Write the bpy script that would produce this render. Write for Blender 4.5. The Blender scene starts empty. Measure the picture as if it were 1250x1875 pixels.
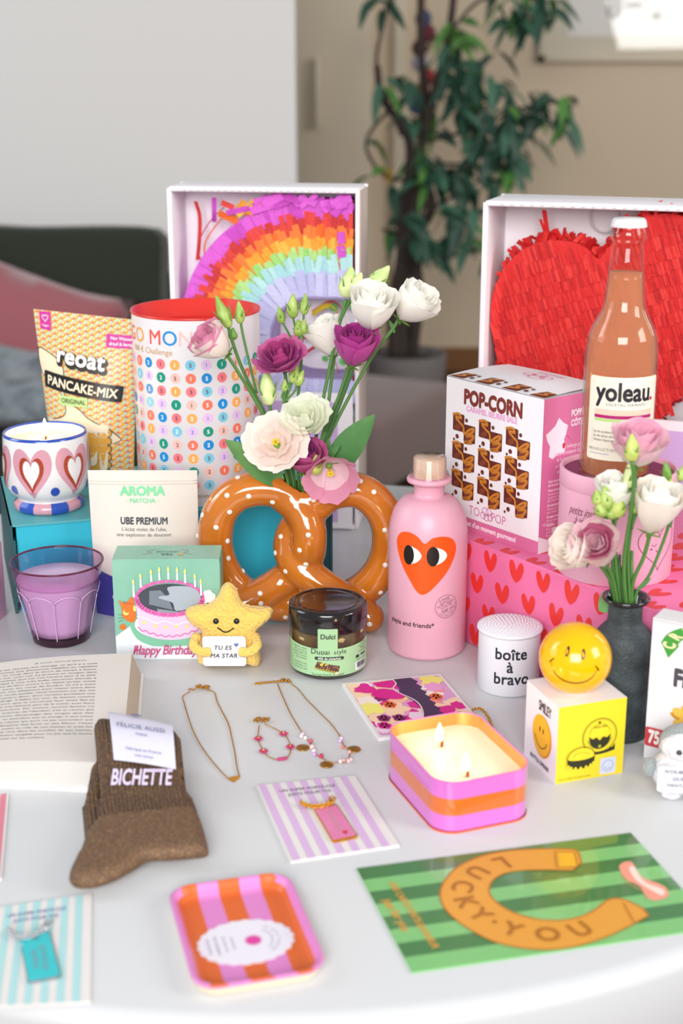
import bpy, bmesh, math, random
from mathutils import Vector, Matrix, noise
from mathutils.geometry import tessellate_polygon, delaunay_2d_cdt

PI = math.pi
random.seed(7)
scene = bpy.context.scene
COL = scene.collection
T = 0.74            # height of the table top above the floor
CAM_H = 0.55        # camera height above the table top
PITCH = math.radians(17.3)

# ---------------------------------------------------------------- camera
cam_data = bpy.data.cameras.new('camera')
cam = bpy.data.objects.new('camera', cam_data)
COL.objects.link(cam)
cam.location = (0, 0, T + CAM_H)
cam.rotation_euler = (PI / 2 - PITCH, 0, 0)
cam_data.sensor_fit = 'VERTICAL'
cam_data.sensor_height = 36
cam_data.sensor_width = 24
cam_data.lens = 50
cam_data.clip_start = 0.02
cam_data.dof.use_dof = True
cam_data.dof.focus_distance = 1.36
cam_data.dof.aperture_fstop = 5.0
scene.camera = cam

# ---------------------------------------------------------------- view
vs = scene.view_settings
scene.display_settings.display_device = 'sRGB'
vs.view_transform = 'Standard'
vs.look = 'None'
vs.exposure = 0.0
vs.gamma = 1.0
vs.use_curve_mapping = False

# ---------------------------------------------------------------- light
world = bpy.data.worlds.new('world')
scene.world = world
world.use_nodes = True
bg = world.node_tree.nodes['Background']
bg.inputs[0].default_value = (0.93, 0.96, 1.0, 1)
bg.inputs[1].default_value = 0.37


def area_light(name, loc, target, sx, sy, power, color):
    l = bpy.data.lights.new(name, 'AREA')
    l.shape = 'RECTANGLE'
    l.size, l.size_y, l.energy, l.color = sx, sy, power, color
    o = bpy.data.objects.new(name, l)
    COL.objects.link(o)
    o.location = loc
    d = Vector(target) - Vector(loc)
    o.rotation_euler = d.to_track_quat('-Z', 'Y').to_euler()
    return o


area_light('window_light', (-0.25, -1.7, 1.98), (0.0, 1.3, 0.85), 1.7, 1.3, 104, (1.0, 0.985, 0.97))
area_light('side_window_light', (-3.3, 1.2, 1.9), (0.0, 1.6, 0.8), 1.6, 1.4, 16, (0.90, 0.95, 1.0))
area_light('back_wall_fill_light', (3.2, 3.2, 2.2), (0.6, 6.2, 1.0), 1.4, 1.6, 40, (1.0, 0.96, 0.90))  # added fill lamp, not a real window: brightens the beige back wall
area_light('sofa_wall_fill_light', (-2.6, 1.6, 2.5), (-0.9, 4.6, 1.3), 1.6, 1.2, 38, (0.93, 0.96, 1.0))  # invented fill, no known source: lifts the white wall behind the sofa
area_light('right_window_light', (2.58, 0.1, 2.0), (0.6, 1.7, 0.8), 1.15, 1.2, 44, (1.0, 0.97, 0.93))


# ---------------------------------------------------------------- pixel maths (image taken as 1250 x 1875)
FPX = 50 / 36 * 1875
SP, CP = math.sin(PITCH), math.cos(PITCH)


def on(px, py, z=0.0):
    """world point where the sight line of a photo pixel meets the height z above the table"""
    u = (px - 625) / FPX
    v = (py - 937.5) / FPX
    t = (CAM_H - z) / (SP + v * CP)
    return Vector((u * t, t * (CP - v * SP), T + z))


def at(px, py, Y):
    """world point of a photo pixel at the depth Y"""
    u = (px - 625) / FPX
    v = (py - 937.5) / FPX
    t = Y / (CP - v * SP)
    return Vector((u * t, Y, T + CAM_H - t * (SP + v * CP)))


# ---------------------------------------------------------------- materials
MATS = {}


def lin(c):
    if isinstance(c, str):
        c = c.lstrip('#')
        c = [int(c[i:i + 2], 16) / 255 for i in (0, 2, 4)]
    return tuple(x / 12.92 if x <= 0.04045 else ((x + 0.055) / 1.055) ** 2.4 for x in c[:3]) + (1.0,)


def pmat(name, col='#ffffff', rough=0.5, metal=0.0, coat=0.0, spec=0.5, sheen=0.0, sss=0.0, bump=None, emit=None, trans=0.0, mottle=None):
    """bump = (kind, scale, strength); mottle = (second colour, scale, lo, hi)"""
    if name in MATS:
        return MATS[name]
    m = bpy.data.materials.new(name)
    m.use_nodes = True
    nt = m.node_tree
    b = nt.nodes['Principled BSDF']
    b.inputs['Base Color'].default_value = lin(col)
    b.inputs['Roughness'].default_value = rough
    b.inputs['Metallic'].default_value = metal
    b.inputs['Coat Weight'].default_value = coat
    b.inputs['Coat Roughness'].default_value = 0.06
    b.inputs['Specular IOR Level'].default_value = spec
    if sheen:
        b.inputs['Sheen Weight'].default_value = sheen
    if sss:
        b.inputs['Subsurface Weight'].default_value = sss
        b.inputs['Subsurface Radius'].default_value = (0.01, 0.006, 0.004)
    if trans:
        b.inputs['Transmission Weight'].default_value = trans
    if emit:
        b.inputs['Emission Color'].default_value = lin(emit[0])
        b.inputs['Emission Strength'].default_value = emit[1]
    tc = None
    if mottle or bump:
        tc = nt.nodes.new('ShaderNodeTexCoord')
    if mottle:
        n = nt.nodes.new('ShaderNodeTexNoise')
        n.inputs['Scale'].default_value = mottle[1]
        n.inputs['Detail'].default_value = 4
        nt.links.new(tc.outputs['Object'], n.inputs['Vector'])
        r = nt.nodes.new('ShaderNodeValToRGB')
        r.color_ramp.elements[0].position = mottle[2]
        r.color_ramp.elements[1].position = mottle[3]
        r.color_ramp.elements[0].color = lin(col)
        r.color_ramp.elements[1].color = lin(mottle[0])
        nt.links.new(n.outputs['Fac'], r.inputs['Fac'])
        nt.links.new(r.outputs['Color'], b.inputs['Base Color'])
    if bump:
        kind, sc, st = bump
        if kind == 'noise':
            n = nt.nodes.new('ShaderNodeTexNoise')
            n.inputs['Scale'].default_value = sc
            n.inputs['Detail'].default_value = 3
            out = n.outputs['Fac']
        elif kind == 'voronoi':
            n = nt.nodes.new('ShaderNodeTexVoronoi')
            n.inputs['Scale'].default_value = sc
            out = n.outputs['Distance']
        else:
            n = nt.nodes.new('ShaderNodeTexWave')
            n.wave_type = 'BANDS'
            n.bands_direction = kind[-1].upper()
            n.inputs['Scale'].default_value = sc
            n.inputs['Distortion'].default_value = 1.0
            out = n.outputs['Fac']
        nt.links.new(tc.outputs['Object'], n.inputs['Vector'])
        bp = nt.nodes.new('ShaderNodeBump')
        bp.inputs['Strength'].default_value = st
        bp.inputs['Distance'].default_value = 0.002
        nt.links.new(out, bp.inputs['Height'])
        nt.links.new(bp.outputs['Normal'], b.inputs['Normal'])
    MATS[name] = m
    return m


def glass(name, tint='#ffffff', rough=0.0, ior=1.45, body=0.0, bodycol='#ffffff'):
    """clear thin glass: what passes is tinted, what reflects follows Fresnel; body adds a cloudy share"""
    if name in MATS:
        return MATS[name]
    m = bpy.data.materials.new(name)
    m.use_nodes = True
    nt = m.node_tree
    nt.nodes.clear()
    out = nt.nodes.new('ShaderNodeOutputMaterial')
    tr = nt.nodes.new('ShaderNodeBsdfTransparent')
    tr.inputs[0].default_value = lin(tint)
    gl = nt.nodes.new('ShaderNodeBsdfGlossy')
    gl.inputs['Roughness'].default_value = rough
    lw = nt.nodes.new('ShaderNodeLayerWeight')
    lw.inputs['Blend'].default_value = 0.5
    pw5 = nt.nodes.new('ShaderNodeMath')
    pw5.operation = 'POWER'
    pw5.inputs[1].default_value = 4.0
    fr = nt.nodes.new('ShaderNodeMath')
    fr.operation = 'MULTIPLY_ADD'
    f0 = ((ior - 1) / (ior + 1)) ** 2
    fr.inputs[1].default_value = 0.85 - f0
    fr.inputs[2].default_value = f0
    nt.links.new(lw.outputs['Facing'], pw5.inputs[0])
    nt.links.new(pw5.outputs[0], fr.inputs[0])
    mx = nt.nodes.new('ShaderNodeMixShader')
    src = tr.outputs[0]
    if body:
        df = nt.nodes.new('ShaderNodeBsdfDiffuse')
        df.inputs[0].default_value = lin(bodycol)
        tl = nt.nodes.new('ShaderNodeBsdfTranslucent')
        tl.inputs[0].default_value = lin(bodycol)
        m1 = nt.nodes.new('ShaderNodeMixShader')
        nt.links.new(df.outputs[0], m1.inputs[1])
        nt.links.new(tl.outputs[0], m1.inputs[2])
        m2 = nt.nodes.new('ShaderNodeMixShader')
        m2.inputs[0].default_value = body
        nt.links.new(tr.outputs[0], m2.inputs[1])
        nt.links.new(m1.outputs[0], m2.inputs[2])
        src = m2.outputs[0]
    nt.links.new(fr.outputs[0], mx.inputs[0])
    nt.links.new(src, mx.inputs[1])
    nt.links.new(gl.outputs[0], mx.inputs[2])
    nt.links.new(mx.outputs[0], out.inputs[0])
    MATS[name] = m
    return m


def P(col, rough=0.5, coat=0.0):
    """printed ink / paper colour"""
    return pmat('ink_' + col.lstrip('#') + ('' if rough == 0.5 else '_%d' % int(rough * 100)) + ('_c' if coat else ''), col, rough, coat=coat)


# ---------------------------------------------------------------- flat artwork (2D)
class Art:
    def __init__(s, v=None, f=None):
        s.v = v or []
        s.f = f or []

    def tf(s, sx=1, sy=None, rot=0, dx=0, dy=0, shear=0):
        sy = sx if sy is None else sy
        c, n = math.cos(rot), math.sin(rot)
        o = []
        for p in s.v:
            x, y = p[0] * sx + p[1] * sy * shear, p[1] * sy
            o.append((x * c - y * n + dx, x * n + y * c + dy) + tuple(p[2:]))
        return Art(o, [tuple(f) for f in s.f])

    def lift(s, d):
        """a hair higher, so that overlapping strokes do not share a plane"""
        return Art([(p[0], p[1], (p[2] if len(p) > 2 else 0.0) + d) for p in s.v], s.f)

    def warp(s, fn):
        return Art([fn(x, y) for x, y in s.v], [tuple(f) for f in s.f])

    def __add__(s, o):
        k = len(s.v)
        return Art(s.v + o.v, s.f + [tuple(i + k for i in f) for f in o.f])

    def cut(s, step, axis=0, lo=None, hi=None):
        """split along equally spaced lines (so that it can bend); lo/hi clip"""
        bm = bmesh.new()
        vv = [bm.verts.new((p[0], p[1], p[2] if len(p) > 2 else 0.0)) for p in s.v]
        for f in s.f:
            try:
                bm.faces.new([vv[i] for i in f])
            except ValueError:
                pass
        no = Vector((1, 0, 0)) if axis == 0 else Vector((0, 1, 0))
        cs = [v[axis] for v in s.v]
        if not cs:
            return Art()
        a, b = min(cs), max(cs)

        def bis(k, inner=False, outer=False):
            g = bm.verts[:] + bm.edges[:] + bm.faces[:]
            bmesh.ops.bisect_plane(bm, geom=g, dist=1e-7, plane_co=no * k, plane_no=no, clear_inner=inner, clear_outer=outer)
        if lo is not None and a < lo:
            bis(lo, inner=True)
            a = lo
        if hi is not None and b > hi:
            bis(hi, outer=True)
            b = hi
        if step:
            k = math.floor(a / step) + 1
            while k * step < b - 1e-6:
                bis(k * step)
                k += 1
        bm.verts.index_update()
        r = Art([tuple(v.co) for v in bm.verts], [tuple(v.index for v in f.verts) for f in bm.faces])
        bm.free()
        return r


def poly(*loops):
    L = [[Vector((x, y, 0)) for x, y in lp] for lp in loops]
    fs = tessellate_polygon(L)
    v = [p for lp in loops for p in lp]
    out = []
    for f in fs:
        a, b, c = f
        (x1, y1), (x2, y2), (x3, y3) = v[a], v[b], v[c]
        ar = (x2 - x1) * (y3 - y1) - (x3 - x1) * (y2 - y1)
        if abs(ar) < 1e-14:
            continue
        out.append((a, b, c) if ar > 0 else (a, c, b))
    return Art([tuple(p) for p in v], out)


def ell(cx, cy, rx, ry=None, n=24, rot=0):
    ry = rx if ry is None else ry
    c, s = math.cos(rot), math.sin(rot)
    pts = []
    for k in range(n):
        a = 2 * PI * k / n
        x, y = rx * math.cos(a), ry * math.sin(a)
        pts.append((cx + x * c - y * s, cy + x * s + y * c))
    return Art(pts, [tuple(range(n))])


def rect(x0, y0, x1, y1, r=0, n=5):
    if r <= 0:
        return Art([(x0, y0), (x1, y0), (x1, y1), (x0, y1)], [(0, 1, 2, 3)])
    pts = []
    for cx, cy, a0 in ((x1 - r, y0 + r, -PI / 2), (x1 - r, y1 - r, 0), (x0 + r, y1 - r, PI / 2), (x0 + r, y0 + r, PI)):
        for k in range(n + 1):
            a = a0 + PI / 2 * k / n
            pts.append((cx + r * math.cos(a), cy + r * math.sin(a)))
    return Art(pts, [tuple(range(len(pts)))])


def ring(cx, cy, r0, r1, n=32, a0=0, a1=2 * PI, ky=1.0):
    full = abs(a1 - a0 - 2 * PI) < 1e-6
    v, f = [], []
    for k in range(n + (0 if full else 1)):
        a = a0 + (a1 - a0) * k / n
        c, s = math.cos(a), math.sin(a) * ky
        v += [(cx + r0 * c, cy + r0 * s), (cx + r1 * c, cy + r1 * s)]
    m = len(v)
    for k in range(n):
        i = 2 * k
        f.append((i, i + 1, (i + 3) % m, (i + 2) % m))
    return Art(v, f)


def stroke(pts, w, closed=False, taper=False, round_=True):
    """ribbon of width w along a polyline"""
    n = len(pts)
    v, f = [], []
    for i, (x, y) in enumerate(pts):
        if closed:
            a, b = pts[i - 1], pts[(i + 1) % n]
        else:
            a, b = pts[max(0, i - 1)], pts[min(n - 1, i + 1)]
        dx, dy = b[0] - a[0], b[1] - a[1]
        l = math.hypot(dx, dy) or 1
        h = w / 2
        if taper:
            h *= 0.25 + 0.75 * math.sin(PI * (i + 0.3) / (n - 0.4))
        v += [(x + dy / l * h, y - dx / l * h), (x - dy / l * h, y + dx / l * h)]
    for i in range(n if closed else n - 1):
        j = (i + 1) % n
        f.append((2 * i, 2 * j, 2 * j + 1, 2 * i + 1))
    r = Art(v, f)
    if round_ and not closed and not taper:
        for x, y in (pts[0], pts[-1]):
            r = r + ell(x, y, w / 2, n=8).lift(0.05)
    return r


def smooth_path(pts, k=6, closed=False):
    """Catmull-Rom through the points (2D or 3D)"""
    P_ = [Vector(p) for p in pts]
    n = len(P_)
    out = []
    for i in range(n if closed else n - 1):
        p0 = P_[i - 1] if (closed or i > 0) else P_[0] * 2 - P_[1]
        p1, p2 = P_[i], P_[(i + 1) % n]
        p3 = P_[(i + 2) % n] if (closed or i + 2 < n) else P_[-1] * 2 - P_[-2]
        for q in range(k):
            t = q / k
            out.append(0.5 * ((2 * p1) + (p2 - p0) * t + (2 * p0 - 5 * p1 + 4 * p2 - p3) * t * t + (3 * p1 - p0 - 3 * p2 + p3) * t ** 3))
    if not closed:
        out.append(P_[-1])
    return [tuple(p) for p in out]


def heart_pts(w, h, n=36, cx=0, cy=0, rot=0, fat=1.0):
    out = []
    c, s = math.cos(rot), math.sin(rot)
    for k in range(n):
        t = 2 * PI * k / n
        x = math.copysign(abs(math.sin(t)) ** (3 / fat), math.sin(t)) * w / 2
        y = (13 * math.cos(t) - 5 * math.cos(2 * t) - 2 * math.cos(3 * t) - math.cos(4 * t) + 2.5) / 29 * h
        out.append((cx + x * c - y * s, cy + x * s + y * c))
    return out[::-1]


def heart(w, h, cx=0, cy=0, rot=0, n=36, fat=1.0):
    return poly(heart_pts(w, h, n, cx, cy, rot, fat))


_FONT = bpy.data.curves.new('lettering_source', 'FONT')
_FO = bpy.data.objects.new('lettering_source', _FONT)
COL.objects.link(_FO)
_TC = {}


def txt(s, h, x=0, y=0, align='C', bold=0.0, shear=0.0, sx=1.0, rot=0, space=1.0, res=3):
    """lettering; h = height of a capital, (x, y) = middle/left/right of the base line"""
    key = (s, align, space, res)
    if key not in _TC:
        _FONT.body = s
        _FONT.size = 1
        _FONT.resolution_u = res
        _FONT.space_character = space
        _FONT.align_x = {'C': 'CENTER', 'L': 'LEFT', 'R': 'RIGHT'}[align]
        _FO.update_tag()
        bpy.context.view_layer.update()
        dg = bpy.context.evaluated_depsgraph_get()
        ev = _FO.evaluated_get(dg)
        me = ev.to_mesh()
        _TC[key] = Art([(v.co.x, v.co.y) for v in me.vertices], [tuple(p.vertices) for p in me.polygons])
        ev.to_mesh_clear()
    k = h / 0.7
    a = _TC[key]
    if bold > 0.004:                        # heavier weights: the same strokes laid side by side
        n = 4 if bold < 0.03 else (6 if bold < 0.07 else 12)
        a0, a = a, Art()
        for q in range(n):
            g = 2 * PI * (q + 0.5) / n
            a = a + a0.tf(1, 1, 0, bold * math.cos(g), bold * math.sin(g)).lift(0.04 * q)
        if bold > 0.07:
            for q in range(6):
                g = 2 * PI * q / 6
                a = a + a0.tf(1, 1, 0, bold * 0.5 * math.cos(g), bold * 0.5 * math.sin(g)).lift(0.04 * (q + n))
    return a.tf(k * sx, k, rot, x, y, shear)


def line_art(pts, w, k=5, closed=False, **kw):
    return stroke([p[:2] for p in smooth_path(pts, k, closed)], w, closed, **kw)


# ---------------------------------------------------------------- mesh builder
EPS = 0.00022


def plane_map(o, ex, ey):
    o, ex, ey = Vector(o), Vector(ex).normalized(), Vector(ey).normalized()
    n = ex.cross(ey)

    def fn(u, v, l):
        return o + ex * u + ey * v + n * (EPS * l)
    return fn


def cyl_map(r, z0=0.0, a0=-PI / 2, rz=None, cx=0, cy=0):
    """wraps (u, v) round a standing cylinder: u arc length from the front, v height; rz(z) = radius"""
    def fn(u, v, l):
        a = a0 + u / r
        R = (rz(z0 + v) if rz else r) + EPS * l
        return Vector((cx + R * math.cos(a), cy + R * math.sin(a), z0 + v))
    return fn


class MB:
    def __init__(s):
        s.v, s.f, s.m, s.sm, s.mats = [], [], [], [], []

    def slot(s, m):
        if m not in s.mats:
            s.mats.append(m)
        return s.mats.index(m)

    def add(s, vs_, fs_, m, smooth=False, xf=None):
        k = len(s.v)
        s.v += [tuple(xf @ Vector(p)) if xf else tuple(p) for p in vs_]
        i = s.slot(m)
        for f in fs_:
            s.f.append(tuple(a + k for a in f))
            s.m.append(i)
            s.sm.append(smooth)
        return s

    def bm(s, b, m, smooth=False, xf=None):
        b.verts.index_update()
        s.add([v.co.copy() for v in b.verts], [[v.index for v in f.verts] for f in b.faces], m, smooth, xf)
        b.free()
        return s

    def box(s, x0, x1, y0, y1, z0, z1, m, bev=0.0, seg=2, xf=None, mats=None):
        """mats: dict face -> material, faces named -x +x -y +y -z +z (only without bevel)"""
        V = [(x0, y0, z0), (x1, y0, z0), (x1, y1, z0), (x0, y1, z0), (x0, y0, z1), (x1, y0, z1), (x1, y1, z1), (x0, y1, z1)]
        F = {'-z': (3, 2, 1, 0), '+z': (4, 5, 6, 7), '-y': (0, 1, 5, 4), '+x': (1, 2, 6, 5), '+y': (2, 3, 7, 6), '-x': (3, 0, 4, 7)}
        if bev:
            b = bmesh.new()
            vv = [b.verts.new(p) for p in V]
            for f in F.values():
                b.faces.new([vv[i] for i in f])
            bmesh.ops.bevel(b, geom=b.edges[:], offset=bev, segments=seg, profile=0.5, affect='EDGES')
            return s.bm(b, m, True, xf)
        for n, f in F.items():
            s.add([V[i] for i in f], [(0, 1, 2, 3)], (mats or {}).get(n, m), False, xf)
        return s

    def lathe(s, prof, m, n=48, smooth=True, xf=None, mfun=None, cap0=False, cap1=False, wob=None):
        """prof = [(r, z)]; consecutive equal points make a hard edge"""
        rows = []
        vs_, k = [], 0
        for r, z in prof:
            rows.append(k)
            for i in range(n):
                a = 2 * PI * i / n
                R = r * (wob(a, z) if wob else 1)
                vs_.append((R * math.cos(a), R * math.sin(a), z))
            k += n
        groups = {}
        for j in range(len(prof) - 1):
            if abs(prof[j][0] - prof[j + 1][0]) < 1e-9 and abs(prof[j][1] - prof[j + 1][1]) < 1e-9:
                continue
            for i in range(n):
                i2 = (i + 1) % n
                mm = mfun(j, 2 * PI * (i + 0.5) / n, (prof[j][1] + prof[j + 1][1]) / 2) if mfun else m
                groups.setdefault(mm, []).append((rows[j] + i, rows[j] + i2, rows[j + 1] + i2, rows[j + 1] + i))
        if cap0:
            groups.setdefault(m, []).append(tuple(range(n))[::-1])
        if cap1:
            groups.setdefault(m, []).append(tuple(rows[-1] + i for i in range(n)))
        base = len(s.v)
        s.v += [tuple(xf @ Vector(p)) if xf else p for p in vs_]
        for mm, fs_ in groups.items():
            i = s.slot(mm)
            for f in fs_:
                s.f.append(tuple(a + base for a in f))
                s.m.append(i)
                s.sm.append(smooth and len(f) == 4)
        return s

    def tube(s, pts, r, m, n=8, closed=False, caps=True, smooth=True, xf=None):
        pts = [Vector(p) for p in pts]
        N = len(pts)
        rr = r if isinstance(r, (list, tuple)) else [r] * N
        vs_, fs_ = [], []
        up = None
        for i, p in enumerate(pts):
            if closed:
                d = pts[(i + 1) % N] - pts[i - 1]
            else:
                d = pts[min(N - 1, i + 1)] - pts[max(0, i - 1)]
            d.normalize()
            if up is None:
                up = Vector((0, 0, 1)) if abs(d.z) < 0.9 else Vector((1, 0, 0))
            sd = d.cross(up)
            if sd.length < 1e-6:
                sd = d.orthogonal()
            sd.normalize()
            up = sd.cross(d)
            for k in range(n):
                a = 2 * PI * k / n
                vs_.append(p + (sd * math.cos(a) + up * math.sin(a)) * rr[i])
        for i in range(N if closed else N - 1):
            j = (i + 1) % N
            for k in range(n):
                q = (k + 1) % n
                fs_.append((i * n + k, i * n + q, j * n + q, j * n + k))
        if caps and not closed:
            fs_.append(tuple(range(n))[::-1])
            fs_.append(tuple((N - 1) * n + k for k in range(n)))
        return s.add(vs_, fs_, m, smooth, xf)

    def ball(s, c, r, m, seg=16, rings=10, xf=None, rot=None):
        rx, ry, rz = r if isinstance(r, (list, tuple)) else (r, r, r)
        b = bmesh.new()
        bmesh.ops.create_uvsphere(b, u_segments=seg, v_segments=rings, radius=1)
        M = Matrix.Translation(Vector(c)) @ (rot.to_4x4() if rot else Matrix()) @ Matrix.Diagonal((rx, ry, rz, 1))
        bmesh.ops.transform(b, matrix=M, verts=b.verts)
        return s.bm(b, m, True, xf)

    def grid(s, rows, m, smooth=True, xf=None, closed=False):
        """rows of points"""
        R, C = len(rows), len(rows[0])
        vs_ = [p for r in rows for p in r]
        fs_ = []
        for i in range(R - 1):
            for j in range(C if closed else C - 1):
                k = (j + 1) % C
                fs_.append((i * C + j, i * C + k, (i + 1) * C + k, (i + 1) * C + j))
        return s.add(vs_, fs_, m, smooth, xf)

    def art(s, a, fn, m, layer=1, xf=None):
        return s.add([fn(p[0], p[1], layer + (p[2] if len(p) > 2 else 0.0)) for p in a.v], a.f, m, False, xf)

    def slab(s, a_pts, z0, z1, m, side=None, xf=None):
        """outline (counter-clockwise) extruded from z0 to z1"""
        a = poly(a_pts)
        n = len(a_pts)
        s.add([(x, y, z1) for x, y in a.v], a.f, m, False, xf)
        s.add([(x, y, z0) for x, y in a.v], [f[::-1] for f in a.f], m, False, xf)
        vs_ = [(x, y, z0) for x, y in a_pts] + [(x, y, z1) for x, y in a_pts]
        s.add(vs_, [(i, (i + 1) % n, n + (i + 1) % n, n + i) for i in range(n)], side or m, False, xf)
        return s

    def build(s, name, parent=None, loc=None, rotz=0.0, label=None, cat=None, group=None, kind=None, autosm=None):
        me = bpy.data.meshes.new(name)
        me.from_pydata(s.v, [], s.f)
        for m in s.mats:
            me.materials.append(m)
        me.polygons.foreach_set('material_index', s.m)
        me.polygons.foreach_set('use_smooth', s.sm)
        me.update()
        o = bpy.data.objects.new(name, me)
        COL.objects.link(o)
        if parent:
            o.parent = parent
        if loc is not None:
            o.location = loc
        o.rotation_euler = (0, 0, rotz)
        tag(o, label, cat, group, kind)
        return o


def tag(o, label=None, cat=None, group=None, kind=None):
    if label:
        o['label'] = label
    if cat:
        o['category'] = cat
    if group:
        o['group'] = group
    if kind:
        o['kind'] = kind
    return o


def thing(name, label, cat, loc=(0, 0, 0), rotz=0.0, group=None):
    o = bpy.data.objects.new(name, None)
    COL.objects.link(o)
    o.empty_display_size = 0.05
    o.location = loc
    o.rotation_euler = (0, 0, rotz)
    return tag(o, label, cat, group)


def puff(outline, t, step, power=0.5, wid=None, back=0.0, front=1.0, zfun=None, jitter=0.0):
    """cushion-like solid from a 2D outline (x, y): thickness t; returns verts (x, y, z), faces; z from -back*t to +front*t"""
    xs = [p[0] for p in outline]
    ys = [p[1] for p in outline]
    n = len(outline)
    E = [(i, (i + 1) % n) for i in range(n)]

    def inside(x, y):
        c = False
        j = n - 1
        for i in range(n):
            xi, yi = outline[i]
            xj, yj = outline[j]
            if (yi > y) != (yj > y) and x < (xj - xi) * (y - yi) / (yj - yi) + xi:
                c = not c
            j = i
        return c

    def dist(x, y):
        best = 1e9
        for i in range(n):
            x1, y1 = outline[i]
            x2, y2 = outline[(i + 1) % n]
            dx, dy = x2 - x1, y2 - y1
            l2 = dx * dx + dy * dy or 1e-12
            u = max(0, min(1, ((x - x1) * dx + (y - y1) * dy) / l2))
            best = min(best, (x - x1 - u * dx) ** 2 + (y - y1 - u * dy) ** 2)
        return math.sqrt(best)
    pts = [Vector(p) for p in outline]
    y = min(ys)
    row = 0
    while y <= max(ys):
        x = min(xs) + (step / 2 if row % 2 else 0)
        while x <= max(xs):
            if inside(x, y) and dist(x, y) > step * 0.5:
                pts.append(Vector((x, y)))
            x += step
        y += step * 0.87
        row += 1
    V, _, F, *_r = delaunay_2d_cdt(pts, E, [], 1, 1e-7)
    D = [dist(p.x, p.y) for p in V]
    w = wid or max(D)
    H = []
    for p, d in zip(V, D):
        q = min(1, d / w)
        H.append((max(0.0, 1 - (1 - q) ** 2)) ** power)
    edge = [d < 1e-6 for d in D]
    vs_, fs_ = [], []
    top = []
    for p, h in zip(V, H):
        z = t * front * h
        if zfun:
            z = zfun(p.x, p.y, z)
        top.append(len(vs_))
        vs_.append((p.x, p.y, z))
    bot = []
    for i, (p, h) in enumerate(zip(V, H)):
        if edge[i]:
            bot.append(top[i])
        else:
            bot.append(len(vs_))
            z = -t * back * h
            if zfun and back:
                z = zfun(p.x, p.y, z)
            vs_.append((p.x, p.y, z))
    for f in F:
        a = 0
        for i in range(len(f)):
            p, q = V[f[i]], V[f[(i + 1) % len(f)]]
            a += p.x * q.y - q.x * p.y
        f = list(f) if a > 0 else list(f)[::-1]
        fs_.append(tuple(top[i] for i in f))
        fs_.append(tuple(bot[i] for i in f[::-1]))
    return vs_, fs_


RX90 = Matrix.Rotation(PI / 2, 4, 'X')      # (x, y, z) flat artwork -> standing, facing -y


def rotz(a):
    return Matrix.Rotation(a, 4, 'Z')

# ================================================================ the room
WALLW = pmat('white_wall_paint', '#dcd9d6', 0.9)
WALLB = pmat('beige_wall_paint', '#cdbba2', 0.75)
WALLC = pmat('cream_wall_paint', '#d6c9b2', 0.7)
WOODF = pmat('dark_floorboards', '#4a3426', 0.45, bump=('wave_x', 3, 0.1))
WOODT = pmat('brown_wood_trim', '#7a4e22', 0.5)
m = MB().box(-4.5, 4.5, -3.0, 6.5, -0.05, 0, WOODF)
m.build('floor', kind='structure')
xe = at(541, 200, 4.6).x
MB().box(-4.5, xe, 4.6, 4.75, 0, 2.7, WALLW).build('wall_left', kind='structure')
MB().box(-4.5, 4.5, 6.30, 6.42, 0, 2.7, WALLB).build('wall_back', kind='structure')
bx0 = at(690, 660, 6.27).x
MB().box(bx0, 4.5, 6.275, 6.30, 0, 0.10, WOODT).build('baseboard_back', kind='structure')
# cream cupboard door in the passage, with its upright pull
xa, xb = at(505, 200, 6.25).x, at(680, 200, 6.25).x
d1 = MB().box(xa, xb, 6.25, 6.298, 0.0, 2.6, WALLC).build('door_1', kind='structure')
ha, hb = at(576, 235, 6.2), at(584, 105, 6.2)
MB().box(ha.x, hb.x, 6.20, 6.25, ha.z, hb.z, pmat('pale_handle', '#d9cdb8', 0.4), bev=0.008).build('door_handle', d1)
xa, xb = at(722, 200, 6.25).x, at(744, 200, 6.25).x
MB().box(xa, xb, 6.262, 6.30, 0.0, 2.7, WALLC).build('trim_1', kind='structure')

# ---- framed picture with glass on the back wall
pf = at(985, 114, 6.27)
th = thing('framed_picture', 'large pale framed picture under glass reflecting a window, on the beige wall', 'picture', (pf.x, 6.295, pf.z))
W, H = 1.05, 0.85
FR = pmat('pale_frame_wood', '#c9bda6', 0.5)
b = MB()
for a in ((0, W, 0, 0.03), (0, W, H - 0.03, H)):
    b.box(a[0], a[1], -0.03, 0, a[2], a[3], FR, bev=0.003)
for a in ((0, 0.03), (W - 0.03, W)):
    b.box(a[0], a[1], -0.03, 0, 0.0, H, FR, bev=0.003)
b.build('frame', th)
MB().box(0.02, W - 0.02, -0.008, -0.002, 0.02, H - 0.02, pmat('mount_board', '#cfc6b2', 0.8)).build('mount_board', th)
pp = at(1040, 66, 6.27)
dk = at(1087, 52, 6.27)
pr_ = MB().box(pp.x - pf.x, W - 0.12, -0.011, -0.009, pp.z - pf.z, H - 0.1, pmat('print_paper', '#e4e0da', 0.8))
art = Art()
for k in range(26):
    art = art + ell(random.uniform(0.02, 0.46), random.uniform(0.02, 0.5), random.uniform(0.02, 0.06), random.uniform(0.01, 0.05), 10)
pr_.art(art.cut(None, 0, 0, 0.5).cut(None, 1, 0.0, 0.52), plane_map((dk.x - pf.x, -0.011, dk.z - pf.z), (1, 0, 0), (0, 0, 1)), pmat('print_ink', '#4c443f', 0.8))
pr_.build('art_print', th)
MB().box(0.025, W - 0.025, -0.022, -0.019, 0.025, H - 0.025, glass('picture_glass', '#ffffff', 0.012, 1.5)).build('glass', th)

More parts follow.
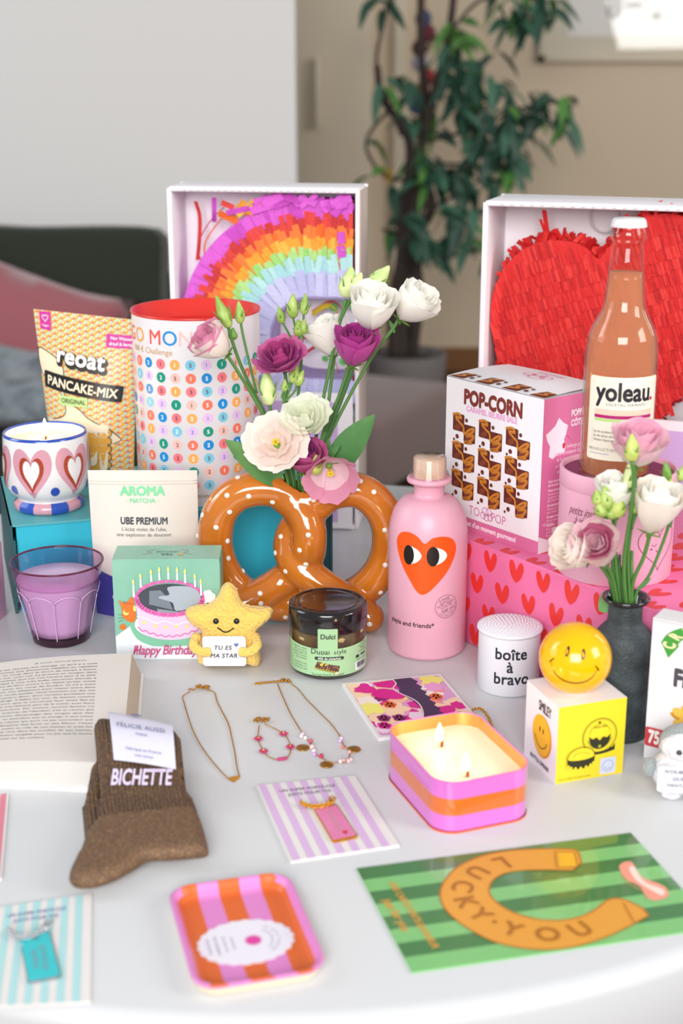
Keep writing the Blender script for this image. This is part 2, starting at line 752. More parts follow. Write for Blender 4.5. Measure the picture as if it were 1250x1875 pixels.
# ---- garland of coloured cloth behind the plant
gt = at(775, 20, 5.62)
g = MB()
cols = ['#3f4a6a', '#6b2d3a', '#5a3a33', '#a5a0b4', '#8d2a33', '#8d2a33', '#4a5a92', '#c79a35', '#b98f6a', '#94888a', '#6a3b2c']
zz = gt.z
g.tube([(gt.x, 5.62, gt.z + 0.5), (gt.x + 0.01, 5.62, gt.z - 0.75)], 0.004, pmat('garland_cord', '#8a6a52', 0.8))
for k in range(14):
    c = cols[k % len(cols)]
    h = 0.055
    g.ball((gt.x + 0.018 * math.sin(k * 1.9), 5.62, zz - h / 2), (0.033, 0.02, h * 0.62), pmat('garland_' + c[1:], c, 0.85), 10, 8)
    zz -= h * 0.95
g.build('cloth_garland', label='garland of maroon, blue and yellow cloth pieces hanging behind the plant', cat='garland')

# ---- sofa
GREEN = pmat('dark_green_upholstery', '#252b1f', 0.95, sheen=0.15, bump=('noise', 40, 0.25))


def cushion(w, d, h, m, n=14, k=4.0):
    """soft box centred on the origin: w wide, d deep, h high"""
    b = bmesh.new()
    bmesh.ops.create_cube(b, size=1)
    bmesh.ops.subdivide_edges(b, edges=b.edges[:], cuts=n, use_grid_fill=True)
    for v in b.verts:
        x, y, z = [c * 2 for c in v.co]
        r = (abs(x) ** k + abs(y) ** k + abs(z) ** k) ** (1 / k)
        x, y, z = x / r, y / r, z / r
        nz = noise.noise(Vector((x * 1.6, y * 1.6, z * 1.6 + w * 7))) * 0.06
        v.co = (x * w / 2 * (1 + nz * .3), y * d / 2 * (1 + nz), z * h / 2 * (1 + nz))
    return MB().bm(b, m, True)


sc = at(298, 430, 4.25)
SX1 = sc.x
sofa = thing('sofa', 'dark green upholstered sofa against the white wall', 'sofa', (SX1, 3.55, 0))
MB().box(-2.3, 0.0, 0.05, 0.98, 0.1, 0.36, GREEN, bev=0.04, seg=3).build('sofa_base', sofa)
for k, (cx, w) in enumerate(((-0.56, 1.05), (-1.64, 1.08))):
    o = cushion(w, 0.72, 0.17, GREEN).build('seat_cushion', sofa, (cx, 0.36, 0.42))
    o = cushion(w + 0.05, 0.26, 0.46, GREEN, k=16.0).build('back_cushion', sofa, (cx, 0.78, 0.615))
    o.rotation_euler = (-0.10, 0.02 * (1 - 2 * k), 0)
MB().box(-2.3, 0.0, 0.90, 1.0, 0.1, 0.70, GREEN, bev=0.05, seg=3).build('backrest', sofa)
for x in (-2.2, -0.1):
    for y in (0.12, 0.9):
        MB().lathe([(0.02, 0), (0.028, 0.11)], pmat('sofa_leg_wood', '#3a2a1e', 0.5), 12, cap0=True, cap1=True).build('leg', sofa, (x, y, 0))

# ---- pink cushion leaning on the sofa back
PINK = pmat('dusty_pink_velvet', '#98565c', 0.95, sheen=0.3, bump=('noise', 60, 0.15))
ol = []
for x, y in smooth_path([(-0.36, -0.2), (-0.2, -0.165), (0, -0.16), (0.2, -0.165), (0.36, -0.2), (0.405, -0.205), (0.37, -0.16), (0.31, 0), (0.33, 0.13), (0.36, 0.2), (0.2, 0.17), (0, 0.165), (-0.2, 0.17), (-0.36, 0.2), (-0.33, 0)], 4, True):
    ol.append((x, y))
v_, f_ = puff(ol, 0.075, 0.05, 0.6, wid=0.15, back=1.0)
tip = at(256, 540, 4.02)
o = MB().add(v_, f_, PINK, True).build('cushion', label='dusty pink velvet cushion lying against the dark green sofa back', cat='cushion')
o.location = (tip.x - 0.40, 3.99, tip.z - 0.075)
o.rotation_euler = (math.radians(68), math.radians(20), math.radians(-6))

# ---- grey throw on the seat
TH = pmat('grey_wool', '#7e878c', 1.0, sheen=0.2, bump=('noise', 120, 0.9), mottle=('#4f565e', 18, 0.4, 0.7))
rows = []
tl = at(-10, 690, 3.75)
for i in range(26):
    r = []
    for j in range(20):
        u, w = i / 25, j / 19
        x = tl.x - 0.52 + 0.78 * u
        y = 3.50 + 0.42 * w
        z = 0.53 + 0.035 * noise.noise(Vector((u * 5, w * 4, 0))) + 0.02 * math.sin(w * 9 + u * 3)
        if w < 0.16:
            z -= (0.16 - w) * 1.1
            y = 3.515 + (w - 0.16) * 0.05
        z = max(z, 0.42 if w < 0.16 else 0.515)
        r.append((x, y, z))
    rows.append(r)
b = MB().grid(rows, TH)
o = b.build('throw_blanket', label='grey woollen blanket spread over the sofa seat behind the pancake pouch', cat='blanket')
so = o.modifiers.new('thick', 'SOLIDIFY')
so.thickness = 0.02

# ---- mauve ottoman
OT = pmat('mauve_brown_fabric', '#7d6a66', 0.95, sheen=0.2, bump=('noise', 90, 0.3))
fc = at(703, 893, 4.1)
ot = thing('ottoman', 'low mauve-brown upholstered ottoman with rounded corners on the dark floor', 'ottoman', (fc.x - 0.005, 4.12, 0), math.radians(-28))
MB().box(-0.45, 0.0, 0.0, 0.58, 0.05, 0.30, OT, bev=0.045, seg=4, xf=Matrix.Shear('XY', 4, (0, 0)) if False else None).build('body', ot, rotz=math.radians(0))
for x in (-0.38, -0.07):
    for y in (0.07, 0.5):
        MB().box(x - 0.02, x + 0.02, y - 0.02, y + 0.02, 0, 0.06, pmat('sofa_leg_wood', '#3a2a1e')).build('leg', ot)
ot.rotation_euler = (0, 0, math.radians(-28))

# ---- tall plant in a grey pot
PY = 5.05
pc = at(744, 645, PY)
pl = thing('potted_plant', 'tall leafy house plant with dark twisted stems in a grey pot', 'plant', (pc.x, PY, 0))
POT = pmat('grey_stoneware', '#76706e', 0.8, bump=('noise', 50, 0.2))
ph = pc.z
MB().lathe([(0.10, 0), (0.115, 0.01), (0.145, ph - 0.02), (0.145, ph), (0.145, ph), (0.128, ph), (0.125, ph - 0.04)], POT, 40, cap0=True).build('pot', pl)
MB().lathe([(0.127, ph - 0.03), (0.06, ph - 0.012), (0.0001, ph - 0.008)], pmat('potting_soil', '#2a201a', 1.0, bump=('noise', 80, 1)), 28).build('soil', pl)
BARK = pmat('dark_bark', '#3a302b', 0.9, bump=('noise', 60, 0.6))


def lp(px, py, dy=0.0):
    w = at(px, py, PY + dy)
    return Vector((w.x - pc.x, dy, w.z))


stems = [
    [(735, 655, 0), (737, 560, 0.02), (745, 450, 0.0), (758, 350, 0.03), (775, 250, 0.0), (800, 150, 0.02), (822, 60, 0), (838, -80, 0)],
    [(752, 655, 0.03), (765, 540, 0.0), (758, 440, 0.04), (790, 380, 0.0), (772, 300, 0.05), (778, 180, 0.03), (770, 90, 0), (770, -60, 0)],
    [(722, 655, -0.02), (722, 560, 0.0), (735, 470, -0.03), (735, 390, 0.03), (750, 300, 0), (742, 240, 0), (700, 180, 0), (690, 120, 0)],
]
for k, s_ in enumerate(stems):
    pts = smooth_path([tuple(lp(*p)) for p in s_], 6)
    MB().tube(pts, [0.024 * (1 - 0.55 * i / len(pts)) for i in range(len(pts))], BARK, 8).build('stem', pl)
twigs = [[(772, 260), (820, 250), (880, 230), (950, 200), (1020, 185)], [(760, 300), (820, 300), (900, 305), (960, 300)], [(790, 160), (840, 150), (880, 180)],
         [(745, 330), (700, 320), (670, 260), (720, 190)], [(770, 400), (830, 360), (880, 350)], [(740, 430), (700, 420)], [(822, 60), (880, 0), (960, -10), (1000, 30)],
         [(760, 480), (820, 470), (870, 460)], [(735, 250), (690, 130), (705, 30), (720, -20)]]
tw = MB()
for t_ in twigs:
    tw.tube(smooth_path([tuple(lp(p[0], p[1], random.uniform(-0.05, 0.05))) for p in t_], 5), 0.006, BARK, 5)
tw.build('twigs', pl)
LEAFD = [pmat('leaf_dark_green', '#284a3a', 0.45), pmat('leaf_mid_green', '#3d6650', 0.48), pmat('leaf_fresh_green', '#4f8038', 0.48), pmat('leaf_yellowing', '#b39545', 0.5)]


def leaf_into(b, base, d, L, wd, m, droop=0.35, nrm=None, n=7, fold=0.25):
    """pointed leaf from base along d"""
    d = Vector(d).normalized()
    up = Vector(nrm) if nrm else Vector((0, 0, 1))
    sd = d.cross(up)
    if sd.length < 1e-3:
        sd = Vector((1, 0, 0))
    sd.normalize()
    nu = sd.cross(d)
    rows = []
    for i in range(n + 1):
        t = i / n
        w = wd * (math.sin(PI * t ** 0.8) ** 0.8 + 0.02) if 0 < t < 1 else wd * 0.03
        c = base + d * (L * t) + Vector((0, 0, -droop * L * t * t))
        rows.append([c - sd * w + nu * fold * w, c - sd * w * 0.5 + nu * fold * w * 0.3, c, c + sd * w * 0.5 + nu * fold * w * 0.3, c + sd * w + nu * fold * w])
    b.grid([[tuple(p) for p in r] for r in rows], m)


clusters = [(700, 165, 14, 3), (668, 262, 20, 2), (690, 325, 20, 4), (740, 170, 42, 7), (750, 215, 38, 5), (830, 75, 30, 8), (825, 120, 42, 11), (860, 140, 40, 12), (890, 115, 25, 5),
            (905, 160, 22, 5), (845, 200, 46, 11), (880, 225, 45, 15), (930, 205, 45, 16), (970, 205, 40, 14), (1015, 200, 35, 14), (1035, 235, 18, 6), (820, 235, 40, 12), (905, 265, 50, 20),
            (950, 255, 45, 14), (935, 300, 25, 9), (880, 280, 40, 12), (800, 320, 50, 16), (835, 330, 40, 10), (870, 340, 45, 14), (775, 310, 30, 8), (760, 290, 20, 5), (890, 320, 25, 5),
            (745, 420, 35, 14), (770, 440, 25, 8), (735, 350, 20, 3), (840, 390, 40, 10), (850, 410, 30, 8), (790, 470, 25, 5), (850, 450, 40, 9), (880, 460, 30, 8), (940, 10, 40, 12),
            (980, 30, 35, 14), (960, 45, 30, 10), (1000, 10, 25, 6), (830, 60, 22, 6), (690, 0, 25, 5), (705, 20, 15, 3), (815, 170, 35, 10), (930, 320, 14, 4), (840, 150, 30, 8)]
fo = MB()
for (px, py, r, n) in clusters:
    for k in range(n):
        a = random.uniform(0, 2 * PI)
        q = r * math.sqrt(random.random())
        base = lp(px + q * math.cos(a), py - 12 + q * math.sin(a) * 0.7, random.uniform(-0.13, 0.13))
        d = Vector((random.uniform(-0.6, 0.75), random.uniform(-0.7, 0.5), random.uniform(-0.7, 0.15)))
        m = random.choices(LEAFD, (5, 4, 0.8, 0.0))[0]
        if (px, py) in ((830, 75), (830, 60)):
            m = LEAFD[2]
        if (px, py) == (690, 325):
            m = LEAFD[3] if k < 2 else LEAFD[2]
        leaf_into(fo, base, d, random.uniform(0.07, 0.11), random.uniform(0.014, 0.022), m, 0.4, (random.uniform(-.3, .3), random.uniform(-0.7, 0), 1))
fo.build('foliage', pl)

# ================================================================ the table
TC = (-0.054, 1.321)
TR = 0.593
TBL = pmat('white_table_lacquer', '#cccdcf', 0.32, spec=0.4)
tb = thing('round_table', 'round white table carrying all the gifts', 'table', (TC[0], TC[1], 0))
MB().lathe([(0.0001, T), (TR - 0.012, T), (TR - 0.004, T - 0.0025), (TR, T - 0.009), (TR, T - 0.012), (TR, T - 0.075), (TR - 0.004, T - 0.08), (0.0001, T - 0.08)], TBL, 160).build('tabletop', tb)
MB().lathe([(0.0001, T - 0.08), (0.14, T - 0.082), (0.05, T - 0.12), (0.04, T - 0.3), (0.045, 0.2), (0.09, 0.06), (0.26, 0.02), (0.28, 0.0)], TBL, 48, cap1=True).build('pedestal', tb)

# ================================================================ things on the table, left half
def arc_text(s, h, r, a_mid, cx=0, cy=0, inward=False, bold=0.0, step=None, flip=False):
    """letters along a circle; tops point outward (or inward)"""
    out = Art()
    st = (step or h * 1.0) / r
    n = len(s)
    for i, ch in enumerate(s):
        if ch == ' ':
            continue
        k = (i - (n - 1) / 2) * st
        if inward:
            a = a_mid + k
            out = out + txt(ch, h, 0, 0, bold=bold).tf(1, 1, a + PI / 2, cx + r * math.cos(a), cy + r * math.sin(a))
        else:
            a = a_mid - k
            out = out + txt(ch, h, 0, 0, bold=bold).tf(1, 1, a - PI / 2, cx + r * math.cos(a), cy + r * math.sin(a))
    return out


def lines(b, fn, L, h, x, y, dy, m, align='L', layer=2, **kw):
    for k, s in enumerate(L):
        if s:
            b.art(txt(s, h, x, y - k * dy, align, **kw), fn, m, layer)


FLAME = pmat('candle_flame', '#ffffff', 1.0, emit=('#ffe2a6', 9.0))
FLAMEB = pmat('candle_flame_base', '#ffb060', 1.0, emit=('#ffb25a', 3.0))
WICK = pmat('charred_wick', '#8a4a1e', 0.9)


def flame(parent, x, y, z, h=0.03, r=0.005, power=0.25, wick=0.010, lean=0.0):
    b = MB()
    b.tube([(x, y, z - 0.004), (x + 0.0005, y, z + wick * 0.6), (x + 0.002, y, z + wick)], 0.0012, WICK, 6)
    b.build('wick', parent)
    b = MB()
    prof = [(0.0001, 0), (r * 0.7, h * 0.10), (r, h * 0.28), (r * 0.85, h * 0.5), (r * 0.45, h * 0.78), (0.0001, h)]
    sp = smooth_path(prof, 4)
    b.lathe([(max(0.0001, p[0]), p[1]) for p in sp], FLAME, 14, mfun=lambda j, a, zz: FLAMEB if zz < h * 0.12 else FLAME, xf=Matrix.Translation((x + lean, y, z + wick * 0.45)))
    b.build('flame', parent)
    l = bpy.data.lights.new('flame_light', 'POINT')
    l.energy, l.color, l.shadow_soft_size = power, (1.0, 0.62, 0.28), 0.006
    o = bpy.data.objects.new('flame_light', l)
    COL.objects.link(o)
    o.parent = parent
    o.location = (x + lean, y, z + wick + h * 0.9)


# ---------------------------------------------------------------- teal gift box
TEAL = pmat('teal_card', '#2cb6ce', 0.5, bump=('noise', 300, 0.05))
TEALD = pmat('dark_teal_card', '#1d4f54', 0.55)
TEALT = pmat('teal_card_lid', '#55abb2', 0.5)
tfl, tfr = on(30, 1122), on(600, 1065)
tang = math.atan2(tfr.y - tfl.y, tfr.x - tfl.x)
tw_ = (tfr - tfl).length
TH_ = 0.097
tx = thing('teal_gift_box', 'wide teal cardboard box under the money tin and the heart candle', 'box', tfl, tang)
tb_ = MB().box(0.006, tw_ - 0.002, 0.004, 0.19, 0, TH_ - 0.002, TEAL).build('body', tx)
MB().box(0.0, tw_ + 0.004, 0.0, 0.194, TH_ - 0.002, TH_, TEALT).build('lid', tx)
b = MB().box(-0.001, 0.002, -0.003, 0.194, 0, TH_, TEALD).box(0.002, 0.0045, -0.003, 0.01, 0.012, TH_ - 0.016, TEALD)
b.build('side_flap', tx)
b = MB().box(tw_ + 0.001, tw_ + 0.004, -0.006, 0.194, 0, TH_, TEALD).box(tw_ - 0.012, tw_ + 0.001, -0.004, 0.0, 0, TH_ - 0.002, TEALD)
b.build('side_flap', tx)

# ---------------------------------------------------------------- heart candle mug
CER = pmat('white_glazed_ceramic', '#e9e7e6', 0.12, coat=0.6)
CBLU = pmat('cobalt_glaze', '#2b4fb0', 0.15, coat=0.6)
CPNK = pmat('pink_glaze', '#d49aa8', 0.18, coat=0.6)
CRST = pmat('rust_glaze', '#a8442a', 0.2, coat=0.6)
WAXC = pmat('cream_wax', '#f6e6cf', 0.45, sss=0.25)
mc = on(78, 946, TH_)
mug = thing('candle_mug', 'white ceramic candle cup painted with pink hearts, standing on the teal box', 'candle', (mc.x, mc.y + 0.037, T + TH_))
prof = [(0.0001, 0.0), (0.034, 0.0), (0.0375, 0.003), (0.037, 0.009), (0.0325, 0.0125), (0.0325, 0.0145), (0.039, 0.019), (0.0445, 0.028), (0.0457, 0.045), (0.0452, 0.065), (0.0445, 0.082), (0.0438, 0.0845), (0.0425, 0.085), (0.041, 0.083), (0.0405, 0.072)]


def mugm(j, a, z):
    if j >= 10 and j <= 12:
        return CBLU
    if z < 0.0124:
        return CBLU if int((a + PI / 2 + 0.28) / (2 * PI) * 12) % 2 else CPNK
    return CER


b = MB().lathe(prof, CER, 96, mfun=mugm)
sp = sorted([(z, r) for r, z in prof[5:12]])


def mug_r(z):
    for (z0, r0), (z1, r1) in zip(sp, sp[1:]):
        if z0 <= z <= z1:
            return r0 + (r1 - r0) * (z - z0) / (z1 - z0)
    return sp[-1][1]


for k in range(6):
    fn = cyl_map(0.0455, 0.0, -PI / 2 - math.radians(9) + k * PI / 3, rz=mug_r)
    for w, h, mm, l, fat in ((0.044, 0.056, CPNK, 2, 1.25), (0.027, 0.040, CRST, 3, 1.15), (0.018, 0.031, CER, 4, 1.05)):
        z0 = 0.049 + {2: 0, 3: -0.001, 4: 0.0}[l]
        b.art(heart(w, h, 0, z0 - 0.0015, fat=fat).cut(0.004).cut(0.004, 1, 0.021, 0.0755), fn, mm, l)
    fn = cyl_map(0.0455, 0.0, -PI / 2 - math.radians(9) + (k + 0.5) * PI / 3, rz=mug_r)
    b.art(ell(0, 0.0285, 0.0048, 0.0052, 16), fn, CBLU, 4)
b.build('cup', mug)
MB().lathe([(0.0001, 0.0745), (0.012, 0.0745), (0.0407, 0.0752)], WAXC, 48).build('wax', mug)
flame(mug, 0.0, 0.002, 0.0745, 0.02, 0.0035, 0.10, 0.007)

# ---------------------------------------------------------------- money tin
MW = pmat('white_printed_tin', '#e7e3e6', 0.28, coat=0.3)
MRED = pmat('red_tin', '#d8332b', 0.3, coat=0.2)
MR = 0.0693
mb_ = on(362, 931, TH_)
mtop = at(352.5, 566, mb_.y + MR)
mh = mtop.z - T - TH_
mcx = (mtop.x + mb_.x) / 2
tin = thing('money_tin', 'tall white savings tin dotted with coloured numbers, with a red top', 'tin', (mcx, mb_.y + MR, T + TH_))
b = MB().lathe([(MR - 0.001, 0), (MR, 0.001), (MR, mh)], MW, 96)
fn = cyl_map(MR)
DC = {'r': '#f0775e', 'b': '#0a8ad2', 'p': '#f07c84', 'o': '#f6ab58', 's': '#7cc6df', 'l': '#e2c0e8', 'g': '#0d947a', 'e': '#f0c0b6'}
pat = ['r2 b2 p1 o1 s5 l1 g1 e1 s2', 's2 l5 g2 e5 r1 b5 p1 o2 r1', 'r1 b5 p2 o1 p5 s5 l2 g1 p5', 'l5 s1 l2 g1 e1 r5 b5 o2 e5', 'e2 r1 b2 p5 o2 l1 s5 l1 o2', 'p5 o1 l5 s2 l2 g5 e2 r5 l1',
       's1 l5 g5 e2 r5 b2 p1 b2 r1', 'e2 r5 b5 p2 o2 s5 l2 g5 o2', 'o1 p5 s5 l1 g2 e2 r1 o2 g2', 'r2 b1 e5 l2 p5 s5 l5 g1 e2', 's1 o2 r5 g1 b2 e1 p2 l1 o5']
for r_ in range(10):
    row = pat[r_].split()
    z = at(352, 669 + 24.4 * r_, mb_.y + 0.001).z - T - TH_
    for c in range(26):
        d = row[c - 9] if 9 <= c <= 17 else random.choice('rbposlge') + random.choice('125')
        u = (c - 13 + 0.0) * 2 * PI * MR / 26
        b.art(ell(u, z, 0.0056, n=18), fn, P(DC[d[0]], 0.35), 1)
        ink = '#ffffff' if d[0] in 'rbogs' and d != 's5' else ('#6d7fc8' if d[0] == 'l' else '#5a3238')
        b.art(txt(d[1], 0.0043, u, z - 0.0021, bold=0.02), fn, P(ink), 2)
zt = at(352, 634, mb_.y).z - T - TH_
for ch, u, cl in (('G', -0.083, '#e0573f'), ('O', -0.0645, '#eba94a'), ('M', -0.0396, '#ee5a4f'), ('O', -0.0215, '#1e8fd6'), ('N', -0.004, '#efc3bd'), ('E', 0.012, '#eba94a'), ('Y', 0.027, '#0d947a')):
    b.art(txt(ch, 0.0155, u, zt, bold=0.008), fn, P(cl, 0.35), 1)
b.art(txt('500 € Challenge', 0.0062, -0.0490, zt - 0.0105, sx=1.02, bold=0.006), fn, P('#c9a06c', 0.35), 1)
b.art(txt('mon money box', 0.0048, 0.006, 0.0118, bold=0.006), fn, P('#9a7a5c', 0.35), 1)
for q in range(8):
    b.art(rect(-0.1 + q * 0.025, 0.0, -0.075 + q * 0.025, 0.0022).cut(0.006), fn, P('#5aa9b4'), 1)
b.build('body', tin)
MB().lathe([(MR + 0.0007, mh - 0.0012), (MR + 0.0012, mh), (MR + 0.0007, mh + 0.0016), (MR - 0.001, mh + 0.001), (MR - 0.0018, mh - 0.018), (MR - 0.006, mh - 0.0185), (0.0001, mh - 0.0182)], MRED, 96).build('lid', tin)

# ---------------------------------------------------------------- pancake pouch
A = at(61, 566, 1.60)
B = at(252, 586, 1.575)
B.z, PSL = A.z, (A.z - B.z) / (B.x - A.x)
pang = math.atan2(B.y - A.y, B.x - A.x)
pw = (B - A).length
PH = A.z - T - TH_
pb = thing('pancake_mix_pouch', 'patterned yellow pancake mix pouch leaning behind the heart candle', 'pouch', (A.x, A.y, T + TH_), pang)


def pouch(W0, W1, H, t, m, back, slope=0.0):
    """standing pouch; returns builder and the map of its front face (u from the middle, v up)"""
    def S(u, v, l):
        q = max(-1, min(1, u / (W1 / 2)))
        w = W0 + (W1 - W0) * (v / H)
        e = max(0.0, 1 - abs(q) ** 2.6)
        f = t * e * min(1, (1 - v / H) * 1.35 + 0.02) * (1 - 0.25 * max(0, 1 - v / (0.1 * H)))
        wr = 0.0008 * math.sin(v * 60 + u * 40) * e
        return Vector((u * w / W1, -f - wr - EPS * 1.6 * l, v - slope * (u + W1 / 2) * v / H))
    b = MB()
    nu, nv = 26, 30
    for sg in (1, -1):
        rows = []
        for i in range(nv + 1):
            r = []
            for j in range(nu + 1):
                p = S(-W1 / 2 + W1 * j / nu, H * i / nv, 0)
                r.append((p.x, p.y if sg == 1 else -p.y * 0.6 + 0.0006, p.z))
            rows.append(r)
        b.grid(rows, m if sg == 1 else back)
    b.add([(-W0 / 2 + W0 * j / nu, S(-W1 / 2 + W1 * j / nu, 0, 0).y, 0) for j in range(nu + 1)] + [(-W0 / 2 + W0 * j / nu, -S(-W1 / 2 + W1 * j / nu, 0, 0).y * 0.6, 0) for j in range(nu + 1)],
          [(j + 1, j, nu + 1 + j, nu + 2 + j) for j in range(nu)], back)
    return b, S


def panmat():
    m = bpy.data.materials.new('pancake_pouch_print')
    m.use_nodes = True
    nt = m.node_tree
    bs = nt.nodes['Principled BSDF']
    bs.inputs['Roughness'].default_value = 0.38
    tc = nt.nodes.new('ShaderNodeTexCoord')
    sep = nt.nodes.new('ShaderNodeSeparateXYZ')
    nt.links.new(tc.outputs['Object'], sep.inputs[0])

    def mth(op, a, b_=None):
        n = nt.nodes.new('ShaderNodeMath')
        n.operation = op
        for i, x in enumerate((a, b_)):
            if x is None:
                continue
            if isinstance(x, (int, float)):
                n.inputs[i].default_value = x
            else:
                nt.links.new(x, n.inputs[i])
        return n.outputs[0]
    # columns of interlocking scales
    cw, chh = 0.0074, 0.0068
    u = mth('DIVIDE', sep.outputs[0], cw)
    col = mth('FLOOR', u)
    fu = mth('SUBTRACT', mth('FRACT', u), 0.5)
    odd = mth('MULTIPLY', mth('MODULO', mth('ADD', col, 100), 2.0), 0.5)
    v = mth('ADD', mth('DIVIDE', sep.outputs[2], chh), odd)
    fv = mth('SUBTRACT', mth('FRACT', v), 0.5)
    wob = mth('MULTIPLY', mth('SINE', mth('MULTIPLY', v, 2 * PI)), 0.16)
    du = mth('ADD', fu, wob)
    d1_ = mth('SQRT', mth('ADD', mth('MULTIPLY', du, du), mth('MULTIPLY', fv, fv)))
    dv2 = mth('SUBTRACT', fv, 0.14)
    du2 = mth('ADD', du, 0.13)
    d2_ = mth('SQRT', mth('ADD', mth('MULTIPLY', du2, du2), mth('MULTIPLY', dv2, dv2)))
    yel = mth('LESS_THAN', d1_, 0.47)
    mag = mth('MULTIPLY', mth('GREATER_THAN', d2_, 0.34), mth('MULTIPLY', yel, mth('LESS_THAN', du2, 0.12)))
    lit = mth('LESS_THAN', d2_, 0.17)

    def mix(f, a, b_):
        n = nt.nodes.new('ShaderNodeMix')
        n.data_type = 'RGBA'
        nt.links.new(f, n.inputs[0])
        for i, x in ((6, a), (7, b_)):
            if isinstance(x, str):
                n.inputs[i].default_value = lin(x)
            else:
                nt.links.new(x, n.inputs[i])
        return n.outputs[2]
    c = mix(yel, '#b9d9bf', '#f2a92f')
    c = mix(mag, c, '#c2478e')
    c = mix(lit, c, '#f4d9c4')
    nt.links.new(c, bs.inputs['Base Color'])
    return m


PANM = panmat()
b, S = pouch(pw * 0.78, pw, PH, 0.03, PANM, pmat('pouch_foil_back', '#d9cfae', 0.4), PSL)


def PS(u, v, l):
    return S(u - pw / 2, v, l)


CRM = P('#efe2c4', 0.4)
OUT = P('#2a2622', 0.45)
bat = [(0.0, 0.150), (0.012, 0.149), (0.027, 0.141), (0.034, 0.130), (0.033, 0.115), (0.035, 0.096), (0.036, 0.088), (0.036, 0.083), (0.030, 0.077), (0.010, 0.070), (0.008, 0.060), (0.015, 0.054), (0.10, 0.050), (0.098, 0.062), (0.086, 0.070),
       (0.074, 0.075), (0.064, 0.080), (0.057, 0.086), (0.050, 0.09), (0.034, 0.098), (0.022, 0.115), (0.016, 0.121), (0.002, 0.122)]
bp_ = smooth_path([(x * pw / 0.118, z) for x, z in bat], 3, True)
b.art(poly(bp_).cut(0.01).cut(0.012, 1), PS, CRM, 1)
b.art(stroke(bp_, 0.0011, True), PS, OUT, 2)
for k in range(7):
    z = 0.001 + 0.0095 * k
    r_ = rect(0.014, z, 0.100, z + 0.0088, 0.004)
    b.art(r_.cut(0.006), PS, P('#e6a93a', 0.4), 3)
    b.art(stroke(r_.v, 0.0010, True), PS, OUT, 4)
for x, z0, w in ((0.018, 0.055, 0.007), (0.032, 0.051, 0.008), (0.048, 0.052, 0.008), (0.061, 0.046, 0.008), (0.076, 0.024, 0.014), (0.091, 0.018, 0.0105)):
    q = rect(x - w / 2, z0, x + w / 2, 0.071, w * 0.48)
    b.art(q, PS, CRM, 5)
    b.art(stroke(q.v, 0.0010, True), PS, OUT, 4)
b.art(rect(0.006, 0.0635, 0.0965, 0.0725, 0.003).cut(0.006), PS, CRM, 6)
MGT = P('#c8369a', 0.4)
b.art(rect(0.007, PH - 0.021, 0.021, PH - 0.001).cut(0.005), PS, MGT, 3)
hp = heart_pts(0.0072, 0.0075, 24, 0.014, PH - 0.0085)
b.art(stroke(hp, 0.0008, True), PS, P('#f7e6f0'), 4)
b.art(txt('Vegan', 0.0026, 0.014, PH - 0.0175, bold=0.015), PS, P('#f7e6f0'), 4)
b.art(rect(pw * 0.715, PH - 0.034, pw * 0.995, PH - 0.0185).cut(0.006), PS, MGT, 3)
b.art(txt('Nur Wasser', 0.0036, pw * 0.86, PH - 0.0245, bold=0.03), PS, P('#f7e6f0'), 4)
b.art(txt('drauf & fertig!', 0.0036, pw * 0.86, PH - 0.0310, bold=0.03), PS, P('#f7e6f0'), 4)
zt = at(150, 672, A.y - 0.03).z - T - TH_
RX_ = pw * 0.465


def tilt(a, x, y, an=-0.10):
    return a.tf(1, 1, 0, -x, -y).tf(1, 1, an, x, y)


zt = zt + 0.003
b.art(tilt(txt('reoat', 0.0185, RX_ + 0.0008, zt - 0.0014, bold=0.10, sx=1.02, space=1.04), RX_, zt).cut(0.006), PS, OUT, 7)
b.art(tilt(txt('reoat', 0.0185, RX_ + 0.0016, zt - 0.0030, bold=0.10, sx=1.02, space=1.04), RX_, zt).cut(0.006), PS, OUT, 7)
b.art(tilt(txt('reoat', 0.0185, RX_, zt, bold=0.03, sx=1.02, space=1.04), RX_, zt).cut(0.006), PS, P('#ffffff', 0.4), 9)
zt = at(150, 711, A.y - 0.03).z - T - TH_
zt = zt + 0.004
b.art(tilt(rect(pw * 0.05, zt - 0.0105, pw * 0.90, zt + 0.0085, 0.002), RX_, zt).cut(0.006), PS, P('#17161a', 0.35), 6)
b.art(tilt(txt('PANCAKE-MIX', 0.0105, pw * 0.475, zt - 0.006, bold=0.026, sx=0.96), RX_, zt).cut(0.006), PS, P('#f4ead0', 0.4), 8)
b.art(rect(pw * 0.24, zt - 0.0225, pw * 0.555, zt - 0.0120).cut(0.008), PS, P('#b9dd92', 0.4), 6)
b.art(txt('ORIGINAL', 0.0052, pw * 0.40, zt - 0.0197, bold=0.012), PS, P('#2f3a2a', 0.4), 8)
b.build('pouch_body', pb, loc=(pw / 2, 0.0, 0))

# ---------------------------------------------------------------- matcha pouch
mq = on(166, 1137)
mtl, mtr = at(153, 867, mq.y + 0.012), at(355, 867, mq.y + 0.012)
mw_, mhh = mtr.x - mtl.x, mtl.z - T
MAT = pmat('cream_matte_pouch', '#e6ddd2', 0.62)
PUR = pmat('violet_pouch_print', '#443b9a', 0.55)
mp = thing('matcha_pouch', 'cream matcha pouch with a violet base, standing in front of the teal box', 'pouch', ((mtl.x + mtr.x) / 2 + 0.002, mq.y + 0.024, T))
b, S = pouch(mw_ * 0.97, mw_, mhh, 0.022, MAT, MAT)
b.art(Art([(-mw_ / 2 + mw_ * i / 20, 0) for i in range(21)] + [(-mw_ / 2 + mw_ * i / 20, 0.052 - 0.013 * math.sin(PI * i / 20 * 0.7)) for i in range(21)], [(i, i + 1, 22 + i, 21 + i) for i in range(20)]).cut(0.006, 1), S, PUR, 1)
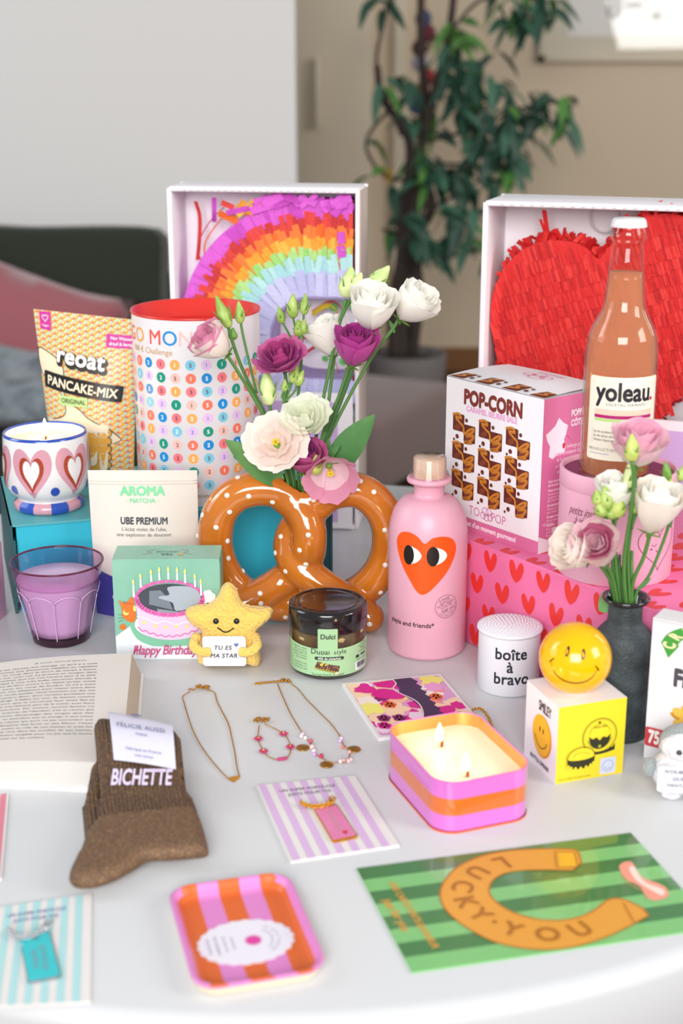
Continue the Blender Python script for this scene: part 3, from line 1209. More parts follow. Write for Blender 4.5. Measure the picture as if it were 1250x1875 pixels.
for z in (mhh - 0.0105, mhh - 0.0135):
    b.tube([S(-mw_ / 2 + mw_ * i / 20, z, 1) for i in range(21)], 0.0007, MAT, 6)
GRN = P('#76d69a', 0.5)
b.art(txt('AROMA', 0.0092, 0.0, at(255, 916, mq.y).z - T, bold=0.045, sx=0.98).cut(0.008), S, GRN, 2)
b.art(txt('MATCHA', 0.0045, 0.0, at(255, 929, mq.y).z - T, bold=0.03).cut(0.008), S, GRN, 2)
for sx_ in (-1, 1):
    b.art(rect(sx_ * 0.0165 - 0.002, at(255, 926, mq.y).z - T - 0.0004, sx_ * 0.0165 + 0.002, at(255, 926, mq.y).z - T + 0.0004), S, P('#b9dd92'), 2)
b.art(txt('UBE PREMIUM', 0.0072, 0.001, at(255, 967, mq.y).z - T, bold=0.032, sx=0.78).cut(0.008), S, P('#22303c'), 2)
b.art(txt("L'éclat violet de l'ube,", 0.0038, 0.001, at(255, 979, mq.y).z - T, bold=0.004).cut(0.008), S, P('#4a4a4a'), 2)
b.art(txt('une explosion de douceur.', 0.0038, 0.001, at(255, 988.5, mq.y).z - T, bold=0.004).cut(0.008), S, P('#4a4a4a'), 2)
b.art(txt('GOURMAND', 0.0042, -0.018, at(210, 1101, mq.y).z - T, bold=0.03).cut(0.008), S, P('#e6ddf2'), 3)
b.art(stroke(rect(-0.031, at(210, 1110, mq.y).z - T - 0.001, -0.006, at(210, 1110, mq.y).z - T + 0.0025, 0.001).v, 0.0006, True), S, P('#b9b0e0'), 3)
b.build('pouch_body', mp)

# ---------------------------------------------------------------- purple glass candle
GLS = glass('lilac_glass', '#f3e2ee', 0.0, 1.5)
GLD = glass('lilac_glass_base', '#b98aa6', 0.0, 1.5, body=0.25, bodycol='#7d5570')
gc = on(103, 1188)
GC = thing('glass_candle', 'lilac wax candle in a fluted purple glass tumbler', 'candle', (gc.x, gc.y + 0.028, T))
GH = 0.083


def flut(a, z):
    k = max(0.0, min(1.0, (0.060 - z) / 0.02)) * (1 if z > 0.012 else 0.5)
    return 1 - 0.035 * k * abs(math.cos(a * 4.5 + 0.5)) ** 0.6


outer = [(0.0001, 0.0), (0.0275, 0.0), (0.0290, 0.002), (0.0300, 0.008), (0.0320, 0.018), (0.0350, 0.032), (0.0390, 0.050), (0.0405, 0.058), (0.0420, 0.063), (0.0440, 0.076), (0.0455, GH - 0.001)]
b = MB().lathe(outer, GLS, 108, wob=flut, mfun=lambda j, a, z: GLD if z < 0.010 else GLS)
RIMG = glass('lilac_glass_rim', '#b0647f', 0.02, 1.5, body=0.35, bodycol='#a85a7c')
b.tube([(0.0455 * math.cos(2 * PI * k / 72), 0.0455 * math.sin(2 * PI * k / 72), GH) for k in range(72)], 0.0011, RIMG, 8, closed=True)
b.lathe([(0.0445, GH), (0.0425, 0.072), (0.0408, 0.063)], GLS, 72)
for k in range(9):
    a = (k + 0.5) * 2 * PI / 9 + 0.24
    pts = [((r + 0.0003) * math.cos(a), (r + 0.0003) * math.sin(a), z) for r, z in outer[3:7]]
    b.tube(smooth_path(pts, 4), 0.0005, pmat('lilac_ridge', '#d3aed6', 0.2), 6)
    a2 = a + 2 * PI / 9
    top = []
    for i in range(13):
        aa = a + (a2 - a) * i / 12
        zz = 0.050 + 0.0075 * math.sin(PI * i / 12) ** 0.6
        rr = 0.0390 + (zz - 0.050) * 0.19 + 0.0004
        top.append((rr * math.cos(aa), rr * math.sin(aa), zz))
    b.tube(top, 0.0005, pmat('lilac_ridge', '#d3aed6', 0.2), 6)
b.build('glass', GC)
WXL = pmat('lilac_wax', '#d9bfe0', 0.4, sss=0.2)
MB().lathe([(0.0001, 0.0095), (0.0275, 0.0095), (0.0305, 0.018), (0.0335, 0.032), (0.0372, 0.050), (0.0388, 0.058), (0.0402, 0.0635), (0.0408, 0.0655), (0.0402, 0.0668), (0.02, 0.0664), (0.0001, 0.0664)], WXL, 108, wob=flut).build('wax', GC)

# ---------------------------------------------------------------- mauve box at the edge
lb = on(12.5, 1126)
b = MB().box(-0.10, 0, -0.14, 0, 0, 0.082, pmat('mauve_box_card', '#a9809e', 0.6, mottle=('#c79ab0', 9, 0.3, 0.7)))
b.build('mauve_box', loc=lb, rotz=math.radians(-14), label='mauve box mostly outside the picture, left of the lilac glass candle', cat='box')

# ---------------------------------------------------------------- birthday tea box
MINT = pmat('mint_card', '#8fbfa9', 0.35, mottle=('#74b29a', 14, 0.3, 0.75))
bfl = on(213.5, 1208)
bw = at(403.6, 1025, bfl.y).x - at(207, 1025, bfl.y).x
bh = at(207, 1025, bfl.y).z - T
bd = 0.042
tea = thing('birthday_tea_box', 'mint green tea box picturing a birthday cake with candles, behind the crochet star', 'box', bfl, math.radians(1))
b = MB().box(0, bw, 0, bd, 0, bh, MINT)
F = plane_map((0, 0, 0), (1, 0, 0), (0, 0, 1))
k_ = bw / 196.0     # photo pixels of the front to metres


def tq(x, y):       # pixels of the enlarged crop (3.676 per photo pixel) to front coordinates
    return ((x - 100) / 3.676 * k_, bh - (y - 165) / 3.676 * bh / 184.0)


def tp(pts):
    return [tq(*p) for p in pts]


def tell(x, y, rx, ry, n=20):
    c = tq(x, y)
    return ell(c[0], c[1], rx / 3.676 * k_, ry / 3.676 * k_, n)


clipx = lambda a: a.cut(None, 0, 0.0003, bw - 0.0003).cut(None, 1, 0.0003, bh - 0.0003)
b.art(clipx(poly(tp([(90, 690), (160, 640), (220, 600), (400, 600), (700, 700), (860, 640), (860, 860), (90, 860)]))), F, P('#dfe6ea', 0.4), 1)
b.art(clipx(poly(tp(smooth_path([(205, 620), (215, 570), (250, 555), (300, 620), (420, 690), (700, 690), (740, 740), (640, 745), (400, 750), (330, 740), (250, 700)], 3, True)))), F, P('#7dbf9f', 0.4), 2)
b.art(tell(480, 600, 245, 110, 40), F, P('#f1eef2', 0.4), 3)
b.art(poly(tp([(245, 400)] + [(250, 470), (262, 600)] + [(480 - 215 * math.cos(a), 620 + 85 * math.sin(a)) for a in [PI * i / 20 for i in range(21)]] + [(700, 560), (712, 400)])), F, P('#e6c9e6', 0.4), 4)
for a_, r_, mm in ((0.0, 1, '#f5eef6'),):
    b.art(line_art(tp([(255, 545), (320, 560), (380, 590), (440, 575), (520, 600), (580, 580), (640, 590), (700, 555)]), 0.0011), F, P(mm, 0.4), 5)
b.art(line_art(tp([(258, 615)] + [(258 + 26 * i, 620 + 60 * math.sin(PI * (i + 0.5) / 17.5) + (6 if i % 2 else -6)) for i in range(1, 17)]), 0.0009), F, P('#d2559c', 0.4), 5)
for x, y in ((300, 585), (375, 608), (447, 618), (518, 612), (590, 612), (650, 590)):
    b.art(tell(x, y, 13, 13, 12), F, P('#f3dd86', 0.4), 6)
cx_, cy_ = 480, 420
for i in range(46):
    a = 2 * PI * i / 46
    front = math.sin(a) > 0
    b.art(tell(cx_ + 222 * math.cos(a), cy_ + 112 * math.sin(a), 18 if front else 15, 17 if front else 12, 12), F, P('#dd62ab' if i % 2 else '#e36fb4', 0.4), 6 if not front else 9)
b.art(tell(cx_, cy_, 216, 103, 44), F, P('#454b54', 0.25), 7)
b.art(poly(tp([(345, 370), (420, 365), (470, 420), (500, 500), (340, 460)])), F, P('#77818b', 0.3), 8)
b.art(poly(tp(smooth_path([(470, 345), (600, 340), (670, 370), (690, 430), (640, 480), (520, 505), (500, 450), (410, 420), (420, 405), (480, 395)], 3, True))), F, P('#a9b4bf', 0.3), 8.5)
b.art(poly(tp([(390, 490), (500, 505), (560, 515), (480, 522), (400, 512)])), F, P('#8d97a1', 0.3), 8.5)
for x, y0, y1 in ((240, 410, 325), (290, 345, 285), (362, 308, 260), (417, 298, 245), (478, 292, 242), (537, 298, 248), (590, 318, 258), (655, 345, 290), (694, 402, 325)):
    b.art(poly(tp([(x - 7, y0), (x + 7, y0), (x + 5, y1), (x - 5, y1)])), F, P('#f4f4f6', 0.4), 10)
    b.art(poly(tp(smooth_path([(x - 8, y1 - 12), (x, y1 - 2), (x + 8, y1 - 12), (x + 2, y1 - 36), (x - 2, y1 - 36)], 3, True))), F, P('#f3e08a', 0.4), 11)
# cat and dog peeping from behind the cake
ORG = P('#d9742c', 0.4)
b.art(poly(tp(smooth_path([(150, 480), (135, 435), (180, 455), (225, 410), (240, 460), (245, 560), (215, 585), (160, 550)], 3, True))), F, ORG, 3.5)
b.art(tell(155, 615, 22, 22, 14), F, ORG, 3.5)
for x, y in ((180, 515), (240, 490)):
    b.art(tell(x, y, 20 if x < 200 else 10, 22, 14), F, P('#f0dd7a', 0.4), 3.8)
b.art(tell(186, 505, 16, 16, 12), F, ORG, 3.9)
for q in range(4):
    b.art(line_art(tp([(170 + 16 * q, 440 + 5 * q), (176 + 16 * q, 462)]), 0.0008), F, P('#a8521c', 0.4), 3.9)
for q in (-1, 0, 1):
    b.art(line_art(tp([(160, 550 + 14 * q), (125, 555 + 26 * q)]), 0.0003), F, P('#4a3a32', 0.4), 3.9)
dog = [(715, 372)]
for i in range(12):
    a = -PI / 2 + PI * 1.15 * i / 11
    dog.append((730 + (62 + 9 * (i % 2)) * math.cos(a), 445 + (75 + 8 * (i % 2)) * math.sin(a)))
b.art(poly(tp(dog + [(700, 520), (700, 400)])), F, P('#eef0f2', 0.4), 3.5)
b.art(tell(737, 466, 11, 13, 12), F, P('#5a2f22', 0.4), 3.8)
b.art(tell(712, 498, 10, 8, 12), F, P('#2a2422', 0.4), 3.8)
# brush script
SCR = P('#c2407a', 0.4)
b.art(txt('Happy Birthday', 0.0098, *tq(432, 800), bold=0.012, shear=0.22, sx=0.78, space=0.92), F, SCR, 12)
b.art(line_art(tp([(222, 775), (232, 785), (250, 735), (242, 800)]), 0.0008), F, SCR, 12)
# lid
b.box(0.004, bw - 0.004, -0.0004, 0.0, bh - 0.001, bh + 0.0006, MINT)
L = plane_map((bw / 2, bd / 2, bh), (-1, 0, 0), (0, -1, 0))
b.art(txt('TEA', 0.0048, 0.0, 0.004, bold=0.01), L, P('#3a5a52'), 2)
b.art(txt('HERITAGE', 0.0034, 0.0, -0.003, bold=0.0), L, P('#4a6a62'), 2)
b.art(ell(-0.013, 0.0065, 0.0026, n=10), L, P('#e8b04a'), 2)
for s_ in (-1, 1):
    b.art(line_art([(s_ * 0.012, -0.008), (s_ * 0.02, -0.004), (s_ * 0.016, 0.002), (s_ * 0.024, 0.006)], 0.0007), L, P('#b07a8a'), 2)
b.build('carton', tea)
MB().box(bw, bw + 0.0006, 0.0015, bd - 0.002, 0.002, bh - 0.004, pmat('mint_card_side', '#7db09b', 0.4)).build('side_flap', tea)

# ---------------------------------------------------------------- crochet star
WOOLY = pmat('yellow_wool', '#f7cb64', 0.95, sheen=0.35, bump=('voronoi', 330, 1.0))
sf = on(415, 1231)
star = thing('crochet_star', 'yellow crocheted smiling star holding a small white sign', 'toy', (sf.x, sf.y + 0.006, T))
SY = sf.y


def stp(x, y):
    p = at(180 + x / 3.676, 980 + y / 3.676, SY)
    return (p.x - sf.x, p.z - T)


so_ = smooth_path([stp(*p) for p in [(868, 360), (920, 400), (965, 500), (1060, 522), (1160, 535), (1165, 590), (1115, 640), (1060, 695), (1070, 780), (1088, 880), (1070, 925), (1000, 918), (930, 885), (868, 872), (800, 885), (720, 915), (660, 905), (655, 850), (672, 760), (680, 690),
                                              (610, 640), (578, 590), (580, 545), (640, 518), (740, 505), (800, 440), (825, 385)]], 4, True)[::-1]
ar = sum(so_[i][0] * so_[(i + 1) % len(so_)][1] - so_[(i + 1) % len(so_)][0] * so_[i][1] for i in range(len(so_)))
if ar < 0:
    so_ = so_[::-1]
zmin = min(p[1] for p in so_)
so_ = [(x, z - zmin) for x, z in so_]
v_, f_ = puff(so_, 0.014, 0.0028, 0.5, wid=0.014, back=1.0)
MB().add(v_, f_, WOOLY, True, xf=RX90).build('body', star, loc=(0, 0.010, 0))
off = Vector((0, 0, -zmin))


def st3(x, y, d):
    p = stp(x, y)
    return (p[0], d, p[1] - zmin)


BLK = pmat('black_bead', '#0c0b0b', 0.12, coat=0.5)
for x in (790, 929):
    MB().ball(st3(x, 588, -0.0045), (0.0029, 0.0022, 0.0029), BLK).build('eye', star)
MB().tube(smooth_path([st3(800, 630, -0.0048), st3(855, 660, -0.0052), st3(910, 635, -0.0048)], 6), 0.0006, pmat('black_thread', '#151313', 0.8), 6).build('mouth', star)
c0, c1 = st3(708, 875, 0), st3(993, 675, 0)
card = rect(c0[0], c0[2], c1[0], c1[2], 0.003)
b = MB().slab(card.v, 0.0092, 0.0098, pmat('white_card_stock', '#dcdbe2', 0.7), xf=RX90)
CF = plane_map((0, -0.0098, 0), (1, 0, 0), (0, 0, 1))
HW = P('#1a1a1c')
p1, p2 = st3(838, 765, 0), st3(845, 818, 0)
b.art(txt('TU ES', 0.0042, p1[0], p1[2], bold=0.012, shear=0.2, space=1.12), CF, HW, 1)
b.art(txt('MA STAR', 0.0042, p2[0], p2[2], bold=0.012, shear=0.2, space=1.08), CF, HW, 1)
hp_ = st3(930, 735, 0)
b.art(heart(0.0042, 0.0042, hp_[0], hp_[2]), CF, P('#5673b8'), 1)
b.build('sign', star)
for x, y, sg in ((700, 770, 1), (1010, 770, -1)):
    b = MB()
    p = Vector(st3(x, y, -0.0075))
    b.tube(smooth_path([p + Vector((-sg * 0.006, 0.012, 0.009)), p + Vector((-sg * 0.008, 0.0, 0.004)), p + Vector((-sg * 0.001, -0.0035, -0.001)), p + Vector((sg * 0.006, -0.0035, -0.001)), p + Vector((sg * 0.0085, -0.003, -0.001))], 5), [0.0048] * 18 + [0.0040, 0.0032, 0.0012], WOOLY, 10)
    b.build('arm', star)

# ================================================================ middle: pretzel vase, jar, olive oil bottle
PRM = pmat('caramel_glaze', '#ca7422', 0.10, coat=0.8, mottle=('#b0601a', 26, 0.45, 0.85))
PDOT = pmat('white_glaze_dot', '#f1ece4', 0.25, coat=0.3)
PYc = 1.375
pzc = on(541, 1140)
pret = thing('pretzel_vase', 'glossy caramel pretzel shaped vase with white salt dots holding the flowers', 'vase', (0, PYc, T))


def pz(x, y, d=0.0):        # pixels of the enlarged crop (3.125 per photo pixel)
    w = at(340 + x / 3.125, 840 + y / 3.125, PYc + d)
    return (w.x, d, w.z - T)


RP = 0.0182
loop = [(650, 235, 0), (590, 205, 0), (500, 175, 0), (400, 172, 0), (290, 205, 0), (205, 290, 0), (172, 400, 0), (172, 510, 0), (205, 620, 0), (270, 720, 0), (380, 800, 0.0), (520, 830, 0.004), (680, 830, 0.006), (830, 815, 0.006), (960, 780, 0.004),
        (1070, 700, 0), (1140, 590, 0), (1165, 470, 0), (1150, 350, 0), (1090, 250, 0), (1000, 185, 0), (900, 178, 0), (800, 205, 0), (720, 235, 0)]
strA = [(560, 205, 0.0), (640, 275, -0.003), (695, 370, -0.010), (705, 470, -0.012), (690, 560, -0.004), (620, 650, 0.004), (520, 725, 0.002), (420, 785, -0.008), (330, 830, -0.015)]
strB = [(800, 215, 0.0), (720, 290, 0.004), (640, 380, 0.010), (598, 470, 0.010), (610, 560, 0.0), (670, 640, -0.008), (770, 720, -0.012), (890, 800, -0.014), (1000, 875, -0.018), (1045, 925, -0.020)]
tubes = []
for s_, cl in ((loop, True), (strA, False), (strB, False)):
    pts = smooth_path([pz(x, y, d) for x, y, d in s_], 6, cl)
    n = len(pts)
    rr = [RP] * n
    if s_ is strA:
        rr = [RP * (1 - 0.12 * max(0, i / n - 0.8) / 0.2) for i in range(n)]
    if s_ is strB:
        rr = [RP * (0.98 if i / n < 0.75 else 0.98 - 0.08 * (i / n - 0.75) / 0.25) for i in range(n)]
    tubes.append((pts, rr, cl))
zb = min(p[2] - r for pts, rr, cl in tubes for p, r in zip(pts, rr))
b = MB()
for pts, rr, cl in tubes:
    pts2 = [(p[0], p[1], max(p[2], r * 0.96)) for p, r in zip(pts, rr)]
    b.tube(pts2, rr, PRM, 18, closed=cl)
    if not cl:
        b.ball(pts2[-1], rr[-1], PRM, 16, 12)
tmp = b.build('pretzel_source')
rm = tmp.modifiers.new('r', 'REMESH')
rm.mode = 'VOXEL'
rm.voxel_size = 0.0019
rm.use_smooth_shade = True
sm_ = tmp.modifiers.new('s', 'SMOOTH')
sm_.factor, sm_.iterations = 0.5, 6
cut = MB()
oc = pz(648, 165, 0)
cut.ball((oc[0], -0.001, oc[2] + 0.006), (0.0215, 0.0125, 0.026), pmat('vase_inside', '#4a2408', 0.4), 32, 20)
cutter = cut.build('cut_source')
bo = tmp.modifiers.new('b', 'BOOLEAN')
bo.operation = 'DIFFERENCE'
bo.object = cutter
bo.solver = 'EXACT'
bpy.context.view_layer.update()
dg = bpy.context.evaluated_depsgraph_get()
pm = bpy.data.meshes.new_from_object(tmp.evaluated_get(dg))
bpy.data.objects.remove(tmp, do_unlink=True)
bpy.data.objects.remove(cutter, do_unlink=True)
pm.name = 'pretzel_body'
pm.materials.clear()
pm.materials.append(PRM)
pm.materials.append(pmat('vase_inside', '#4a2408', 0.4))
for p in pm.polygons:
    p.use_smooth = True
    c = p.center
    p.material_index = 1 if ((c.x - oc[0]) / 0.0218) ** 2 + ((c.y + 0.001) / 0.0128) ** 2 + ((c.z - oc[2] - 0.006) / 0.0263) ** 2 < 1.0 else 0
pob = bpy.data.objects.new('pretzel_body', pm)
COL.objects.link(pob)
pob.parent = pret
# salt dots sit on the nearest strand's front
flat = [(p[0], p[1], max(p[2], r * 0.96), r) for pts, rr, cl in tubes for p, r in zip(pts, rr)]
dots = [(300, 97), (243, 183), (366, 186), (258, 277), (182, 362), (98, 308), (245, 450), (250, 545), (68, 435), (150, 185), (500, 223), (530, 317), (543, 440), (655, 475), (705, 384), (690, 562), (573, 612), (512, 530), (733, 206), (872, 300), (998, 108), (1075, 165), (1135, 378),
        (1138, 575), (1018, 765), (1113, 738), (432, 725), (437, 778), (572, 885), (245, 700), (1048, 872), (462, 85), (860, 735), (330, 640), (760, 800)]
b = MB()
for x, y in dots:
    q = pz(x, y, 0)
    best = None
    for fx, fy, fz, r in flat:
        d2 = (fx - q[0]) ** 2 + (fz - q[2]) ** 2
        if d2 < (r * 1.02) ** 2:
            yy = fy - math.sqrt(max(0, r * r - d2))
            if best is None or yy < best[0]:
                best = (yy, Vector((q[0] - fx, yy - fy, q[2] - fz)))
    if best:
        n_ = best[1].normalized()
        b.ball((q[0], best[0], q[2]), (0.0028, 0.0028, 0.0013), PDOT, 12, 8, rot=n_.to_track_quat('Z', 'Y').to_matrix())
for k in range(16):     # the back carries salt dots as well
    fx, fy, fz, r = flat[(k * 37) % len(flat)]
    b.ball((fx, fy + r, fz), (0.0028, 0.0012, 0.0028), PDOT, 10, 6)
bm_ = bmesh.new()
bm_.from_mesh(pm)
nv = len(bm_.verts)
vv = [bm_.verts.new(p) for p in b.v]
for f in b.f:
    q = bm_.faces.new([vv[i] for i in f])
    q.material_index, q.smooth = 2, True
bm_.to_mesh(pm)
bm_.free()
pm.materials.append(PDOT)

# ---------------------------------------------------------------- jar of pistachio spread
jf = on(600, 1248)
JR = 0.0368
jar = thing('spread_jar', 'round glass jar of pistachio spread with black lid and green label', 'jar', (jf.x, jf.y + JR, T))
JG = glass('clear_jar_glass', '#f4f4ee', 0.0, 1.5)
b = MB().lathe([(0.0001, 0), (JR - 0.004, 0), (JR - 0.001, 0.002), (JR, 0.006), (JR, 0.044), (JR - 0.0015, 0.0475), (JR - 0.003, 0.050)], JG, 72)
b.build('glass', jar)
CHO = pmat('chocolate_spread', '#4a3320', 0.4, mottle=('#6e5630', 60, 0.4, 0.7))
b = MB().lathe([(0.0001, 0.003), (JR - 0.004, 0.003), (JR - 0.0022, 0.006), (JR - 0.0022, 0.044), (JR - 0.006, 0.0465), (0.0001, 0.0465)], CHO, 48)
b.build('spread', jar)
b = MB()
PIS = [pmat('pistachio_cream', '#d6c58e', 0.6), pmat('pistachio_green', '#9c9a3e', 0.6), pmat('pale_biscuit', '#cbb27e', 0.6)]
for k in range(30):
    a = -PI / 2 + (k - 15) * 0.205 + random.uniform(-.05, .05)
    z = random.uniform(0.036, 0.0425)
    r = JR - 0.0056
    sz = random.uniform(0.0045, 0.0075)
    b.ball((r * math.cos(a), r * math.sin(a), z), (sz * 0.55, sz, sz * random.uniform(0.45, 0.7)), PIS[k % 3 if k % 5 else 1], 9, 6, rot=Matrix.Rotation(a, 3, 'Z') @ Matrix.Rotation(random.uniform(-.5, .5), 3, 'Y'))
b.build('pistachio_pieces', jar)
LG = pmat('jar_label_green', '#a5cc9c', 0.5)
b = MB()
fn = cyl_map(JR + 0.0001)
lab = [(-0.062 + 0.124 * i / 40, 0.0055) for i in range(41)] + [(0.062 - 0.124 * i / 40, 0.033 + 0.0022 * math.cos(2 * PI * (0.5 - i / 40) * 0.6) * -1 + 0.002) for i in range(41)]
b.art(Art(lab, [(i, i + 1, 80 - i, 81 - i) for i in range(40)]), fn, LG, 1)
b.art(rect(-0.0093, 0.030, 0.0093, 0.0535, 0.0012).cut(0.003), lambda u, v, l: cyl_map(JR + (0.0001 if v < 0.044 else 0.0012))(u, v, l), LG, 2)
INK = P('#33463a')
b.art(txt('Dulci', 0.0047, 0, 0.0435, bold=0.02, shear=0.05).cut(0.003), cyl_map(JR + 0.0012), P('#1f2a22'), 3)
b.art(txt('Dubaï', 0.0054, -0.0072, 0.0275, bold=0.008).cut(0.003), fn, INK, 2)
b.art(txt('style', 0.0048, 0.0118, 0.0275).cut(0.003), fn, INK, 2)
b.art(rect(-0.0125, 0.0216, 0.0155, 0.0250, 0.0016).cut(0.003), fn, P('#2f4436'), 2)
b.art(txt('40% de pistaches', 0.0022, 0.0015, 0.0223, bold=0.015).cut(0.003), fn, P('#eef4ea'), 3)
bar = [(-0.0125, 0.0140), (0.010, 0.0092), (0.0115, 0.0152), (-0.0095, 0.0202)]
b.art(poly(bar).cut(0.003), fn, P('#5d3a34'), 2)
b.art(poly([(-0.0125, 0.0140), (0.010, 0.0092), (0.0100, 0.0078), (-0.0125, 0.0127)]).cut(0.003), fn, P('#8f8b3a'), 2)
for k in range(9):
    b.art(ell(-0.0115 + 0.0025 * k, 0.0139 - 0.00053 * k, 0.0007, 0.0007, 8), fn, P('#b9a83a'), 3)
for p0, p1 in (((-0.0085, 0.0195), (-0.004, 0.0135)), ((0.0005, 0.0180), (-0.001, 0.0118)), ((-0.001, 0.0125), (0.008, 0.0150)), ((0.008, 0.0150), (0.0105, 0.0118))):
    b.art(stroke([p0, p1], 0.0004), fn, P('#c8a24a'), 3)
for x, y in ((-0.006, 0.0180), (-0.0045, 0.0185), (-0.0015, 0.0173), (-0.0055, 0.0170)):
    b.art(ell(x, y, 0.0016, 0.0007, 10, 0.5), fn, P('#d8c64e'), 4)
b.art(ell(0.0085, 0.0085, 0.0022, 0.0013, 12), fn, P('#d9c9a8'), 4)
b.art(txt('Fourrage Pistache & Kadayif', 0.0019, 0.0, 0.0062).cut(0.003), fn, INK, 2)
TXT1 = ['Ingrédients : pistache', '40%, sucre, huile de', 'tournesol, kadayif 12%', 'lait entier en poudre', 'cacao, émulsifiant', '', 'À conserver à l\'abri', 'de la chaleur et de', 'la lumière du soleil']
lines(b, fn, TXT1, 0.0014, -0.0205, 0.0305, 0.0026, INK, 'R')
lines(b, fn, ['SAS Biladou', '7 rue Mont Cassel', '59000 Lille', 'www.biladou.fr'], 0.0015, 0.040, 0.0325, 0.0026, INK, 'C')
b.art(rect(0.029, 0.0195, 0.0335, 0.0222).cut(0.003), fn, P('#2a2330'), 2)
b.art(rect(0.036, 0.0205, 0.044, 0.0222).cut(0.003), fn, P('#3a3340'), 2)
b.art(txt('Poids net : 200 g', 0.0013, 0.0365, 0.0170), fn, INK, 2)
b.art(rect(0.028, 0.0070, 0.045, 0.0155).cut(0.003), fn, P('#e6e4ea'), 2)
x = 0.0305
while x < 0.0435:
    w = random.choice((0.0003, 0.0005, 0.0009))
    b.art(rect(x, 0.0095, x + w, 0.0148), fn, P('#1c1a22'), 3)
    x += w + random.choice((0.0003, 0.0005))
b.art(txt('3 770012 345', 0.0012, 0.0365, 0.0077), fn, P('#1c1a22'), 3)
b.build('label', jar)
LID = pmat('black_gloss_lid', '#171314', 0.16, coat=0.6)
MB().lathe([(0.030, 0.0462), (JR + 0.0004, 0.0462), (JR + 0.0008, 0.047), (JR + 0.0008, 0.065), (JR - 0.0005, 0.0672), (JR - 0.003, 0.0680), (JR - 0.0045, 0.0680), (JR - 0.006, 0.0668), (JR - 0.0075, 0.0668), (JR - 0.0085, 0.0676), (JR - 0.0105, 0.0672), (0.018, 0.0664), (0.0001, 0.0660)], LID, 96).build('lid', jar)

# ---------------------------------------------------------------- pink olive oil bottle
OP = pmat('pink_matte_bottle', '#dfa6b8', 0.38)
of = on(778, 1213)
OR_ = 0.0384
oil = thing('olive_oil_bottle', 'matte pink olive oil bottle with an orange heart with eyes and wooden stopper', 'bottle', (at(779.5, 1200, of.y + OR_).x, of.y + OR_, T))
ozt = at(783, 843, of.y + OR_).z - T
Yc = of.y + OR_
zz = lambda y: at(783, y, Yc - OR_).z - T
zc = lambda y: at(783, y, Yc).z - T
sh0, sh1 = at(710, 965, Yc).z - T, at(755, 906, Yc).z - T
nk = 0.0146
lipz = at(783, 876, Yc).z - T
prof = [(0.0001, 0.0), (OR_ - 0.005, 0), (OR_ - 0.0015, 0.0012), (OR_, 0.005), (OR_, sh0 - 0.006)]
for i in range(1, 11):
    t = i / 10
    a = t * PI / 2
    prof.append((nk + (OR_ - nk) * math.cos(a) ** 0.85, sh0 - 0.006 + (sh1 - sh0 + 0.006) * math.sin(a) ** 1.05))
prof += [(nk - 0.0002, sh1 + 0.003), (nk, lipz - 0.006), (nk + 0.002, lipz - 0.004), (0.0212, lipz - 0.0025), (0.0218, lipz), (0.0205, lipz + 0.0022), (0.0165, lipz + 0.0026), (0.0001, lipz + 0.002)]
b = MB().lathe(prof, OP, 96)
fn = cyl_map(OR_, 0, -PI / 2)
ORG2 = P('#f0560f', 0.35)
BK = P('#17120f', 0.35)
hz = lambda y: at(780, y, Yc - OR_).z - T
hc = -0.0035


def ou(px):
    s_ = max(-0.99, min(0.99, (px - 779.5) / 72.0))
    return math.asin(s_) * OR_


hpts = smooth_path([(ou(766), hz(1090)), (ou(742), hz(1062)), (ou(727), hz(1031)), (ou(721), hz(1001)), (ou(727), hz(983)), (ou(741), hz(978)), (ou(756), hz(984)), (ou(769), hz(996)), (ou(783), hz(986)), (ou(803), hz(984)), (ou(820), hz(992)), (ou(826), hz(1010)), (ou(819), hz(1034)), (ou(800), hz(1062))], 5, True)
hpts = [(x, z) for x, z in hpts]
b.art(poly(hpts).cut(0.004), fn, ORG2, 1)
for cx_, rx_ in ((742, 9.0), (784, 11.0)):
    ezx = ou(cx_)
    rw = ou(cx_ + rx_) - ezx
    eh = (hz(1001) - hz(1037)) / 2
    ec = hz(1019)
    eye = smooth_path([(ezx, ec + eh), (ezx + rw * 1.6, ec + eh * 0.62), (ezx + rw * 2.35, ec), (ezx + rw * 1.6, ec - eh * 0.62), (ezx, ec - eh)], 5)
    b.art(poly(eye[::-1]).cut(0.002), fn, P('#f2eef0', 0.35), 2)
    b.art(ell(ezx, ec, rw, eh, 24).cut(0.002), fn, BK, 4)
sx0, sz0, sr = ou(811), hz(1113), 0.0118
b.art(ring(sx0, sz0, sr - 0.0002, sr + 0.0002, 48), fn, P('#6a4350'), 1)
stt = Art()
for k, s_ in enumerate(['SUPREME', 'QUALITY', 'EXTRA VIRGIN', 'OLIVE OIL']):
    stt = stt + txt(s_, 0.0020, 0, 0.0072 - 0.0026 * k)
stt = stt + txt('500 ml', 0.0034, 0, -0.0052, bold=0.0) + rect(-0.0112, -0.0014, 0.0112, -0.0011) + rect(-0.0102, -0.0061, 0.0102, -0.0058) + txt('NET CONTENT', 0.0010, 0, -0.0077)
b.art(stt.tf(1, 1, 0.34, sx0, sz0), fn, P('#6a4350'), 1)
b.art(arc_text('WITH LOVE FROM GREECE', 0.0014, 0.0105, -PI / 2 + 0.5, sx0, sz0, True, step=0.00135), fn, P('#6a4350'), 1)
b.art(txt('yiayia and friends*', 0.0046, ou(745), hz(1150), bold=0.018).cut(0.004), fn, P('#1d1719', 0.35), 1)
b.build('bottle_body', oil)
OAK = pmat('pale_stopper_wood', '#e2cfb4', 0.55, bump=('wave_z', 8, 0.1), mottle=('#cdb594', 60, 0.4, 0.7))
stz = lipz + 0.002
b = MB()
sth = ozt - stz + 0.004
nst = 72
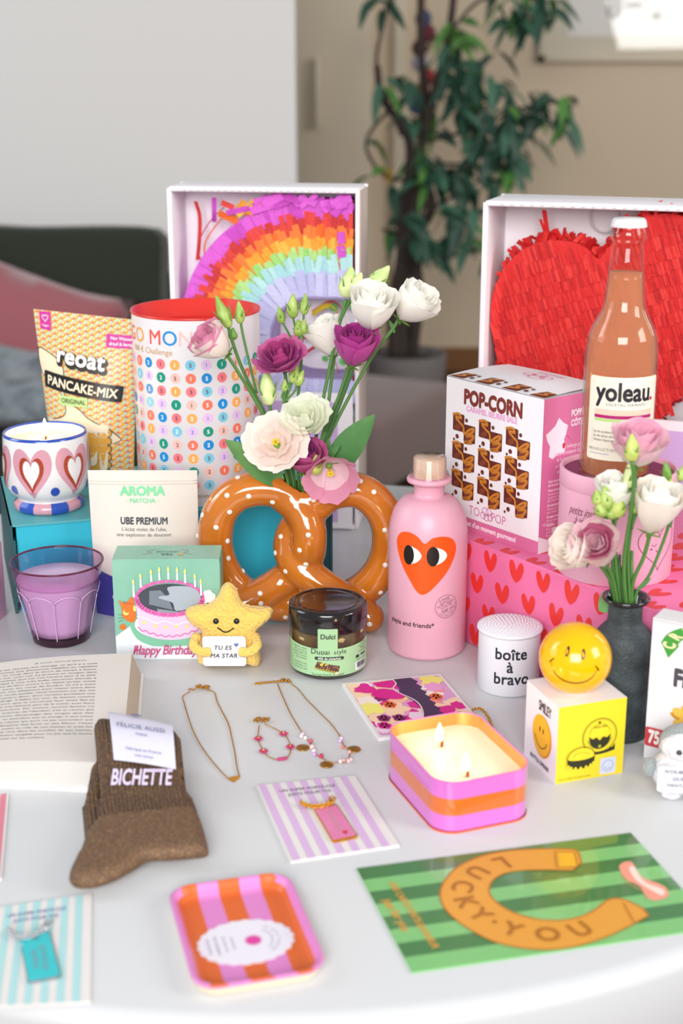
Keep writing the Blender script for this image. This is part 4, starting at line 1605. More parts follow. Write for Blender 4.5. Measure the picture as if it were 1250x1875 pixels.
b.lathe([(0.0149, stz), (0.0153, stz + 0.001), (0.0153, stz + sth - 0.002), (0.0140, stz + sth), (0.0001, stz + sth)], OAK, nst, wob=lambda a, z: 1 + 0.012 * (math.sin(a * 36) > 0))
b.build('stopper', oil)
SHR = glass('clear_seal_film', '#f6eef0', 0.08, 1.45)
MB().lathe([(0.0205, lipz - 0.001), (0.0185, lipz + 0.006), (0.0162, lipz + 0.010), (0.0160, stz + sth - 0.001), (0.0145, stz + sth + 0.0006), (0.0001, stz + sth + 0.0006)], SHR, 48).build('seal', oil)

# ================================================================ right half
# ---------------------------------------------------------------- pink heart-patterned gift box
HBH = 0.109
hp0, hp1 = on(853, 991.6, HBH), on(1165, 1110, HBH)
sh_ = Vector((0.8, 0.6, 0)) * 0.006
hp0, hp1 = hp0 + sh_, hp1 + sh_
hang = math.atan2(hp1.y - hp0.y, hp1.x - hp0.x)
hdir = Vector((math.cos(hang), math.sin(hang), 0))
hleft = hp0 - hdir * 0.045
hl, hd = 0.335, 0.28
HPK = pmat('hot_pink_paper', '#e4699b', 0.42, mottle=('#ee7fab', 7, 0.3, 0.8), bump=('noise', 160, 0.08))
HRED = P('#e2352f', 0.4)
hb = thing('heart_gift_box', 'large pink gift box painted with red hearts, under the popcorn carton', 'box', (hleft.x, hleft.y, T), hang)
b = MB().box(0, hl, 0, hd, 0, HBH, HPK, bev=0.002)
F = plane_map((0, 0, 0), (1, 0, 0), (0, 0, 1))
FT = plane_map((0, 0, HBH), (1, 0, 0), (0, 1, 0))
FS = plane_map((hl, 0, 0), (0, 1, 0), (0, 0, 1))


def brush_heart(w, h, cx, cy, rot=0):
    def lobe(sg):
        return smooth_path([(0, -h / 2), (sg * w * 0.34, -h * 0.26), (sg * w * 0.53, h * 0.18), (sg * w * 0.47, h * 0.46), (sg * w * 0.26, h * 0.50), (sg * w * 0.06, h * 0.20), (-sg * w * 0.12, -h * 0.30)], 4, True)
    a = Art()
    for sg in (1, -1):
        p = lobe(sg)
        a = a + poly(p if sg < 0 else p[::-1]).lift(0.05 * (sg + 1))
    return a.tf(1, 1, rot, cx, cy)


for i in range(10):
    for j in range(4):
        x = 0.020 + 0.036 * i + (0.018 if j % 2 else 0)
        z = 0.012 + 0.0275 * j
        a = brush_heart(random.uniform(0.0165, 0.0185), random.uniform(0.019, 0.022), x, z, random.uniform(-0.12, 0.12))
        b.art(a.cut(None, 0, 0.001, hl - 0.001).cut(None, 1, 0.001, HBH - 0.001), F, HRED, 1)
for i in range(10):
    for j in range(11):
        x = 0.020 + 0.036 * i + (0.018 if j % 2 else 0)
        y = 0.004 + 0.029 * j
        a = brush_heart(random.uniform(0.0165, 0.0185), random.uniform(0.019, 0.023), x, y, random.uniform(-0.15, 0.15))
        b.art(a.cut(None, 0, 0.001, hl - 0.001).cut(None, 1, 0.001, hd - 0.001), FT, HRED, 1)
b.build('carton', hb)

# ---------------------------------------------------------------- popcorn carton
pf0, pf1 = on(812, 953.5, HBH), on(984, 1015, HBH)
pang_ = math.atan2(pf1.y - pf0.y, pf1.x - pf0.x)
PW = (pf1 - pf0).length
pside = on(1019, 1003, HBH)
ptop = at(993.6, 732, pf1.y).z - T - HBH
PD = 0.085
WCARD = pmat('white_card', '#ebe8ec', 0.4)
PPK = pmat('rose_pink_print', '#d2709d', 0.45)
pop = thing('popcorn_carton', 'white and pink popcorn carton patterned with chocolate caramel pieces', 'carton', (pf0.x, pf0.y, T + HBH), pang_)
b = MB().box(0, PW, 0, PD, 0, ptop, WCARD, mats={'+x': PPK, '+y': PPK, '-x': PPK})
F = plane_map((0, 0, 0), (1, 0, 0), (0, 0, 1))
S = plane_map((PW, 0, 0), (0, 1, 0), (0, 0, 1))
U = PW
BRN = P('#7d2f26', 0.45)
b.art(txt('POP-CORN', 0.0140, U * 0.495, ptop * 0.850, bold=0.06, sx=0.80), F, BRN, 1)
b.art(txt('CARAMEL BEURRE SALÉ', 0.0054, U * 0.485, ptop * 0.803, bold=0.04, sx=0.86), F, P('#e5a4cd', 0.45), 1)
CH1, CH2, CAR, CARD = P('#5e2620', 0.4), P('#7a3a26', 0.4), P('#c67d2c', 0.4), P('#a35d1c', 0.4)
for r_ in range(3):
    for c in range(3):
        cx_ = U * (0.205 + 0.280 * c)
        cy_ = ptop * (0.672 - 0.192 * r_)
        for dx, dy in ((-0.0085, 0.006), (0.0075, -0.003)):
            q = rect(cx_ + dx - 0.0082, cy_ + dy - 0.0088, cx_ + dx + 0.0082, cy_ + dy + 0.0088, 0.0015)
            b.art(q, F, CH1, 1)
            b.art(ell(cx_ + dx - 0.001, cy_ + dy - 0.005, 0.005, 0.003, 12, 0.4), F, CH2, 2)
        zig = [(-0.0155, 0.013), (-0.008, 0.0145), (-0.004, 0.011), (-0.012, 0.0105), (-0.006, 0.006), (-0.001, 0.003), (0.001, -0.004), (0.008, 0.001), (0.0145, 0.0035), (0.012, -0.001), (0.003, -0.006), (0.010, -0.0045), (0.0145, -0.004), (0.010, -0.010), (0.001, -0.0125), (0.011, -0.0115)]
        zg = [(cx_ + x, cy_ + y) for x, y in zig]
        b.art(line_art(zg, 0.0029, 4), F, CARD, 3)
        b.art(line_art([(x - 0.0003, y + 0.0006) for x, y in zg], 0.0020, 4), F, CAR, 4)
        for dx, dy, rr in ((0.003, 0.010, 0.0020), (-0.010, -0.0085, 0.0024), (-0.0145, -0.012, 0.0014)):
            b.art(ell(cx_ + dx, cy_ + dy, rr, n=12), F, CH1, 2)
            b.art(ell(cx_ + dx - rr * 0.2, cy_ + dy - rr * 0.2, rr * 0.6, n=10), F, CH2, 3)
b.art(rect(0.0, 0.0, PW, 0.0125), F, PPK, 1)
b.art(txt("le secret d'un moment gourmand", 0.0050, U * 0.46, 0.0042, bold=0.04, sx=0.88), F, P('#f7e6ef', 0.45), 2)
TP = P('#cf7fb0', 0.45)
for s_, x in (('TO', -0.0185), ('POP', 0.0155)):
    b.art(txt(s_, 0.0092, U * 0.475 + x, 0.0170, sx=0.86), F, TP, 1)
for x, y, r_ in ((-0.006, 0.0215, 0.0035), (-0.001, 0.0205, 0.0035), (0.004, 0.0215, 0.0035), (-0.003, 0.026, 0.0042), (0.002, 0.0265, 0.0038)):
    b.art(ring(U * 0.475 + x, y - 0.0015, r_ - 0.0005, r_ + 0.0004, 20), F, TP, 1)
# side panel: map, claims, small print
PWH = P('#f6dfeb', 0.45)
fr = [(0.004, 0.105), (0.010, 0.108), (0.016, 0.112), (0.0205, 0.119), (0.026, 0.114), (0.033, 0.110), (0.031, 0.102), (0.0285, 0.097), (0.031, 0.090), (0.030, 0.084), (0.022, 0.084), (0.014, 0.080), (0.009, 0.083), (0.010, 0.093), (0.006, 0.099)]
b.art(poly([(x, z + 0.013 + ptop - 0.152) for x, z in fr][::-1]), S, PWH, 1)
b.art(poly([(x + 0.031, ptop - 0.066 + z) for x, z in ((0, 0), (0.0015, 0.001), (0.0025, 0.006), (0.0005, 0.005))]), S, PWH, 1)
b.art(txt('POPPÉ SUR LA', 0.0060, 0.037, ptop - 0.021, 'L', bold=0.05, sx=0.72), S, PWH, 1)
b.art(txt("CÔTE D'AZUR", 0.0060, 0.037, ptop - 0.0305, 'L', bold=0.05, sx=0.72), S, PWH, 1)
b.art(ell(0.058, ptop - 0.045, 0.0048, 0.0068, 20), S, P('#c8243a', 0.45), 1)
b.art(ring(0.031, ptop - 0.045, 0.0056, 0.0060, 16, 0.3, 1.5), S, P('#c8243a', 0.45), 1)
b.art(ell(0.0285, ptop - 0.048, 0.0018, 0.0030, 12), S, P('#c8243a', 0.45), 2)
lines(b, S, ['Ce mélange parfait', 'entre le croquant du pop-corn', 'et le gourmand du caramel', 'au beurre salé fait de chaque', 'un pur moment de plaisir.'], 0.0040, 0.0425, ptop * 0.66, 0.0058, PWH, 'C', 1, sx=0.72)
z = ptop * 0.455
for head, body in ((['Voici comment profiter', 'de vos pop-corns :'], []), (['Votre moment'], ['Pas besoin de les réchauffer', 'nos pop-corns se dégustent', "dès l'ouverture du sachet."]), (['Un avant-goût'], ['Donnez une petite secousse', 'pour réveiller le caramel.']), (['Partagez le bonheur'], ['Encore meilleurs à plusieurs.']), (['Attention :'], ['Nos pop-corns sont si bons', "qu'ils peuvent disparaître.", 'Bon pop-corn !'])):
    for s_ in head:
        b.art(txt(s_, 0.0027, 0.010, z, 'L', bold=0.03, sx=0.75), S, PWH, 1)
        z -= 0.0036
    for s_ in body:
        b.art(txt(s_, 0.0024, 0.010, z, 'L', sx=0.76), S, PWH, 1)
        z -= 0.0032
    z -= 0.0015
b.art(poly([(0, 0), (PD, 0), (PD, 0.010), (0.030, 0.010), (0.028, 0.013), (0.020, 0.016), (0.012, 0.012), (0.0, 0.017)]), S, WCARD, 1)
b.art(ell(0.021, 0.020, 0.0036, n=16), S, PWH, 1)
b.art(txt('f @tocopop', 0.0026, 0.004, 0.027, 'L', sx=0.8), S, PWH, 1)
b.build('carton', pop)
# lid: gently bowed flap with the printed strip along the front
b = MB()
rows = []
for j in range(9):
    t = j / 8
    rows.append([(PW * i / 12, PD * t, ptop + 0.0008 + 0.006 * math.sin(PI * t * 0.9) * (0.4 + 0.6 * math.sin(PI * i / 12))) for i in range(13)])
b.grid(rows, WCARD)


def LM(u, v, l):
    t = v / PD
    return Vector((u, v, ptop + 0.0008 + 0.006 * math.sin(PI * t * 0.9) * (0.4 + 0.6 * math.sin(PI * u / PW)) + EPS * 2 * l))


for k in range(4):
    x0 = 0.002 + k * 0.037
    b.art(poly([(max(0, x0), 0.001), (min(PW, x0 + 0.020), 0.001), (min(PW, x0 + 0.026), 0.017), (min(PW, x0 + 0.008), 0.017)]).cut(0.005).cut(0.005, 1), LM, CH2, 1)
    b.art(line_art([(min(PW - 0.002, x0 + 0.006), 0.004), (min(PW - 0.002, x0 + 0.018), 0.006), (min(PW - 0.002, x0 + 0.012), 0.010), (min(PW - 0.002, x0 + 0.022), 0.014)], 0.003, 4), LM, CAR, 3)
    if x0 + 0.03 < PW:
        b.art(ell(x0 + 0.028, 0.006, 0.0028, 0.0022, 12), LM, CH1, 2)
        b.art(ell(x0 + 0.031, 0.0125, 0.0024, 0.0018, 12), LM, CH1, 2)
for x, y, r_ in ((-0.012, 0, 0.007), (-0.002, 0.004, 0.008), (0.009, 0.001, 0.007), (0.0, -0.004, 0.009)):
    b.art(ring(PW * 0.60 + x, PD * 0.55 + y, r_ - 0.0005, r_ + 0.0005, 28, ky=0.7), LM, P('#d6447f', 0.45), 2)
b.art(txt('TOCOPOP', 0.005, PW * 0.6, PD * 0.72, bold=0.02), LM, P('#e488b2', 0.45), 2)
b.build('lid', pop)

# ---------------------------------------------------------------- pink round keepsake box
CPK = pmat('pink_round_card', '#eab0c8', 0.55, bump=('noise', 400, 0.04))
CPL = pmat('plum_lining', '#87345f', 0.6)
CR = 0.0522
cf = on(1124, 1077, HBH)
cyc = cf.y + CR
cyl = thing('round_keepsake_box', 'pink cylindrical card box with a drawn heart face, under the clear bottle', 'box', (at(1127, 950, cyc).x, cyc, T + HBH))
ch = at(1130, 853, cyc).z - T - HBH
clid = at(1124, 915, cyc - CR).z - T - HBH
b = MB().lathe([(0.0001, 0), (CR - 0.001, 0), (CR, 0.001), (CR, clid)], CPK, 96)
fn = cyl_map(CR)
SCR = P('#8a3f5e', 0.5)
cxp = at(1127, 950, cyc).x


def cu(px, R=CR):
    s_ = max(-0.98, min(0.98, (px - 1127) / 105.0))
    return math.asin(s_) * R


czz = lambda y: at(1124, y, cyc - CR).z - T - HBH
b.art(txt('petits instants', 0.0080, cu(1057), czz(955), shear=0.35, sx=0.66, space=0.95).tf(1, 1).cut(0.004), fn, SCR, 1)
b.art(txt('à vivre', 0.0080, cu(1052), czz(972), shear=0.35, sx=0.66, space=0.95).cut(0.004), fn, SCR, 1)
b.art(txt('MAMAN', 0.0100, cu(1052), czz(996), bold=0.03, sx=0.8).cut(0.004), fn, P('#cf4a55', 0.5), 1)
hx, hz_ = cu(1190), czz(1012)
b.art(stroke(heart_pts(0.046, 0.041, 48, hx, hz_), 0.0007, True), fn, SCR, 1)
for sx_ in (-1, 1):
    b.art(ring(hx + 0.006 * sx_, hz_ + 0.006, 0.0022, 0.0028, 14, PI * 1.05, PI * 1.95), fn, SCR, 1)
b.art(ring(hx, hz_ + 0.001, 0.0035, 0.0042, 16, PI * 1.1, PI * 1.9), fn, SCR, 1)
b.art(ell(hx - 0.009, hz_ + 0.001, 0.0014, 0.0008, 10), fn, SCR, 1)
b.build('tube', cyl)
b = MB().lathe([(CR, clid), (CR + 0.0006, clid + 0.0006), (CR + 0.0006, ch - 0.001), (CR, ch), (CR - 0.0022, ch), (CR - 0.003, ch - 0.001), (CR - 0.003, ch - 0.0045)], CPK, 96)
b.lathe([(CR - 0.003, ch - 0.0045), (0.0001, ch - 0.0045)], CPL, 64)
b.build('lid', cyl)

# ---------------------------------------------------------------- clear bottle of rose drink
yz0 = ch - 0.0045
YG = glass('bottle_glass', '#f7f6ee', 0.0, 1.5)
YL = glass('rose_drink', '#fae0ca', 0.0, 1.33, body=0.42, bodycol='#ffc8a2')
yx = at(1128, 700, cyc).x
yol = thing('drink_bottle', 'clear long-necked bottle of rose drink with cream label and white cap', 'bottle', (yx + 0.001, cyc - 0.010, T + HBH + yz0))
Yb = cyc - 0.010
YR = 0.0318
yzz = lambda y: at(1128, y, Yb).z - T - HBH - yz0
yf = lambda y: at(1128, y, Yb - YR).z - T - HBH - yz0
zs = [yzz(y) for y in (640, 600, 575, 550, 500, 440, 430, 412, 405)]
prof = [(0.0001, 0), (YR - 0.003, 0), (YR - 0.0008, 0.002), (YR, 0.005), (YR, yzz(655))]
nb = [(YR - 0.001, 632), (YR * 0.93, 612), (YR * 0.80, 592), (YR * 0.67, 576), (YR * 0.585, 562), (YR * 0.545, 545), (YR * 0.50, 510), (YR * 0.445, 470), (YR * 0.40, 445)]
prof += [(r, yzz(y)) for r, y in nb]
nprof = smooth_path([(r, z) for r, z in prof[4:]], 3)
prof = prof[:4] + [tuple(p) for p in nprof]
ring_ = [(0.0138, yzz(441)), (0.0150, yzz(438)), (0.0152, yzz(424)), (0.0140, yzz(420)), (0.0135, yzz(412))]
MB().lathe(prof + ring_, YG, 72).build('glass', yol)
lt = yzz(497)
lp_ = [(max(0.0001, r - 0.0018), max(z, 0.004)) for r, z in prof if z < lt]
rl = lp_[-1][0]
MB().lathe(lp_ + [(rl * 0.98, lt), (0.0001, lt)], YL, 64).build('drink', yol)
YCAP = pmat('white_crown_cap', '#e2e1e4', 0.35, coat=0.2)
ct = yzz(398)
cb = yzz(415)
MB().lathe([(0.0149, cb), (0.0150, cb + 0.001), (0.0143, ct - 0.002), (0.0128, ct - 0.0004), (0.0001, ct)], YCAP, 84, wob=lambda a, z: 1 + (0.035 * (math.cos(a * 21)) if z < cb + 0.004 else 0)).build('cap', yol)
YLAB = pmat('cream_bottle_label', '#ece5d3', 0.55)
fn = cyl_map(YR + 0.0002)
b = MB()
z0, z1 = yf(845), yf(692)
b.art(rect(-0.0345, z0, 0.0345, z1, 0.003).cut(0.004), fn, YLAB, 1)


def yu(px):
    return math.asin(max(-0.99, min(0.99, (px - 1128) / 64.5))) * YR


DK = P('#231c28', 0.5)
zb_ = yf(735)
b.art(txt('yoleau', 0.0160, yu(1125), zb_, bold=0.032, sx=0.84).cut(0.003), fn, DK, 2)
b.art(ell(yu(1174), zb_ + 0.0011, 0.0017, n=14), fn, P('#c61f50'), 2)
b.art(txt('COCKTAIL FERMENTÉ', 0.0022, yu(1129), yf(744.5), space=1.28, sx=0.92).cut(0.003), fn, DK, 2)
for y0, y1, c_ in ((746.5, 757, '#f2c8b4'), (757, 763, '#b0126c'), (764, 768.5, '#b3d97c')):
    b.art(rect(yu(1079), yf(y1 + 5), yu(1176), yf(y0 + 5)).cut(0.003), fn, P(c_), 2)
b.art(txt('N°1', 0.0070, yu(1129), yf(789), bold=0.035).cut(0.003), fn, P('#a8175f'), 2)
b.art(stroke(rect(yu(1077), yf(813), yu(1132), yf(789)).v, 0.0003, True), fn, DK, 2)
lines(b, fn, ['Jus de cranberry', 'Jus de citron vert', "Infusion d'écorces"], 0.0022, yu(1079), yf(795), 0.0037, DK, 'L', sx=0.85)
b.art(txt('PRODUCTION', 0.0024, yu(1093), yf(828), space=1.3).cut(0.003), fn, P('#5a5560'), 2)
b.art(rect(yu(1075), yf(834), yu(1104), yf(833)).cut(0.003), fn, P('#7f8ac0'), 2)
b.build('label', yol)

# ---------------------------------------------------------------- dark glass bud vase
VG = pmat('frosted_dark_glass', '#465053', 0.55, mottle=('#272e31', 45, 0.35, 0.7), bump=('noise', 420, 0.5))
VGR = pmat('glossy_dark_rim', '#1d1b1e', 0.12, coat=0.7)
VR = 0.0262
vf = on(1130, 1366)
vas = thing('bud_vase', 'small dark frosted glass bottle vase with white and pink flowers', 'vase', (at(1133, 1300, vf.y + VR).x, vf.y + VR, T))
Vy = vf.y + VR
vzz = lambda y: at(1130, y, Vy).z - T
vh = vzz(1092)
p_ = smooth_path([(VR, vzz(1200)), (VR * 0.985, vzz(1180)), (VR * 0.90, vzz(1160)), (VR * 0.70, vzz(1146)), (0.0152, vzz(1138)), (0.0144, vzz(1128)), (0.0143, vh - 0.006)], 4)
MB().lathe([(0.0001, 0), (VR - 0.004, 0), (VR - 0.001, 0.0015), (VR, 0.005)] + [tuple(q) for q in p_], VG, 64).build('body', vas)
MB().lathe([(0.0143, vh - 0.006), (0.0165, vh - 0.0045), (0.0195, vh - 0.003), (0.0203, vh - 0.001), (0.0195, vh + 0.0008), (0.0170, vh - 0.0005), (0.0135, vh - 0.003), (0.0125, vh - 0.02), (0.0001, vh - 0.021)], VGR, 64).build('rim', vas)

# ---------------------------------------------------------------- smiling box and ball
sF, sR, sL = on(1016, 1436), on(1138.7, 1414.6), on(954.5, 1386)
sang = math.atan2(sR.y - sF.y, sR.x - sF.x)
SW = (sR - sF).length
SD = SW * 0.93
SH = at(1023, 1296, sF.y).z - T
YEL = pmat('lemon_yellow_print', '#e6cf28', 0.4)
WSM = pmat('white_smooth_card', '#eceaf0', 0.45)
smb = thing('novelty_box', 'small white and yellow cube box carrying the yellow smiling ball', 'box', sF, sang)
b = MB().box(0, SW, 0, SD, 0, SH, WSM, mats={'-y': YEL})
F = plane_map((0, 0, 0), (1, 0, 0), (0, 0, 1))
Lf = plane_map((0, SD, 0), (0, -1, 0), (0, 0, 1))
BKY = P('#2a2a14', 0.45)
OLV = P('#a79f24', 0.45)
K = SW / 129.0


def sq(x, y):       # crop pixels (4.465 per photo pixel), yellow face: left edge -150, right 432
    return ((x + 152) / 585.0 * SW, (1560 - y - (x + 152) * 0.10) / 625.0 * SH)


c_ = sq(212, 1180)
b.art(ell(c_[0], c_[1], 0.0155, 0.0145, 40), F, YEL, 1)
b.art(ring(c_[0], c_[1], 0.0150, 0.0156, 44), F, BKY, 2)
b.art(ring(c_[0], c_[1], 0.0138, 0.0141, 44), F, OLV, 2)
b.art(poly([(c_[0] - 0.0145, c_[1] - 0.0085)] + [(c_[0] - 0.0145 + 0.029 * i / 16, c_[1] - 0.0145 - 0.002 * math.sin(PI * i / 16)) for i in range(17)] + [(c_[0] + 0.0145, c_[1] - 0.0085)] + [(c_[0] + 0.0145 - 0.029 * i / 16, c_[1] - 0.0105 - 0.0035 * math.sin(PI * i / 16)) for i in range(1, 16)]), F, BKY, 1)
b.art(ring(c_[0], c_[1], 0.0095, 0.0115, 30, PI * 1.08, PI * 1.92), F, OLV, 3)
mo = [(-0.0100, 0.0010), (-0.0075, -0.0075), (0, -0.0115), (0.0075, -0.0075), (0.0100, 0.0010)]
mt_ = [(0.0100, 0.0010), (0.0065, -0.0020), (0.003, -0.0010), (0.0, -0.0038), (-0.003, -0.0010), (-0.0065, -0.0020), (-0.0100, 0.0010)]
b.art(poly([(c_[0] + x, c_[1] + y) for x, y in smooth_path(mo, 5)[:-1] + smooth_path(mt_, 5)[:-1]]), F, BKY, 4)
b.art(ring(c_[0], c_[1] + 0.001, 0.0092, 0.0098, 24, 0.15, PI - 0.15), F, OLV, 3)
b.art(ell(c_[0], c_[1] - 0.0090, 0.0015, n=12), F, OLV, 5)
b.art(ell(c_[0] - 0.001, c_[1] + 0.0122, 0.0011, n=10), F, BKY, 5)
b.art(txt('OPEN HERE', 0.0016, c_[0], c_[1] + 0.0075), F, BKY, 5)
c_ = sq(55, 1360)
b.art(ell(c_[0], c_[1] + 0.001, 0.0125, 0.0085, 30), F, YEL, 5)
b.art(ring(c_[0], c_[1] + 0.001, 0.0120, 0.0126, 32, 0, PI, 0.78), F, BKY, 6)
b.art(poly([(c_[0] - 0.0125, c_[1] + 0.002), (c_[0] - 0.012, c_[1] - 0.004)] + [(c_[0] - 0.012 * math.cos(PI * i / 12), c_[1] - 0.004 - 0.0045 * math.sin(PI * i / 12)) for i in range(1, 12)] + [(c_[0] + 0.012, c_[1] - 0.004), (c_[0] + 0.0125, c_[1] + 0.002)] + [(c_[0] + 0.0125 * math.cos(PI * i / 12), c_[1] + 0.002 - 0.0030 * math.sin(PI * i / 12)) for i in range(1, 12)]), F, BKY, 6)
for k in range(7):
    a = PI * (1.1 + 0.8 * k / 6)
    b.art(ell(c_[0] + 0.0118 * math.cos(a), c_[1] - 0.0038 + 0.0042 * math.sin(a), 0.0012, 0.0016, 8), F, YEL, 7)
b.art(ring(c_[0], c_[1] + 0.0015, 0.0070, 0.0078, 24, 0.4, PI * 0.9, 0.6), F, OLV, 6)
c_ = sq(298, 1430)
b.art(rect(c_[0] - 0.0072, c_[1] - 0.0072, c_[0] + 0.0072, c_[1] + 0.0072, 0.001), F, P('#c9cfe2', 0.3), 2)
b.art(ring(c_[0], c_[1], 0.0046, 0.0051, 24), F, P('#8b97bd', 0.3), 3)
b.art(ring(c_[0], c_[1], 0.0026, 0.0031, 14, PI * 1.1, PI * 1.9), F, P('#8b97bd', 0.3), 3)
b.art(txt('This box: ©2023 The Smiley Company', 0.0013, SW * 0.28, 0.0024), F, BKY, 1)
# white side
b.art(txt('SMILEY', 0.0085, SD * 0.60, SH - 0.0155, bold=0.03, sx=0.58), Lf, P('#1f1d22'), 1)
bc = (SD * 0.53, SH * 0.45)
b.art(ell(bc[0] + 0.001, bc[1], 0.0166, 0.0185, 40), Lf, P('#d98f1e', 0.4), 1)
b.art(ell(bc[0], bc[1] + 0.0008, 0.0158, 0.0176, 40), Lf, P('#f0b81f', 0.4), 2)
for x in (-0.0025, 0.0035):
    b.art(ell(bc[0] + x, bc[1] + 0.0055, 0.0010, 0.0026, 14), Lf, P('#1f1d16'), 3)
b.art(ring(bc[0], bc[1] + 0.0005, 0.0104, 0.0112, 24, PI * 1.08, PI * 1.92), Lf, P('#1f1d16'), 3)
b.art(txt('BOTTLE OPENER', 0.0034, SD * 0.50, 0.0045, bold=0.03, sx=0.9), Lf, P('#1f1d22'), 1)
b.build('carton', smb)

BR = 0.0293
bcn = at(1053, 1201, (sF.y + sR.y + sL.y + (sR.y + sL.y - sF.y)) / 4)
SB = pmat('yellow_gloss_ball', '#f7b500', 0.16, coat=0.45, spec=0.35)
ctr = (sF + sR + sL + (sR + sL - sF)) / 4
balo = thing('smiling_ball', 'shiny yellow ball with a smiling face on top of the small cube box', 'ornament', (bcn.x, ctr.y, T + SH))
bz = BR * 0.965
b = MB().ball((0, 0, bz), BR, SB, 64, 40)
b.lathe([(0.0001, 0.0), (0.0125, 0.0), (0.0125, 0.0035)], pmat('white_ball_foot', '#dedad2', 0.4), 32)


def sph(u, v, l):
    c9, s9 = math.cos(-0.10), math.sin(-0.10)
    u, v = u * c9 - v * s9, u * s9 + v * c9
    la = v / BR + 0.27
    lo = u / BR / max(0.3, math.cos(v / BR * 0.7)) - PI / 2 - 0.19
    R = BR + EPS * l * 0.6
    return Vector((R * math.cos(la) * math.cos(lo), R * math.cos(la) * math.sin(lo), bz + R * math.sin(la)))


INKB = P('#1c160c', 0.2)
for x in (-0.0072, 0.0072):
    b.art(ell(x - 0.0005, 0.0075, 0.0018, 0.0045, 20), sph, INKB, 1)
sm = [(0.0198 * math.cos(a), -0.0010 + 0.0170 * math.sin(a)) for a in [PI * 1.06 + PI * 0.88 * i / 28 for i in range(29)]]
b.art(stroke(sm, 0.0013, taper=True), sph, INKB, 1)
for sg in (-1, 1):
    b.art(stroke([(sg * 0.0212, -0.0058), (sg * 0.0196, -0.0035), (sg * 0.0178, -0.0018)], 0.0011), sph, INKB, 1)
b.build('ball', balo)

# ---------------------------------------------------------------- white tin "boite a bravo"
wf = on(929, 1279)
WR = 0.0286
wt = thing('applause_tin', 'small white round tin with black lettering and a perforated lid', 'tin', (at(929.5, 1250, wf.y + WR).x, wf.y + WR, T))
Wy = wf.y + WR
wh = at(930, 1144, Wy).z - T
WT = pmat('white_tin', '#e4e5ec', 0.45)
b = MB().lathe([(0.0001, 0), (WR - 0.002, 0), (WR, 0.002), (WR, wh - 0.003)], WT, 72)
fn = cyl_map(WR, a0=-PI / 2 + math.radians(-3))
wz = lambda y: at(930, y, Wy - WR).z - T
NV = P('#1f2230')
b.art(txt('boîte', 0.0108, 0.0000, wz(1209), bold=0.025, sx=0.92, space=1.03).cut(0.003), fn, NV, 1)
b.art(txt('à', 0.0108, -0.0008, wz(1232), bold=0.025, sx=0.92).cut(0.003), fn, NV, 1)
b.art(txt('bravo', 0.0108, 0.0010, wz(1254), bold=0.025, sx=0.92, space=1.03).cut(0.003), fn, NV, 1)
b.build('can', wt)
LR = 0.0303
b = MB().lathe([(WR - 0.002, wh - 0.004), (LR - 0.0006, wh - 0.0035), (LR, wh - 0.0022), (LR - 0.0003, wh - 0.0006), (LR - 0.0012, wh), (0.0001, wh)], WT, 72)
LT = plane_map((0, 0, wh), (1, 0, 0), (0, 1, 0))
for k in range(9):
    r_ = 0.0031 * (k + 0.4)
    n = max(1, int(2 * PI * r_ / 0.0040))
    for i in range(n):
        a = 2 * PI * (i + 0.37 * k) / n
        b.ball((r_ * math.cos(a), r_ * math.sin(a), wh), (0.00075, 0.00075, 0.00045), pmat('white_tin_dot', '#f6f6fa', 0.3), 7, 4)
b.build('lid', wt)

# ---------------------------------------------------------------- snack carton at the right edge
kf, kr = on(1177.6, 1386), on(1195.6, 1393)
kang = math.radians(-32)
KH = at(1193, 1131, kf.y).z - T
KW, KD = 0.15, 0.025
snk = thing('snack_carton', 'white snack carton with a green arched banner, cut off beside the dark vase', 'carton', kf, kang)
b = MB().box(0, KW, 0, KD, 0, KH, pmat('white_snack_card', '#e9e8ea', 0.45))
F = plane_map((0, 0, 0), (1, 0, 0), (0, 0, 1))
kk = KH / 1135.0     # crop pixels (4.465 per photo pixel)


def kq(x, y):
    X = (x - 640 + (y - 225) * 0.062) * kk * 1.18
    return (X, KH - (y - 225) * kk - X * 0.02)


GRB = P('#3f9a3c', 0.45)
ac = (0.049, KH - 0.0215)
sq5 = lambda A_: A_.tf(1, 0.55, 0, ac[0], ac[1])
b.art(sq5(ring(0, 0, 0.0270, 0.0405, 40, PI * 0.02, PI * 0.96)), F, GRB, 1)
b.art(sq5(poly([(0.0258 * math.cos(PI * 0.96), 0.0258 * math.sin(PI * 0.96)), (-0.0340, -0.019), (0.0417 * math.cos(PI * 0.96), 0.0417 * math.sin(PI * 0.96))][::-1])), F, GRB, 1)
b.art(sq5(arc_text('CRUNCHY', 0.0098, 0.0290, PI * 0.52, 0, 0, False, bold=0.05, step=0.0142)), F, P('#efe3b0', 0.45), 2)
GRY = P('#4a4652', 0.45)
b.art(txt('CHICKEN', 0.0120, 0.028, KH - 0.0370, 'L', bold=0.06, sx=0.75), F, GRY, 1)
b.art(txt('FINGERS', 0.0145, 0.0205, KH - 0.0545, 'L', bold=0.06, sx=0.75), F, GRY, 1)
for k in range(46):
    x = random.uniform(0.022, KW - 0.012)
    y = random.uniform(0.022, 0.064) * (1 - 0.25 * abs(x / KW - 0.5))
    b.art(ell(x, y, random.uniform(0.005, 0.010), random.uniform(0.0025, 0.005), 12, random.uniform(-0.6, 0.6)), F, P(random.choice(['#dda02c', '#e8b340', '#d29524', '#efc04e']), 0.45), 1 + 0.08 * k)
b.art(rect(0.0005, 0.012, 0.0205, 0.029, 0.0015), F, P('#c93a44', 0.45), 6)
b.art(txt('75g', 0.0112, 0.0103, 0.0155, bold=0.05, sx=0.62), F, P('#f6efe8', 0.45), 7)
